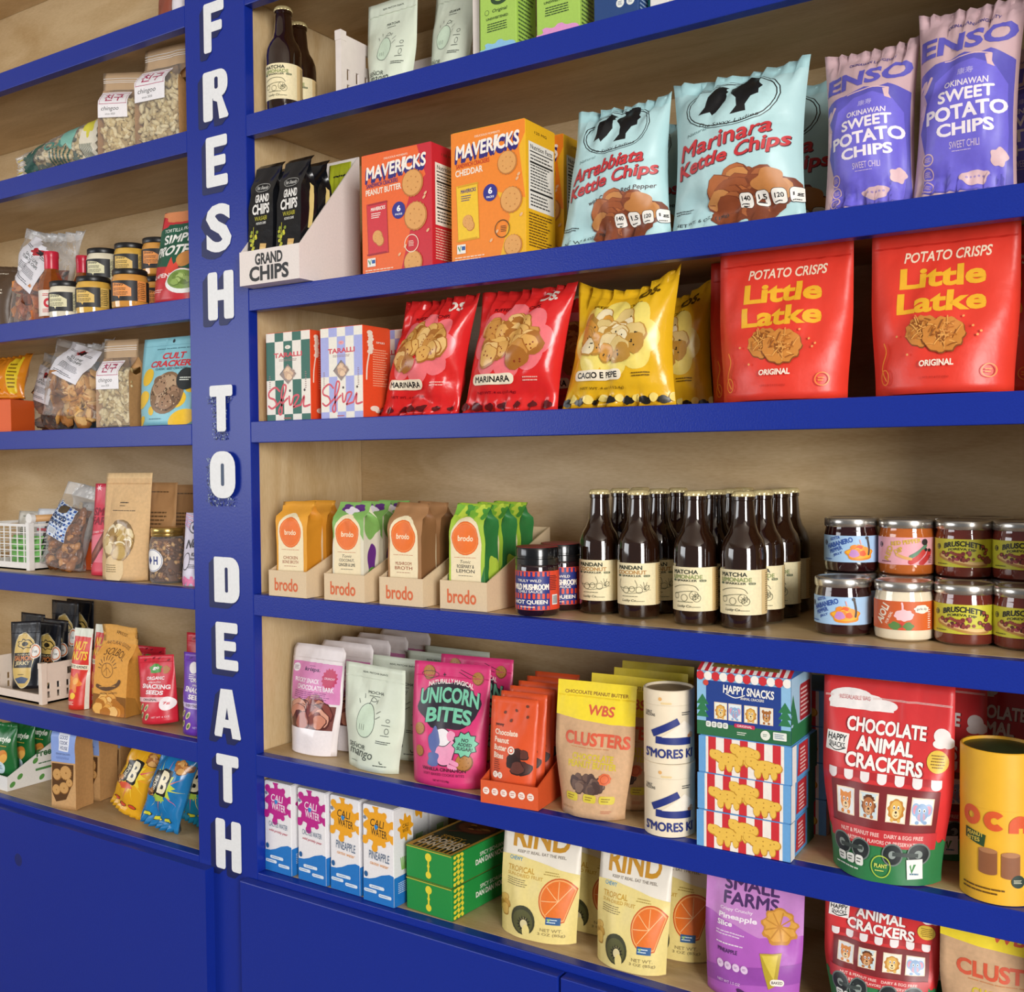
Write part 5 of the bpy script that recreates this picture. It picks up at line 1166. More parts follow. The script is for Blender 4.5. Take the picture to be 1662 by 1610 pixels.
def tortilla(W, H, seed=0, label=True, pal=('#dba55a', '#c98f45', '#e8bd7c', '#a9713a'), lx=0, ly=.66, lr=-18):
    r, sf = sheet('chip_bag', W, H, .075, CLEAR, 'pil', .09, 1, .02, .006, seed, nu=17, nv=21, ears=.015, sealmat=clear('cloudy_film', base=.34, rough=.3))
    heap(sf, r, 'tortilla_chips', [mat(c, .6, bump=.2, scale=90, var=.12) for c in pal], 70, seed, (-.42, .42), (.03, .62), .016, (1.1, .9, .2), .004, core=3, rough=.7)
    a = Art(W, H, .55); 
    if label:
        a.R(lx, ly, .66, .46, '#eceaf0', lr); c, s = math.cos(math.radians(lr)), math.sin(math.radians(lr))
        def o(x, y): return (lx+(x*W*c-y*H*s)/W, ly+(x*W*s+y*H*c)/H)
        x, y = o(0, .14); a.B(x, y, .09, '#b0222c', .04, 5, .2, 2); a.B(x+.05, y-.01, .05, '#1d1a1c', .025, 4, .3, 3); x, y = o(-.2, .13); a.L(x, y, .14, .03, 2, '#33333a', 1, r=lr); x, y = o(.2, .13); a.L(x, y, .14, .03, 2, '#33333a', 2, r=lr)
        x, y = o(0, .06); a.T('SALT & LIME', x, y, .36, .03, '#2c3a34', .02, 0, lr); x, y = o(0, .02); a.T('TORTILLA CHIPS', x, y, .44, .03, '#2c3a34', .02, 0, lr)
        x, y = o(-.12, -.07); a.BAR(x, y, .2, .08) if abs(lr) < 8 else a.L(x, y, .2, .08, 5, '#222222', 3, r=lr); x, y = o(.12, -.07); a.L(x, y, .3, .08, 6, '#55555e', 5, r=lr); x, y = o(0, -.17); a.L(x, y, .5, .04, 2, '#55555e', 6, r=lr)
        a.apply(r, sf, 'paper_label', .001)
    return r
def protein(W, H):
    r, sf = sheet('tortilla_pouch', W, H, .06, film('#c8323a', .36), 'doy', .08, .95, .02, .0026, 31)
    a = Art(W, H, .4); a.P([(-.5, .40), (.5, .34), (.5, .86), (-.3, .86), (-.5, .8)], '#1f5a44'); a.B(.0, .96, .5, '#d98a5a', .08, 5, .1, 2)
    a.T('TORTILLA PROTEIN', .0, .80, .8, .04, '#e9efe6', .01, 0, 4); a.T('SIMPLE', .04, .70, .8, .10, '#f4f4ee', .04, .15, 4); a.T('PROTEIN', .02, .56, .92, .12, '#f4f4ee', .04, .15, 4)
    a.P([(-.1, .30), (.0, .48), (.06, .40), (.2, .5), (.16, .34), (.3, .3)], '#d9483a'); a.E(.25, .46, .16, '#c98a4a', .09, rot=30)
    a.T('JALAPENO', -.18, .27, .6, .06, '#f6e6e0', .025, .1, 4); a.E(.28, .22, .30, '#eef0ec', .13); a.E(.28, .235, .25, '#7d9a4a', .10); a.CH(.28, .235, .2, .07, 9, ['#93ad5a', '#6f8a3c', '#a9bf72', '#5d752f'], 3, .35, .7); a.L(-.2, .12, .4, .04, 2, '#f3c9c4')
    a.apply(r, sf); return r
def cult(W, H):
    r, sf = sheet('cracker_pouch', W, H, .05, film('#8ecbd8', .42), 'doy', .07, .92, .012, .0018, 33)
    a = Art(W, H, .45); a.E(.05, .955, .025, '#2c3338'); a.R(0, .91, .96, .004, '#6aa9b8'); a.L(.1, .87, .7, .02, 1, '#3a6a78', 3)
    for x, y, rx, ry in ((-.3, .55, .12, .10), (-.34, .29, .16, .09), (.3, .28, .12, .09), (-.12, .16, .06, .05), (.36, .07, .18, .09), (-.4, .04, .14, .05), (.46, .42, .08, .06)): a.E(x, y, rx, '#f1c430', ry, rot=25)
    RD = '#d8323e'; a.T('CULT', .10, .785, .40, .075, RD, .045, .2); a.T('CRACKERS', .10, .695, .78, .075, RD, .045, .2); a.T('CLASSIC SEED CRACKERS', .1, .635, .55, .025, '#27444c', .015)
    a.E(.10, .36, .27, '#8a6a4c'); a.CH(.02, .43, .15, .08, 4, ['#a8866a', '#7d5f48', '#b99a7a'], 3, .8, .9); a.CH(.14, .31, .16, .09, 5, ['#a07d60', '#8a6a4e', '#b5957a', '#6d523c'], 5, .7, .9)
    rd = random.Random(2)
    for k in range(60): t, m = rd.random()*6.3, rd.random()*.24; a.E(.1+m*math.cos(t), .36+m*math.sin(t)*a.k, .012, rd.choice(['#5d4634', '#c9b090', '#463222']), n=5)
    a.E(.38, .51, .14, '#1f2426'); a.L(.38, .51, .18, .05, 2, '#e9efe6'); a.L(.0, .07, .3, .02, 1, '#3a6a78'); a.apply(r, sf); return r
def flow_bag(name, W, H, col, seed, D=.07, kind='pil', ears=.012, rough=.25): return sheet(name, W, H, D, film(col, rough), kind, .07, 1, .015, .005, seed, nu=17, nv=21, ears=ears)
def pretzel(W, H, seed=5):
    r, sf = sheet('nut_bag', W, H, .07, CLEAR, 'pil', .16, 1, .03, .004, seed, nu=17, nv=21, bot=.8, sealmat=clear('cloudy_film', base=.34, rough=.3))
    heap(sf, r, 'filled_pretzels', [mat(c, .35, var=.15) for c in ('#a86a30', '#8a5224', '#c48a4a', '#6d3f1c')], 80, seed, (-.42, .42), (.03, .72), .0115, (1.15, .75, .7), .004, core=3, rough=.3)
    a = Art(W, H, .5); a.R(-.10, .54, .70, .40, '#dfe8f4', -10)
    c, s = math.cos(math.radians(-10)), math.sin(math.radians(-10))
    for i in range(11):
        for j in range(11):
            if (i+j) % 2 == 0 or i % 2 == 0:
                dx, dy = (-.32+.064*i)*W, (-.18+.036*j)*H; a.R(-.10+(dx*c-dy*s)/W, .54+(dx*s+dy*c)/H, .05, .026, '#2f56a0' if (i+j) % 2 == 0 else '#8fb0dc', -10)
    a.E(-.04, .68, .14, '#5a4a34', .045); a.T('SALTED', -.06, .585, .40, .05, '#1f2c4a', .03, 0, -10); a.T('PEANUTS', -.10, .525, .44, .045, '#1f2c4a', .03, 0, -10); a.R(-.14, .42, .26, .09, '#dfe8f4', -10); a.L(-.14, .42, .2, .07, 5, '#2b2b33', 3, r=-10)
    a.apply(r, sf, 'paper_label', .001); return r
def red_narrow(W, H):
    r, sf = sheet('dried_fruit_pouch', W, H, .05, film('#d63a52', .4), 'doy', .07, .95, .008, .002, 41); a = Art(W, H, .42); D = '#4a1420'
    a.S(-.35, .95, .1, '#f3d0d4', 6, .3); a.T('SMALL', -.0, .69, .86, .09, '#8a1830', .05); a.T('FARMS', .0, .59, .9, .09, '#8a1830', .05); a.T('Crispy Crunchy', 0, .48, .7, .03, '#f6dade', .015, 0, 8)
    a.P([(-.5, .42), (.5, .48), (.5, .14), (-.5, .14)], '#e8788a'); a.K([(-.3, .16), (-.1, .24), (.1, .38), (.2, .5)], .22, '#6d2c22'); a.K([(-.2, .2), (.0, .3), (.14, .44)], .1, '#8f4a34'); a.E(.3, .17, .12, '#2f8a78', .05); a.L(-.3, .1, .2, .04, 2, '#f6dade'); a.apply(r, sf); return r
def kraft_pouch(W, H):
    r, sf = sheet('nut_pouch', W, H, .065, kraft('#dcb684'), 'doy', .07, .95, .01, .0026, 43, sealmat=kraft('#e2c08e'), zipm=kraft('#d6ae7a')); a = Art(W, H, .55); K = '#3a3026'
    a.L(.0, .72, .26, .024, 1, K, 8, False); a.L(.0, .69, .16, .014, 1, K); a.L(.02, .645, .5, .016, 1, K, 3, False); a.E(.0, .10, .22, '#e6ca9a'); a.L(-.02, .11, .3, .08, 4, '#8a744a', 2); a.apply(r, sf)
    b = Art(W, H, .2); b.E(.02, .36, .33, '#8a6f4a'); b.CH(.02, .36, .36, .16, 24, ['#e3cfa0', '#d2b880', '#efe2c0', '#c4a566', '#a88650'], 6, .30, .8); b.apply(r, sf, 'window'); return r
def keto(W, H):
    r, sf = sheet('snack_pouch', W, H, .045, film('#dcd6e6', .4), 'doy', .07, .95, .008, .002, 47); a = Art(W, H, .45); K = '#2b2a33'
    for k in range(9): a.K([(-.5, 1-.02*k), (-.2, .97-.03*k), (.1, 1-.03*k), (.5, .9-.02*k)], .02, '#d98ab0' if k % 2 else '#b9a6d6')
    a.E(-.12, .80, .2, K, .09); a.E(-.12, .80, .17, '#dcd6e6', .075); a.E(-.12, .80, .1, K, .045); a.T('Nuts', .0, .585, .62, .12, K, .02, .35, 8); a.T('KETO', .14, .43, .36, .05, K, .03); a.T('FRIENDLY', .14, .37, .4, .03, K, .02); a.E(-.2, .33, .13, K, .12); a.E(-.2, .33, .115, '#dcd6e6', .107); a.L(.1, .27, .4, .06, 3, K)
    for k in range(10): a.B(-.45+.1*k, .05+.03*(k % 2), .07, '#e67aa6', .05, 3, .2, k)
    a.apply(r, sf); return r
def jerky(W, H, seed=51):
    K = '#15171f'; r, sf = sheet('jerky_pouch', W, H, .03, film(K, .3), 'doy', .12, .93, .0, .002, seed, zipm=film('#1d2029', .3)); a = Art(W, H, .35); GD = '#d8b866'
    a.B(.0, .42, .36, '#e4d8b4', .42, 4, .06, 2); a.B(.0, .42, .345, GD, .405, 4, .06, 2); a.B(.02, .66, .22, '#2a2418', .07, 7, .12, 3); a.B(.02, .66, .19, GD, .055, 7, .12, 3); a.E(.02, .66, .1, '#2a2418', .035)
    a.R(.0, .42, .62, .22, '#191b22'); a.T('ALASKAN', .0, .505, .4, .024, '#d8c89a', .015); a.T('SALMON', .0, .45, .56, .075, '#e08a4a', .03); a.T('JERKY', .0, .37, .48, .07, '#d8c89a', .03); a.L(.0, .21, .24, .025, 1, '#2a2418'); a.P([(-.24, .15), (0, .18), (.24, .15), (.12, .08), (-.12, .08)], '#4a5a78')
    a.E(.34, .55, .17, '#e8e4dc'); a.G(.34, .55, .15, '#d8783a', .03); a.T('3 oz', .34, .55, .14, .04, '#2a2a2a', .02); a.apply(r, sf); return r
def nut_tube(W, H, seed=53):
    r, sf = sheet('almond_pouch', W, H, .045, film('#d8362c', .36), 'doy', .07, .95, .01, .0018, seed, nu=11, nv=17, sealmat=film('#dfe3d2', .4)); a = Art(W, H, .4); Y = '#f2c52c'
    a.P([(-.5, 1), (.5, 1), (.5, .89), (-.5, .90)], '#dfe3d2'); a.R(.46, .5, .08, 1, '#e6e2d4'); a.R(-.47, .5, .06, 1, '#e6e2d4'); a.T('NUT', -.04, .78, .60, .11, Y, .06, .1); a.T('NUTS', .0, .66, .72, .11, Y, .06, .1); a.R(.0, .525, .84, .06, '#f1e6c8', -4); a.T('SALTED ALMONDS', .0, .525, .76, .035, '#222222', .025, 0, -4)
    a.B(-.02, .33, .3, '#e8822c', .1, 5, .2, 3); a.E(.05, .35, .14, '#f2b04a', .04, rot=30); a.E(.0, .17, .13, Y, .04); a.L(-.1, .08, .5, .05, 3, '#f6e2d0'); a.apply(r, sf); return r
def apricot(W, H):
    r, sf, rt = gusset('dried_fruit_bag', W, H, .042, kraft('#e0a046'), kraft('#d8953c'), None, .84, .01, .0018, 57, -.4, sealmat=kraft('#dba24e')); a = Art(W, H, .55); K = '#5d3d1c'
    a.T('APRICOT', .05, .93, .36, .035, K, .0, 0, -8); a.T('NATURAL GOODS', -.02, .80, .74, .04, K, .0, .2, -6, .6); a.T('SOLBOL', .02, .70, .62, .075, K, .0, 0, -8, .4)
    for k in range(10): t = .3+k*.3; a.K([(-.1+.2*math.cos(t), .52+.12*math.sin(t)), (-.1+.28*math.cos(t), .52+.17*math.sin(t))], .016, K)
    a.G(-.1, .52, .17, K, .012); a.K([(-.2, .50), (-.1, .55), (.0, .5)], .01, K); a.K([(-.14, .6), (-.1, .46)], .01, K); a.K([(-.38, .325), (-.1, .30), (.2, .36), (.28, .41)], .09, K); a.L(-.06, .335, .5, .02, 1, '#e0a046', 3, r=8); a.T('FRESH SWEETS', -.02, .255, .5, .022, K, .01, 0, 8)
    a.apply(r, sf)
    b = Art(W, H, .25); b.R(0, .115, 1, .23, '#8a5a24'); b.CH(-.05, .10, .55, .13, 20, ['#e9a84e', '#f0b860', '#dd9640', '#f4c478', '#b97428'], 4, .30, .95); b.apply(r, sf, 'window')
    c = Art(.042, H, .25); c.P([(-.5, 0), (.5, 0), (.1, .2), (-.5, .24)], '#b9823a'); c.apply(r, rt, 'side_window'); return r
def seeds(kind, W, H, seed=61):
    c, bar, t3 = {'r': ('#d2263a', '#f0c4c8', 'ORIGINAL'), 'p': ('#6a35b0', '#cfc0ea', 'EVERYTHING')}[kind]
    r, sf = sheet('seed_pouch', W, H, .055, film(c, .36), 'doy', .07, .95, .0, .002, seed, zipm=film(c)); a = Art(W, H, .42); WH = '#f7eef0'
    for x, y in ((-.3, .93), (.1, .95), (.35, .92), (-.05, .96)): a.E(x, y, .05, '#8a1c2c' if kind == 'r' else '#4a2280', .012, rot=20)
    if kind == 'r': a.B(.0, .80, .17, '#4f9a3c', .07, 5, .1, 2); a.T('go', .0, .80, .18, .05, WH, .05, .2); a.B(.3, .78, .09, '#b5763a', .06, 3, .1, 4)
    else: a.E(-.2, .81, .12, WH); a.L(-.2, .70, .2, .07, 3, WH)
    a.T('ORGANIC', .02, .66, .50, .05, WH, .03); a.T('SPROUTED', .02, .60, .34, .022, WH, .01); a.T('SNACKING', .04, .54, .76, .065, WH, .055, 0, -3); a.T('SEEDS', .04, .455, .48, .06, WH, .055, 0, -3)
    a.R(-.05, .355, .78, .065, bar); a.T(t3, -.05, .355, .44, .035, '#3a1a24', .03); a.E(.36, .29, .14, WH); a.T('7g', .36, .295, .12, .045, c, .04)
    for x, y in ((-.3, .25), (-.12, .24), (-.28, .13), (-.1, .11)): a.E(x, y, .09, '#d9c9a0', .03, rot=50); a.E(x, y, .055, '#5f7a3c', .018, rot=50)
    a.T('NET WT 4 OZ', .22, .10, .38, .025, '#f6c9cf' if kind == 'r' else '#cfc0ea', .015); a.apply(r, sf); return r
def green_bag(W, H, seed=71):
    r, sf = sheet('chip_pouch', W, H, .036, film('#1f6a34', .3), 'pil', .08, 1, 0, .003, seed, nu=13, nv=17); a = Art(W, H, .35)
    a.T('Freestyle', .0, .74, .8, .12, '#e9f0e2', .03, .2); a.L(0, .64, .6, .03, 1, '#d9b24a', 2, False); a.E(.1, .45, .26, '#d98a3a', .1, rot=40); a.E(.16, .43, .18, '#efb45a', .06, rot=40); a.E(.0, .28, .18, '#cfe4ee'); a.L(.0, .28, .2, .08, 3, '#2f6a8a'); a.apply(r, sf); return r
def cookie_bag(W, H, seed=81):
    r, sf, rt = gusset('cookie_bag', W, H, .05, kraft('#cda06a'), kraft('#c4935c'), None, .99, .0, .0018, seed, .0, soft=.06, sealmat=film('#8fa9e2', .4)); a = Art(W, H, .45)
    a.R(0, .80, 1.0, .44, '#8aa4e0'); a.R(.05, .83, .42, .22, '#e9ecf6', -3)
    for k, t in enumerate(('GOOD', 'COOK', 'HOUSE')): a.T(t, .05, .89-.065*k, .32, .045, '#3a4a7a', .02, 0, -3)
    a.T('GRAHAM CRACKERS', .02, .685, .62, .022, '#3a4a7a', .015); a.L(.0, .635, .7, .03, 2, '#5a70b0', 2, False); a.apply(r, sf)
    b = Art(W, H, .15); b.P([(-.47, .56), (.44, .56), (.40, .34), (.1, .12), (-.3, .08), (-.47, .2)], '#5d4028'); 
    for x, y, q in ((-.25, .42, .2), (.12, .45, .25), (-.28, .23, .18), (.04, .26, .2), (.26, .33, .14)): b.S(x, y, q, '#9a6a38', 18, .92); b.S(x-.01, y+.005, q*.93, '#cf9f62', 18, .92); b.E(x, y, q*.12, '#9a6a38')
    b.apply(r, sf, 'window'); return r
def peanut_bag(kind, W, H, seed=91):
    c, s2 = {'y': ('#e3a81f', '#f0c53a'), 'b': ('#1f7ab8', '#2f8fcc'), 'g': ('#1f86a8', '#2f9a58')}[kind]
    r, sf = flow_bag('puffs_bag', W, H, c, seed, .055, ears=.006); a = Art(W, H, .28)
    for k in range(12): t = k*.52; a.P([(.02+.06*math.cos(t-.3), .50+.05*math.sin(t-.3)), (.02+.46*math.cos(t), .50+.34*math.sin(t)), (.02+.06*math.cos(t+.3), .50+.05*math.sin(t+.3))], ('#f0a02c', '#d9486a', '#f3d24a', s2)[k % 4] if kind != 'b' else ('#d4d84a', '#e07a5a', '#3fa0d8', '#e06a8a')[k % 4])
    a.S(.0, .52, .34, '#f0d23a' if kind == 'y' else '#c9d84a', 9, .6)
    a.P([(-.26, .36), (-.12, .30), (.16, .36), (.02, .42)], '#d95a3a' if kind == 'y' else '#a9c84a'); a.P([(-.28, .37), (-.10, .40), (-.08, .70), (-.26, .66)], '#1d1b1a'); a.T('SIDES', -.18, .53, .28, .06, '#f3ead0', .02, 0, 86)
    a.RR(.03, .56, .27, .32, '#1d1b1a', .2); a.T('B', .03, .56, .22, .27, '#f4e8c4', .07)
    a.CH(.25, .78, .22, .09, 7, ['#c98a4a', '#b0703a', '#dca864', '#6b4020'], 3, .4, .6); a.CH(-.3, .42, .14, .07, 4, ['#c98a4a', '#b0703a', '#dca864', '#6b4020'], 5, .5, .6)
    for x, y in ((-.25, .12), (.0, .10), (.25, .12)): a.E(x, y, .10, '#2a2a1e', .028); a.E(x, y, .085, '#d9d23a' if kind != 'y' else '#cf4a2c', .022)
    for k in range(5): a.K([(-.4+.2*k, .95), (-.3+.2*k, .93)], .04, '#c9d23a' if kind != 'y' else '#f3dc6a')
    a.apply(r, sf); return r
def plain(name, W, H, col, seed, dark='#222222', D=.05, art=None, kind='doy', rough=.38):
    r, sf = sheet(name, W, H, D, film(col, rough), kind, .08, .95, .008, .0024, seed, nu=13, nv=17); a = Art(W, H, .42)
    if art: art(a)
    else: a.L(0, .9, .6, .03, 1, dark, 2, False); a.L(0, .6, .6, .2, 5, dark, 3, False)
    a.apply(r, sf); return r
def basket(W, D, H):
    r = thing('storage_basket'); m = mat('#efece8', .4, var=.03); t = .0035
    def frame(nm, z0, z1): MB().box(-W/2, W/2, 0, t, z0, z1).box(-W/2, W/2, D-t, D, z0, z1).box(-W/2, -W/2+t, 0, D, z0, z1).box(W/2-t, W/2, 0, D, z0, z1).build(nm, m, r)
    frame('top_rim', H-.006, H); frame('base_rim', 0, .016); MB().box(-W/2, W/2, 0, D, 0, .003).build('basket_base', m, r)
    b = MB()
    for k in range(1, 6): z = .016+(H-.022)*k/6; b.box(-W/2, W/2, .0005, .0025, z-.001, z+.001); b.box(-W/2, W/2, D-.0025, D-.0005, z-.001, z+.001); b.box(W/2-.0025, W/2-.0005, 0, D, z-.001, z+.001); b.box(-W/2+.0005, -W/2+.0025, 0, D, z-.001, z+.001)
    for k in range(1, 8): x = -W/2+W*k/8; b.box(x-.001, x+.001, .0007, .0027, .01, H-.002); b.box(x-.001, x+.001, D-.0027, D-.0007, .01, H-.002)
    for k in range(1, 6): y = D*k/6; b.box(W/2-.0027, W/2-.0007, y-.001, y+.001, .01, H-.002); b.box(-W/2+.0007, -W/2+.0027, y-.001, y+.001, .01, H-.002)
    b.build('wire_grid', m, r)
    for x in (-W/2, W/2):
        for y in (0, D): MB().box(x-.006, x+.006, y-.006, y+.006, 0, H+.004).build('corner_post', m, r)
    hx = W/2; g = MB().tube([(hx, D*.02, H+.012), (hx, D*.98, H+.012)], .0075, 14).build('wooden_handle', mat('#dcaa72', .5, stretch=(4, 1, 4), var=.12, scale=30), r, True)
    g = MB()
    for y in (-.002, D-.008): g.tube([(hx, y, H+.012), (hx, y+.010, H+.012)], .0115, 16)
    g.build('handle_end', m, r); return r
# ------------------------------------------------------------------ wide bay, top shelf (two rows up from eye level)
def on(o, label, cat, group=None): return tag(o, label, cat, group)
b = seat(bottle('m'), 461, 120, .045, 'A', .45); on(b, 'brown glass bottle with cream label alone at the left end of the upper shelf', 'bottle')
c = put(dup(b), .0285, .106, S['A'], .5); on(c, 'brown glass bottle mostly hidden behind the front bottle on the upper shelf', 'bottle')
s = spot(551, 775, 90, 60, .05, 'A'); k = crate(s.W, .17, .115, .018, '#e6dcd6'); place(k, s); on(k, 'cream plastic crate holding pale green pouches on the upper shelf', 'crate')
s = spot(572, 684, 60, -6, .085, 'A'); W_, H_ = s.W, s.H; sp = senor(.105, .165, 3); put(sp, s.x, .095, S['A']+.006, 0, .05); on(sp, 'pale green pouch headed MATCHA standing left in the cream crate', 'snack bag')
sp = senor(.103, .160, 4, 'GUAVA'); seat(sp, 727, 50, .115, 'A', -.25, .04, .1, .006); on(sp, 'pale green pouch leaning at the right in the cream crate', 'snack bag')
for (xl, xr, xs, kd, lb) in ((779, 838, 868, 'o', 'lime green carton reading Original with a pale blue splash, on the upper shelf'), (871, 941, 962, 'v', 'lime green carton reading Vanilla with a pink splash, on the upper shelf')):
    s = spot(xl, xr, 40, -40, .03, 'A'); o = seed_carton(kd, s.W, .20, .055); place(o, s); on(o, lb, 'carton', 'lime green cartons on the upper shelf')
s = spot(964, 1036, 10, -40, .03, 'A'); o = seed_carton('b', s.W, .19, .05); place(o, s); on(o, 'dark blue carton with two round white seals at the top edge of the photo', 'carton')
s = spot(1038, 1052, 5, -30, .06, 'A'); o, f_, s_, t_ = carton('drink_carton', s.W+.01, .19, .05, card('#2fb3ae')); place(o, s); on(o, 'turquoise carton squeezed beside the dark blue carton', 'carton')
s = spot(1055, 1085, 5, -30, .04, 'A'); o, f_, s_, t_ = carton('drink_carton', s.W, .19, .05, card('#e9e6e2')); place(o, s); on(o, 'white carton right of the turquoise one at the top edge', 'carton')

# ------------------------------------------------------------------ wide bay, cracker and chips shelf
GW, GX = .139, .084
g = tray('display_tray', GW, .150, .057, .230, card('#ece2dc'))
tr, tf, ts = g; put(tr, GX, -.028, S['B']); on(tr, 'white display tray of black chip pouches jutting over the shelf edge', 'display tray')
a = Art(GW, .057, .5); a.T('GRAND', .0, .72, .46, .34, '#1b1b1d', .05); a.T('CHIPS', .0, .30, .66, .44, '#1b1b1d', .07); a.apply(tr, tf)
gc = grand_chips(.058, .212, .033, 1)
for i, (dx, dy, dz, yw, ti, lb) in enumerate(((-.032, .026, 0, .02, .03, 'black chip pouch front left in the white display tray'), (.033, .026, -.004, -.03, .04, 'black chip pouch front right in the white display tray'),
        (-.028, .063, .002, .02, .03, 'black chip pouch second from the front on the left of the white tray'), (.034, .064, -.004, 0, .03, 'black chip pouch second from the front on the right of the white tray'), (-.032, .112, .006, 0, -.01, 'rearmost black chip pouch on the left of the white tray'))):
    o = gc if i == 0 else dup(gc); put(o, GX+dx, -.028+dy, S['B']+.0025+max(0, dz), yw, ti); on(o, lb, 'chip bag', 'black chip pouches in the white tray')
o = plain('chip_pouch', .050, .222, '#b9c22c', 12, kind='doy', D=.020); put(o, GX+.029, .105, S['B']+.0025, 0, .02); on(o, 'yellow-green pouch peeking over the black chip pouches', 'chip bag')
s = spot(588, 701, 340, 240, .022, 'B'); mv = maverick('pb', s.W, .192, .085); place(mv, s); on(mv, 'red and orange cracker box reading PEANUT BUTTER', 'cracker box')
s = spot(733, 853, 320, 200, .022, 'B'); mv = maverick('ch', s.W, .196, .085); place(mv, s); on(mv, 'yellow and orange cracker box reading CHEDDAR', 'cracker box')
o = dup(mv); put(o, s.x+.010, .115, S['B']); on(o, 'yellow cracker box hidden behind the CHEDDAR box', 'cracker box')
s = spot(905, 1094, 390, 172, .055, 'B'); kt = kettle('a', s.W*.97, s.H, .080, 21, .012, .80); place(kt, s, .05); on(kt, 'pale blue chip bag reading Arrabbiata beside the cracker boxes', 'chip bag')
o = dup(kt); seat(o, 1035, 290, .170, 'B', 0, .03); on(o, 'pale blue chip bag behind the Arrabbiata bag', 'chip bag')
s = spot(1090, 1310, 260, 118, .055, 'B'); km = kettle('m', s.W, s.H, .095, 22); place(km, s, .05); on(km, 'pale blue chip bag reading Marinara, the front one', 'chip bag')
o = dup(km); o.scale = (1, .9, 1.06); seat(o, 1262, 240, .185, 'B', .05, .02); on(o, 'pale blue chip bag behind the Marinara bag, its top showing', 'chip bag')
s = spot(1338, 1488, 220, 82, .055, 'B'); en = enso(s.W, s.H, 23); place(en, s, .04); on(en, 'purple and dusty pink chip bag, the lower left of the two facing front', 'chip bag', 'purple sweet potato chip bags')
s = spot(1482, 1652, 190, 18, .050, 'B'); e2 = enso(s.W, s.H, 24); place(e2, s, .03, .03); on(e2, 'purple and dusty pink chip bag, the taller right one beside the frame edge', 'chip bag', 'purple sweet potato chip bags')
o = dup(en); seat(o, 1668, 200, .16, 'B', 0, .03); on(o, 'purple chip bag in shade at the far right behind the tall one', 'chip bag', 'purple sweet potato chip bags')

# ------------------------------------------------------------------ wide bay, red bag shelf
s = spot(433, 504, 610, 539, .020, 'C'); ta = taralli('g', s.W, s.H, .055); place(ta, s); on(ta, 'snack box with dark green and white checks at the left of the shelf', 'snack box')
s = spot(521, 589, 605, 531, .015, 'C'); tl = taralli('l', s.W, s.H, .07); place(tl, s); on(tl, 'snack box with lilac and cream checks beside the green checked box', 'snack box')
o = dup(tl); put(o, s.x+.02, .095, S['C']); on(o, 'orange-sided snack box tucked behind the lilac checked box', 'snack box')
s = spot(616, 746, 660, 468, .060, 'C'); pf = puffs('r', s.W*.98, .184, .072, 25, .003, .046, .90); place(pf, s, .03); on(pf, 'red pasta puff bag reading MARINARA, left one of the pair', 'snack bag')
s = spot(752, 905, 660, 462, .060, 'C'); p2 = puffs('r', s.W, .184, .076, 26, .003, .034, .98); place(p2, s, .03); on(p2, 'red pasta puff bag reading MARINARA, right one next to the yellow bag', 'snack bag')
o = dup(p2); o.scale = (.9, .8, 1); seat(o, 915, 570, .18, 'C', 0, .02); on(o, 'red pasta puff bag in shade behind the right red bag', 'snack bag')
s = spot(912, 1098, 650, 480, .060, 'C'); py = puffs('y', s.W, .166, .076, 27, .030, .014, .80); place(py, s, .05); on(py, 'yellow pasta puff bag with two raised corners', 'snack bag')
o = dup(py); o.scale = (.9, .8, 1); seat(o, 1075, 570, .165, 'C', 0, .02); on(o, 'yellow pasta puff bag behind the front yellow one', 'snack bag')
s = spot(1168, 1384, 520, 393, .050, 'C'); la = latke(s.W, .206, 28); place(la, s, .02); on(la, 'bright red potato crisps pouch, left one of the two in front', 'snack bag', 'bright red crisps pouches')
o = dup(la); seat(o, 1248, 520, .14, 'C', 0, .03); on(o, 'bright red potato crisps pouch behind the left one', 'snack bag', 'bright red crisps pouches')
s = spot(1414, 1656, 500, 360, .045, 'C'); l2 = latke(s.W, .206, 29); place(l2, s, .02); on(l2, 'bright red potato crisps pouch, right one by the frame edge', 'snack bag', 'bright red crisps pouches')
o = dup(l2); seat(o, 1590, 500, .13, 'C', 0, .03); on(o, 'bright red potato crisps pouch in shade behind the right one', 'snack bag', 'bright red crisps pouches')

# ------------------------------------------------------------------ wide bay, bottle shelf: broth trays
names = (('c', 'orange-gold'), ('e', 'purple and green patterned'), ('m', 'brown'), ('r', 'bright green leafy'))
tp = None; TW = .088
for i, (xc, dfront) in enumerate(((467, .0), (559, .006), (651, .010), (752, .018))):
    x0 = at(xc, 945, dfront+.001)[0]
    if tp is None:
        tp = tray('display_tray', TW, .185, .044, .118, card('#e2c9a4')); o, tf, ts = tp; a = Art(TW, .044, .6); a.T('brodo', -.03, .46, .62, .5, '#dc6a3c', .02); a.apply(o, tf); tp = o
    else: o = dup(tp)
    put(o, x0, dfront, S['D']); on(o, '%s kraft card display tray, the one holding %s broth pouches' % (('Leftmost', 'Second', 'Third', 'Rightmost')[i], names[i][1]), 'display tray', 'kraft card broth trays')
    n = (2, 3, 2, 3)[i]; pr = brodo(names[i][0], .067, .160, .038, i+2)
    for j in range(n):
        q = pr if j == 0 else dup(pr); off = (0, .004, .006)[j]
        put(q, x0-.002+off, dfront+.030+.046*j, S['D']+.0024, (.03, -.03, .02)[j]+(.04 if i == 0 else 0), .02)
        on(q, '%s broth pouch, %s in its kraft tray' % (names[i][1], ('front one', 'second from the front', 'rearmost of three')[j]), 'broth pouch', '%s broth pouches' % names[i][1])
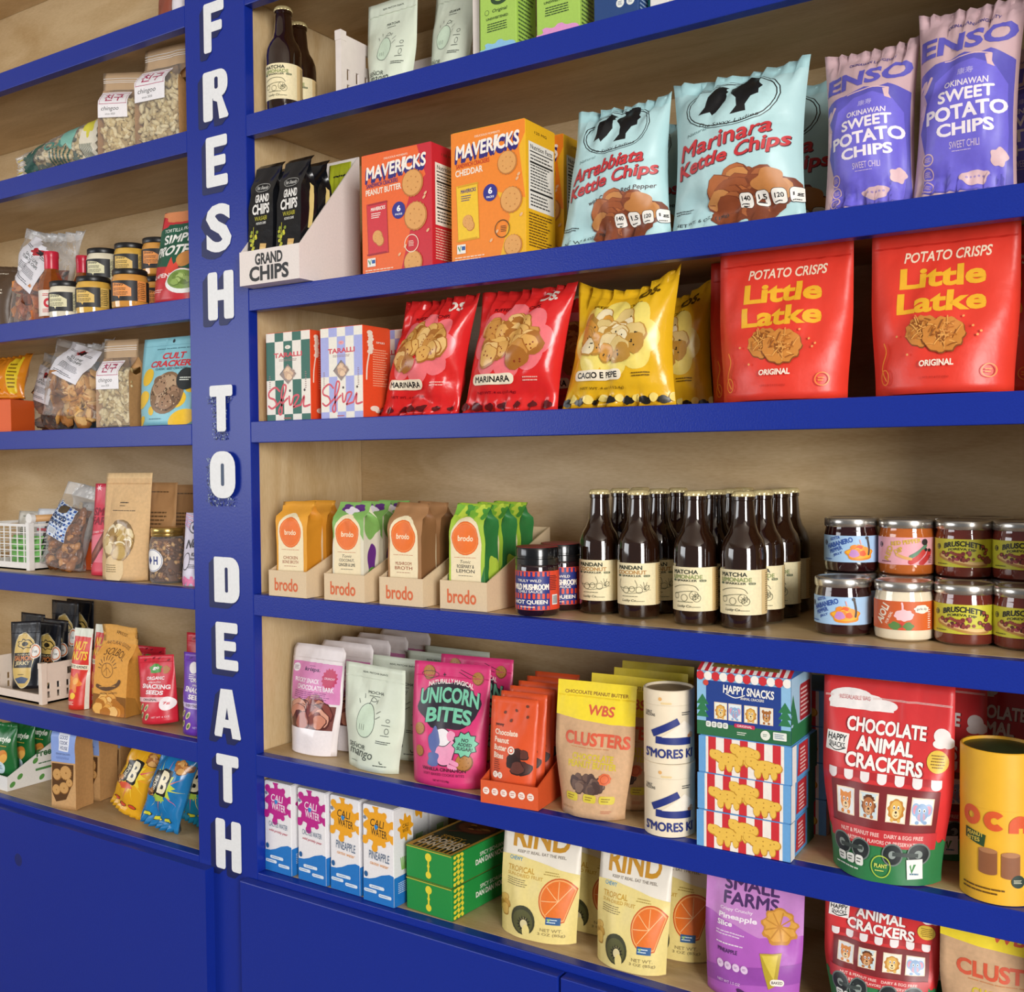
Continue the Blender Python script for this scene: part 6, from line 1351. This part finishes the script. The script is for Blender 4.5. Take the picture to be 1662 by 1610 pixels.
ch = seat(chili_jar(), 872, 940, .044, 'D', .30); on(ch, 'red and blue labelled sauce jar with black lid standing in front', 'jar', 'red and blue chili sauce jars')
o = dup(ch); seat(o, 911, 930, .115, 'D', .5); on(o, 'red and blue labelled sauce jar behind the front one', 'jar', 'red and blue chili sauce jars')

# bottles in rows running back from the shelf edge
bp, bm_ = bottle('p'), bottle('m'); used = set()
rows = (('p', .633, .108, 3, 'first'), ('p', .705, .093, 3, 'second'), ('m', .800, .077, 4, 'third'), ('m', .870, .076, 4, 'last'))
for kd, x, y, n, nm in rows:
    src = bp if kd == 'p' else bm_
    for j in range(n):
        o = dup(src) if kd in used else src; used.add(kd)
        put(o, x+.003*((j*7) % 3-1), y+.0627*j, S['D'], .10*((j*5) % 3-1)+(.24 if kd == 'm' else .34))
        w1 = {'p': 'PANDAN labelled brown bottle', 'm': 'MATCHA labelled brown bottle'}[kd]
        on(o, '%s, %s in the %s bottle row from the left' % (w1, ('front', 'second', 'third', 'rearmost')[j], nm), 'bottle', 'brown glass sparkler bottles')
# dip jars, two layers
jars = {}
def dj(kd, x, y, z, label):
    if kd not in jars: jars[kd] = o = spread_jar(kd)
    else: o = dup(jars[kd])
    put(o, x, y, z, .14); on(o, label, 'jar', 'silver-lidded dip jars'); return o
H_ = .0735
front = [('hab', 1368, .098), ('aio', 1467, .093), ('bru', 1566, .098), ('bru', 1664, .098)]
col = {'hab': 'blue labelled habanero jelly jar', 'aio': 'orange labelled AIOLI jar', 'bru': 'yellow-green BRUSCHETTA jar', 'red': 'pink labelled red pepper dip jar'}
for i, (kd, px, y) in enumerate(front):
    o = dj(kd, at(px, 1000, y)[0], y, S['D'], col[kd]+(', bottom layer in front' if kd != 'bru' else ', bottom layer front, %s' % ('second from the frame edge' if i == 2 else 'cut by the frame edge'))); o.rotation_euler.z = (-.05, .18, .14, .1)[i]
for i, (kd, px) in enumerate((('hab', 1382), ('red', 1472), ('bru', 1566), ('bru', 1660))):
    x, y = at(px, 900, .168)[0], .168
    dj(kd, x, y, S['D'], 'silver lidded jar under the upper layer, %s from the left' % ('first', 'second', 'third', 'fourth')[i])
    dj(kd, x, y, S['D']+H_, col[kd]+', upper layer of the stack'+('' if kd != 'bru' else ', %s' % ('third from left' if i == 2 else 'cut by the frame edge')))
for i, px in enumerate((1512, 1600)):
    x = at(px, 900, .240)[0]
    dj('bru', x, .240, S['D'], 'silver lidded jar in the back row, bottom, %s' % ('left' if i == 0 else 'right')); dj('bru', x, .240, S['D']+H_, 'silver lidded jar in the back row, on top, %s' % ('left' if i == 0 else 'right'))

# ------------------------------------------------------------------ wide bay, pouch shelf
s = spot(468, 552, 1130, 1050, .062, 'E'); kr = krisps(s.W, s.H, 5); place(kr, s, .03); on(kr, 'white pouch with pink chocolate bark label, the front left one', 'snack bag', 'white and pink chocolate bark pouches')
for (px, d, lb) in ((555, .112, 'white and pink bark pouch second behind the front one'), (584, .160, 'white and pink bark pouch third from the front'), (613, .208, 'white and pink bark pouch fourth from the front'), (650, .262, 'white and pink bark pouch at the back, right of the row')):
    o = dup(kr); seat(o, px, 1110, d, 'E', 0, .02); on(o, lb, 'snack bag', 'white and pink chocolate bark pouches')
s = spot(559, 655, 1160, 1082, .045, 'E', -.12); se = senor(s.W, s.H, 6, 'MOCHA', .045); place(se, s, .03); on(se, 'pale sage green pouch with mango drawing, in front on the pouch shelf', 'snack bag', 'sage green mango pouches')
for (px, d, lb) in ((652, .125, 'pale sage green pouch behind the front mango pouch'), (712, .190, 'pale sage green pouch further back left of the pink pouches'), (740, .245, 'pale sage green pouch at the very back above the pink pouches')):
    o = dup(se); seat(o, px, 1130, d, 'E', 0, .02); on(o, lb, 'snack bag', 'sage green mango pouches')
s = spot(667, 791, 1170, 1080, .042, 'E', .16); un = unicorn(s.W, s.H, 7); place(un, s, .03); on(un, 'hot pink cookie bites pouch in front', 'snack bag', 'hot pink cookie pouches')
o = dup(un); seat(o, 768, 1150, .110, 'E', .1, .02); on(o, 'hot pink cookie bites pouch behind the front one', 'snack bag', 'hot pink cookie pouches')
s = spot(780, 873, 1270, 1255, -.002, 'E', .10); o, tf, ts = tray('display_tray', s.W, .175, .034, .090, card('#dd5a2c')); place(o, s); on(o, 'orange card display tray holding orange peanut butter pouches', 'display tray')
a = Art(s.W, .034, .5)
for k in range(6): a.E(-.40+.155*k, .55, .058, '#f4e6dc'); a.L(-.40+.155*k, .55, .07, .16, 2, '#c24a20', k)
a.apply(o, tf); tx = s.x
cb = choc_bites(.078, .152, 8); cs, sn = math.cos(.10), math.sin(.10)
for j in range(6):
    q = cb if j == 0 else dup(cb); dx, dy = -.004+.002*j, .017+.0255*j
    put(q, tx+dx*cs-dy*sn, dy*cs+dx*sn, S['E']+.0024, .10, .02); q.location.z += .003*j
    on(q, 'orange chocolate bites pouch, %s in the orange tray' % ('front one', 'second from the front', 'third from the front', 'fourth from the front', 'fifth from the front', 'rearmost')[j], 'snack bag', 'orange chocolate bites pouches')
s = spot(899, 1027, 1215, 1112, .034, 'E', .08); cl = clusters(s.W, s.H, 9); place(cl, s, .03); on(cl, 'yellow-topped kraft pouch in front, beside the cream canisters', 'snack bag', 'yellow and kraft cluster pouches')
for (px, d, lb) in ((1014, .098, 'yellow-topped kraft pouch second from the front'), (1050, .154, 'yellow-topped kraft pouch third from the front'), (1062, .210, 'yellow-topped kraft pouch at the back of its row')):
    o = dup(cl); seat(o, px, 1190, d, 'E', .05, .02); o.scale = (.98, 1, 1); on(o, lb, 'snack bag', 'yellow and kraft cluster pouches')
sm_ = smores(); x = at(1087, 1300, .036)[0]; put(sm_, x, .036, S['E'], .30); on(sm_, "cream canister with blue bars, the bottom one of two stacked", 'canister', 'cream paper canisters')
o = dup(sm_); put(o, x-.001, .037, S['E']+.0990, .32); on(o, "cream canister with blue bars stacked on top of the other", 'canister', 'cream paper canisters')
s = spot(1131, 1283, 1300, 1200, .002, 'E', .03); BW, BH, BD = s.W, .0475, .105
st = stripes_box(BW, BH, BD); put(st, s.x, s.d, S['E'], .03); on(st, 'striped animal cracker box at the bottom of the stack', 'cracker box', 'stacked striped cracker boxes')
for j, lb in ((1, 'striped animal cracker box in the middle of the stack'), (2, 'striped animal cracker box just under the blue box')):
    o = dup(st); put(o, s.x+.0015*j-.001, s.d+.001, S['E']+(BH+.0016)*j, .03-.01*j); on(o, lb, 'cracker box', 'stacked striped cracker boxes')
hb = happy_box(BW, .105, .092); put(hb, s.x, s.d+.002, S['E']+(BH+.0016)*3, .03); on(hb, 'blue circus-stand cracker box on top of the striped stack', 'cracker box')
for j in range(4):
    o = dup(st); put(o, s.x+.010, s.d+.118, S['E']+(BH+.0016)*j, .02); on(o, 'blue-ended cracker box in the rear stack, %s' % ('bottom', 'second up', 'third up', 'top')[j], 'cracker box', 'cracker boxes of the rear stack')
s = spot(1335, 1548, 1260, 1108, .040, 'E', .02); s_ac = s; ac = animal_crackers(s.W, s.H, 10, .088); place(ac, s, .01); on(ac, 'big red and green chocolate animal cracker pouch in front on the pouch shelf', 'snack bag', 'red and green animal cracker pouches')
for (px, d, lb) in ((1495, .135, 'red animal cracker pouch in shade right behind the big front pouch'), (1650, .200, 'red animal cracker pouch in shade behind the yellow canister')):
    o = dup(ac); o.scale = (1, .62, 1); seat(o, px, 1250, d, 'E', 0, .01)
    if d > .19: o.location.x = 1.152
    on(o, lb, 'snack bag', 'red and green animal cracker pouches')
oc = oca(); seat(oc, 1622, 1350, .046, 'E', .05); on(oc, 'tall yellow paper canister with orange lettering at the frame edge', 'canister')

# ------------------------------------------------------------------ wide bay, lowest shelf
wd = None
for i, (xl, xr, kd) in enumerate(((426, 478, 'c'), (480, 533, 'c'), (535, 585, 'p'), (587, 641, 'p'))):
    d = .018 if i < 3 else .012
    s = spot(xl, xr, 1370, 1290, d, 'F', -.02); 
    if i in (0, 2): wd = water(kd, .0655, .158, .050)
    o = wd if i in (0, 2) else dup(wd); place(o, s); on(o, ('white carton with magenta splash at the far left of the bottom shelf', 'white carton with magenta splash, second from the left', 'white carton with orange splash between the magenta and the last front carton', 'white carton with orange splash, rightmost of the four in front')[i], 'drink carton', 'splash-printed water cartons')
for px, d, lb in ((0, .112, 'white carton with orange splash just behind the front row'), (1, .172, 'white carton with orange splash furthest back')):
    o = dup(wd); put(o, .224, d, S['F'], -.04); on(o, lb, 'drink carton', 'splash-printed water cartons')
s = spot(660, 733, 1450, 1400, .022, 'F', -.06); NW, NH = s.W, .0505
nd = noodle(NW, NH, .185); put(nd, s.x, s.d, S['F'], -.06); on(nd, 'green noodle box at the bottom of the pair', 'noodle box', 'green noodle boxes')
o = dup(nd); put(o, s.x, s.d, S['F']+NH+.0018, -.06); on(o, 'green noodle box on top, with a noodle bowl picture', 'noodle box', 'green noodle boxes')
s = spot(812, 938, 1440, 1340, .052, 'F', .10); rn = rind(s.W, .166, 12); place(rn, s, .05); on(rn, 'white and pale yellow dried fruit pouch, front left one', 'snack bag', 'pale yellow dried fruit pouches')
o = dup(rn); seat(o, 962, 1420, .120, 'F', .05, .03); on(o, 'pale yellow dried fruit pouch behind, between the two front ones', 'snack bag', 'pale yellow dried fruit pouches')
r2 = dup(rn); seat(r2, 1024, 1480, .040, 'F', .02, .06); r2.scale = (.86, 1, .99); on(r2, 'white and pale yellow dried fruit pouch, front right one', 'snack bag', 'pale yellow dried fruit pouches')
o = dup(rn); seat(o, 1092, 1470, .110, 'F', .05, .03); o.scale = (.93, 1, 1); on(o, 'pale yellow dried fruit pouch behind the front right one', 'snack bag', 'pale yellow dried fruit pouches')
s = spot(1143, 1302, 1520, 1420, .048, 'F', .04); sf_ = small_farms(s.W, .170, 13); place(sf_, s, .03); on(sf_, 'purple pouch with pineapple slices on the bottom shelf', 'snack bag')
a2 = animal_crackers(s_ac.W*.90, .162, 11, .078, .17); o = a2; seat(o, 1428, 1540, .066, 'F', .04, .02); on(o, 'red animal cracker pouch on the bottom shelf, its top behind the fascia', 'snack bag')
o = dup(a2); o.scale = (1, .85, .98); seat(o, 1486, 1530, .180, 'F', .04, .02); on(o, 'red animal cracker pouch in shade behind the bottom shelf one', 'snack bag')
o = dup(cl); o.scale = (1.12, 1, 1.0); seat(o, 1626, 1560, .055, 'F', .05, .02); on(o, 'yellow-topped kraft pouch cut by the bottom right corner', 'snack bag')

# ------------------------------------------------------------------ narrow bay, top shelves
o = plain('snack_pouch', .055, .15, '#8a4634', 14, '#e9d9c9'); seat(o, 278, 0, .05, 'Z'); on(o, 'brown snack pouch bottom showing at the top edge above the narrow bay', 'snack bag')
o = plain('snack_pouch', .045, .15, '#e2dce2', 15, '#8a6a7a'); seat(o, 300, 0, .045, 'Z'); on(o, 'white snack pouch beside the brown one at the top edge', 'snack bag')
s = spot(169, 222, 160, 75, .055, 'A', .55); c1 = puff_bag(.088, .172, .055, 15); put(c1, s.x, .065, S['A'], .50); on(c1, 'clear bag of pale puffed snack turned aside, left of the pair', 'snack bag', 'clear puffed snack bags')
s = spot(236, 308, 150, 48, .055, 'A', .15); c2 = puff_bag(s.W, min(s.H, .194), .06, 16); place(c2, s); on(c2, 'clear bag of pale puffed snack next to the lettered post, upper shelf', 'snack bag', 'clear puffed snack bags')
# a bag lying down
LW, LH = .120, .270
r, sfl = sheet('snack_bag', LW, LH, .085, CLEAR, 'pil', .10, 1, 0, .004, 17, ears=.004, skew=-.030, topw=.45)
heap(sfl, r, 'popped_snack', [matte(c) for c in ('#e6d3a6', '#d8bf88', '#f0e2c0', '#3f5a4c')], 150, 3, (-.42, .42), (.06, .9), .0065, (1.1, .8, .7), .004, core=1)
a = Art(LW, LH, .4); a.P([(-.45, .02), (.45, .02), (.45, .16), (.1, .2), (-.45, .14)], '#e0d9c6'); a.B(.3, .30, .3, '#7db4a6', .07, 4, .2, 2); a.B(.36, .12, .2, '#d9cf4a', .05, 5, .2, 2); a.B(-.1, .72, .38, '#2f5a52', .09, 6, .25, 4); a.B(.3, .62, .18, '#3f6a5c', .06, 5, .3, 6)
for k in range(9): a.K([(-.45+.11*k, .88), (-.43+.11*k, .98)], .03, '#c9b02e' if k % 2 else '#efece2')
for k in range(8): a.K([(-.45, .05+.012*k), (.0, .10+.012*k)], .012, '#5a6a64')
a.T('YO', .12, .42, .4, .09, '#4f8a80', .03, 0, 90); a.L(-.2, .36, .5, .2, 6, '#2f5a52', 3)
a.apply(r, sfl); p = at(176, 230, .09); put(r, p[0], .09, S['A'], .25, .12, -PI/2+.02); on(r, 'clear teal-printed snack bag lying on its side on the upper shelf', 'snack bag')

# ------------------------------------------------------------------ narrow bay, jar shelf
mj = {}
def mu(kd, px, py, d, lvl, label):
    if kd not in mj: mj[kd] = o = mustard(kd)
    else: o = dup(mj[kd])
    seat(o, px, py, d, 'B', .78, dz=.0777*lvl); on(o, label, 'jar', 'black-lidded sauce jars'); return o
mu('w', 108, 470, .050, 0, 'white sauce jar, bottom row left'); mu('y', 152, 465, .048, 0, 'yellow sauce jar, bottom row middle'); mu('o', 211, 455, .040, 0, 'orange sauce jar, bottom row right')
for kd, px, nm in (('w', 168, 'white'), ('y', 213, 'yellow'), ('o', 259, 'orange')):
    mu(kd, px, 450, .128, 0, '%s sauce jar standing under the upper row' % nm); mu(kd, px-.5, 390, .128, 1, '%s sauce jar, upper row' % nm)
sb = sauce_bottle(); seat(sb, 84, 450, .060, 'B', .6); on(sb, 'hot sauce bottle with red cap in front of the clear chip bag', 'bottle', 'red-capped hot sauce bottles'); o = dup(sb); seat(o, 135, 430, .125, 'B', .6); on(o, 'hot sauce bottle with red cap behind the white jar', 'bottle', 'red-capped hot sauce bottles')
s = spot(254, 318, 410, 338, .050, 'B', .1); o = protein(s.W*1.10, s.H); place(o, s, .03, .02); on(o, 'green and red tortilla chip pouch next to the lettered post', 'snack bag')
t = tortilla(.185, .215, 18, True, ('#cf7434', '#b55a26', '#dc9050', '#8a4420'), -.12, .64, -24); seat(t, 56, 440, .135, 'B', .12, .06, .14); on(t, 'clear bag of orange chips with white label behind the hot sauce', 'chip bag')
o = plain('chip_pouch', .12, .19, '#5d4a3a', 19, '#e2d9c6', .05, kind='pil'); seat(o, -14, 430, .215, 'B', .2, .02, .12); on(o, 'brown chip bag with cream text panel at the left edge', 'chip bag')

# ------------------------------------------------------------------ narrow bay, cracker shelf
s = spot(226, 316, 605, 527, .045, 'C', .05); cu = cult(s.W, .170); place(cu, s, .02); on(cu, 'light blue seed cracker pouch with yellow spots next to the post', 'snack bag')
s = spot(158, 224, 615, 532, .050, 'C', .25); c3 = puff_bag(.082, .178, .055, 20); put(c3, s.x, .060, S['C'], .22); on(c3, 'clear bag of pale puffed snack beside the light blue cracker pouch', 'snack bag', 'clear puffed snack bags')
t = tortilla(.150, .161, 21, True, lx=.02, ly=.70, lr=-16); seat(t, 112, 640, .072, 'C', .2, .10, .08); on(t, 'clear bag of tortilla chips with SALT & LIME label', 'chip bag')
t = tortilla(.125, .165, 22, True, ('#8a5a3a', '#6d432a', '#a8764a', '#4f2f1c'), -.1, .58, -10); seat(t, 82, 640, .185, 'C', .15, .05, .10); on(t, 'clear bag of brown chips behind the tortilla chip bag', 'chip bag')
o = plain('chip_bag', .13, .172, '#6f93b8', 23, '#c9d8e6', .028, kind='pil'); seat(o, 130, 620, .272, 'C', .0, .0); on(o, 'dusty blue chip bag at the back above the tortilla chips', 'chip bag')
o, f_, s_, t_ = carton('snack_box', .12, .075, .08, card('#df5f22')); seat(o, -20, 660, .062, 'C', .35); on(o, 'plain orange box at the left edge of the cracker shelf', 'snack box')
r, sf2 = flow_bag('chip_bag', .13, .10, '#e08a22', 24, .05); a = Art(.13, .10, .3); a.R(.3, .5, .2, .8, '#e8c92e'); a.L(.3, .5, .16, .6, 7, '#6b4a12'); a.L(-.1, .3, .4, .3, 4, '#2a2a2a'); a.apply(r, sf2); seat(r, 0, 605, .10, 'C', .3, .15, .0, .0765); on(r, 'orange chip bag resting on the orange box', 'chip bag')

# ------------------------------------------------------------------ narrow bay, nut shelf
bk = basket(.20, .15, .100); x = at(52, 870, .055)[0]; put(bk, x-.10, .050, S['D']); on(bk, 'white grid basket with wooden handle at the left edge', 'basket')
for k, (dx, c) in enumerate(((.055, '#7fc46a'), (.0, '#7fc46a'))):
    for j in range(3):
        o = plain('snack_pouch', .060, .026, c, 30+j+k*5, '#4f8a44', .018); put(o, x-.10+dx, .085, S['D']+.004+.0205*j, 0, 0); on(o, 'small green packet %s in the grid basket, %s' % (('lowest', 'second up', 'top')[j], ('right stack', 'left stack')[k]), 'snack bag', 'green packets in the grid basket')
def wb(a): a.R(-.05, .5, .14, .7, '#26262a'); a.R(0, .62, .9, .05, '#c94a5a'); a.L(.2, .4, .4, .3, 5, '#4a4a52')
o = plain('snack_pouch', .085, .125, '#d9dce2', 36, '#33333a', .03, wb); put(o, x-.055, .125, S['D']+.004, .1, .05); on(o, 'white pouch with black bar standing in the grid basket', 'snack bag')
o = plain('snack_pouch', .085, .118, '#c9c4b8', 37, '#3f5a44', .03); put(o, x-.145, .130, S['D']+.004, 0, .05); on(o, 'pale grey pouch at the left in the grid basket', 'snack bag')
o = plain('nut_pouch', .075, .105, '#ccd0bc', 39, '#3a4a3a', .03); seat(o, 78, 870, .235, 'D', .1, .03); on(o, 'pale sage pouch between grid basket and pretzel bag', 'snack bag')
pz = pretzel(.115, .178, 5); seat(pz, 98, 860, .068, 'D', .10, .10, .16); on(pz, 'clear bag of filled pretzels with blue gingham label', 'snack bag')
o = plain('nut_bag', .08, .14, '#2a2a2c', 40, '#c9c9c4', .05); seat(o, 146, 860, .240, 'D', .0, .02); on(o, 'dark pouch behind the pretzel bag', 'snack bag')
o, f_, s_, t_ = carton('snack_box', .075, .060, .06, card('#df5a1f')); seat(o, 128, 900, .115, 'D', .1); on(o, 'orange box low behind the pretzel bag', 'snack box')
s = spot(142, 186, 850, 772, .060, 'D', .1); o = red_narrow(.082, .188); seat(o, 172, 850, .075, 'D', .1, .02); on(o, 'red fruit crisp pouch left of the kraft pouch', 'snack bag')
s = spot(166, 240, 855, 768, .040, 'D', .08); o = kraft_pouch(s.W, s.H); place(o, s, .02); on(o, 'light kraft pouch with round nut window', 'snack bag')
o = plain('nut_pouch', .10, .190, '#b98c5c', 44, '#6b4f30', .05, rough=.7); seat(o, 252, 840, .105, 'D', .12, .02); on(o, 'brown kraft pouch behind the light kraft pouch', 'snack bag'); q = dup(o); seat(q, 297, 845, .165, 'D', .12, .02); q.scale = (.9, 1, .97); on(q, 'brown kraft pouch furthest back by the lettered post', 'snack bag')
mj_ = mason(); seat(mj_, 272, 890, .052, 'D', .45); on(mj_, 'glass mason jar of chopped nuts with brass lid', 'jar')
o = keto(.075, .135); seat(o, 321, 890, .040, 'D', .1, .02); on(o, 'lilac and pink striped pouch half behind the post', 'snack bag')

# ------------------------------------------------------------------ narrow bay, jerky shelf
x = at(36, 1110, .045)[0]; k = crate(.19, .17, .085, .020, '#ead9c9'); put(k, x, .030, S['E'], .0); on(k, 'cream plastic crate holding dark jerky pouches', 'crate')
jk = jerky(.096, .148); seat(jk, 42, 1060, .072, 'E', .12, .08, -.09, .010); on(jk, 'black salmon jerky pouch in front in the cream crate', 'jerky bag', 'black jerky pouches')
for (px, d, dz, lb) in ((76, .108, .004, 'black jerky pouch second from the front, partly beside the front one'), (88, .145, .004, 'black jerky pouch third from the front in the crate'), (104, .222, .0, 'black jerky pouch standing behind the crate'), (128, .252, .0, 'black jerky pouch rearmost, its top edge up high'), (52, .176, .004, 'black jerky pouch fourth from the front at the back of the crate')):
    o = dup(jk); o.scale = (1, 1, 1) if d < .2 else (1.1, 1, 1.25); seat(o, px, 1050, d, 'E', 0, .03, 0, (.005 if d < .2 else 0)+dz); on(o, lb, 'jerky bag', 'black jerky pouches')
nt = nut_tube(.052, .165); seat(nt, 129, 1080, .055, 'E', .15, .03); on(nt, 'red and yellow almond pouch left of the apricot bag', 'snack bag', 'red and yellow almond pouches'); o = dup(nt); seat(o, 163, 1075, .110, 'E', .1, .02); on(o, 'red and yellow almond pouch behind the apricot bag', 'snack bag', 'red and yellow almond pouches')
o = apricot(.090, .172); seat(o, 188, 1090, .060, 'E', .15, .02, .04); on(o, 'apricot-orange bag of dried apricots with flared top', 'snack bag')
s = spot(227, 292, 1110, 1040, .055, 'E', .3); sr = seeds('r', .092, .130, 61); seat(sr, 260, 1110, .055, 'E', .15, .02, -.10); on(sr, 'red seed pouch in front, tilted left', 'snack bag'); o = dup(sr); seat(o, 240, 1080, .125, 'E', .15, .02); on(o, 'red seed pouch in shade behind the apricot bag', 'snack bag')
sp_ = seeds('p', .092, .150, 62); seat(sp_, 327, 1110, .050, 'E', .1, .02); on(sp_, 'violet seed pouch half behind the post', 'snack bag'); o = seeds('r', .092, .170, 63); seat(o, 330, 1080, .125, 'E', .1, .02); on(o, 'red seed pouch behind the violet one', 'snack bag')

# ------------------------------------------------------------------ narrow bay, lowest shelf
x = at(8, 1260, .028)[0]; o, tf, ts = tray('display_tray', .12, .150, .032, .105, card('#e9e8e4')); put(o, x-.055, .030, S['F'], .0); on(o, 'white display tray with green leaf print holding green bags', 'display tray')
a = Art(.15, .105, .5); a.T('Freestyle', .22, .62, .5, .2, '#2f6a3a', .03); a.L(.2, .42, .4, .06, 1, '#2f6a3a'); a.R(.2, .30, .5, .05, '#4f8a4a')
for q in ((-.3, .25), (-.05, .5), (.05, .12), (-.42, .12)): a.E(q[0], q[1], .05, '#5a9a4a', rot=40, ry=.05)
a.apply(o, ts, 'side_print')
gb = green_bag(.085, .135); 
for j, (dx, dy, lb) in enumerate(((-.055, .030, 'green snack bag in front in the white tray'), (-.050, .070, 'green snack bag second in the white tray'), (-.040, .110, 'green snack bag rearmost in the white tray'))):
    q = gb if j == 0 else dup(gb); put(q, x+dx, .030+dy, S['F']+.0025, .1, .03); on(q, lb, 'snack bag', 'green bags in the white tray')
cb_ = cookie_bag(.064, .168); seat(cb_, 117, 1250, .050, 'F', .22, .01); on(cb_, 'blue-topped kraft cookie bag, front one', 'snack bag', 'blue and kraft cookie bags')
for px, d, lb in ((158, .116, 'blue-topped kraft cookie bag second behind'), (192, .178, 'blue-topped kraft cookie bag third behind')):
    o = dup(cb_); seat(o, px, 1245, d, 'F', .15, .01); on(o, lb, 'snack bag', 'blue and kraft cookie bags')
o = peanut_bag('y', .095, .150, 91); seat(o, 205, 1290, .065, 'F', .05, .18, .32); on(o, 'yellow puffs bag with big letter B slumped to the left', 'snack bag')
o = peanut_bag('b', .100, .158, 92); seat(o, 258, 1305, .045, 'F', .08, .16, .20); on(o, 'blue puffs bag with big letter B in front', 'snack bag')
o = peanut_bag('g', .095, .150, 93); seat(o, 316, 1310, .105, 'F', .05, .10, .16); on(o, 'teal and green puffs bag half behind the post', 'snack bag')
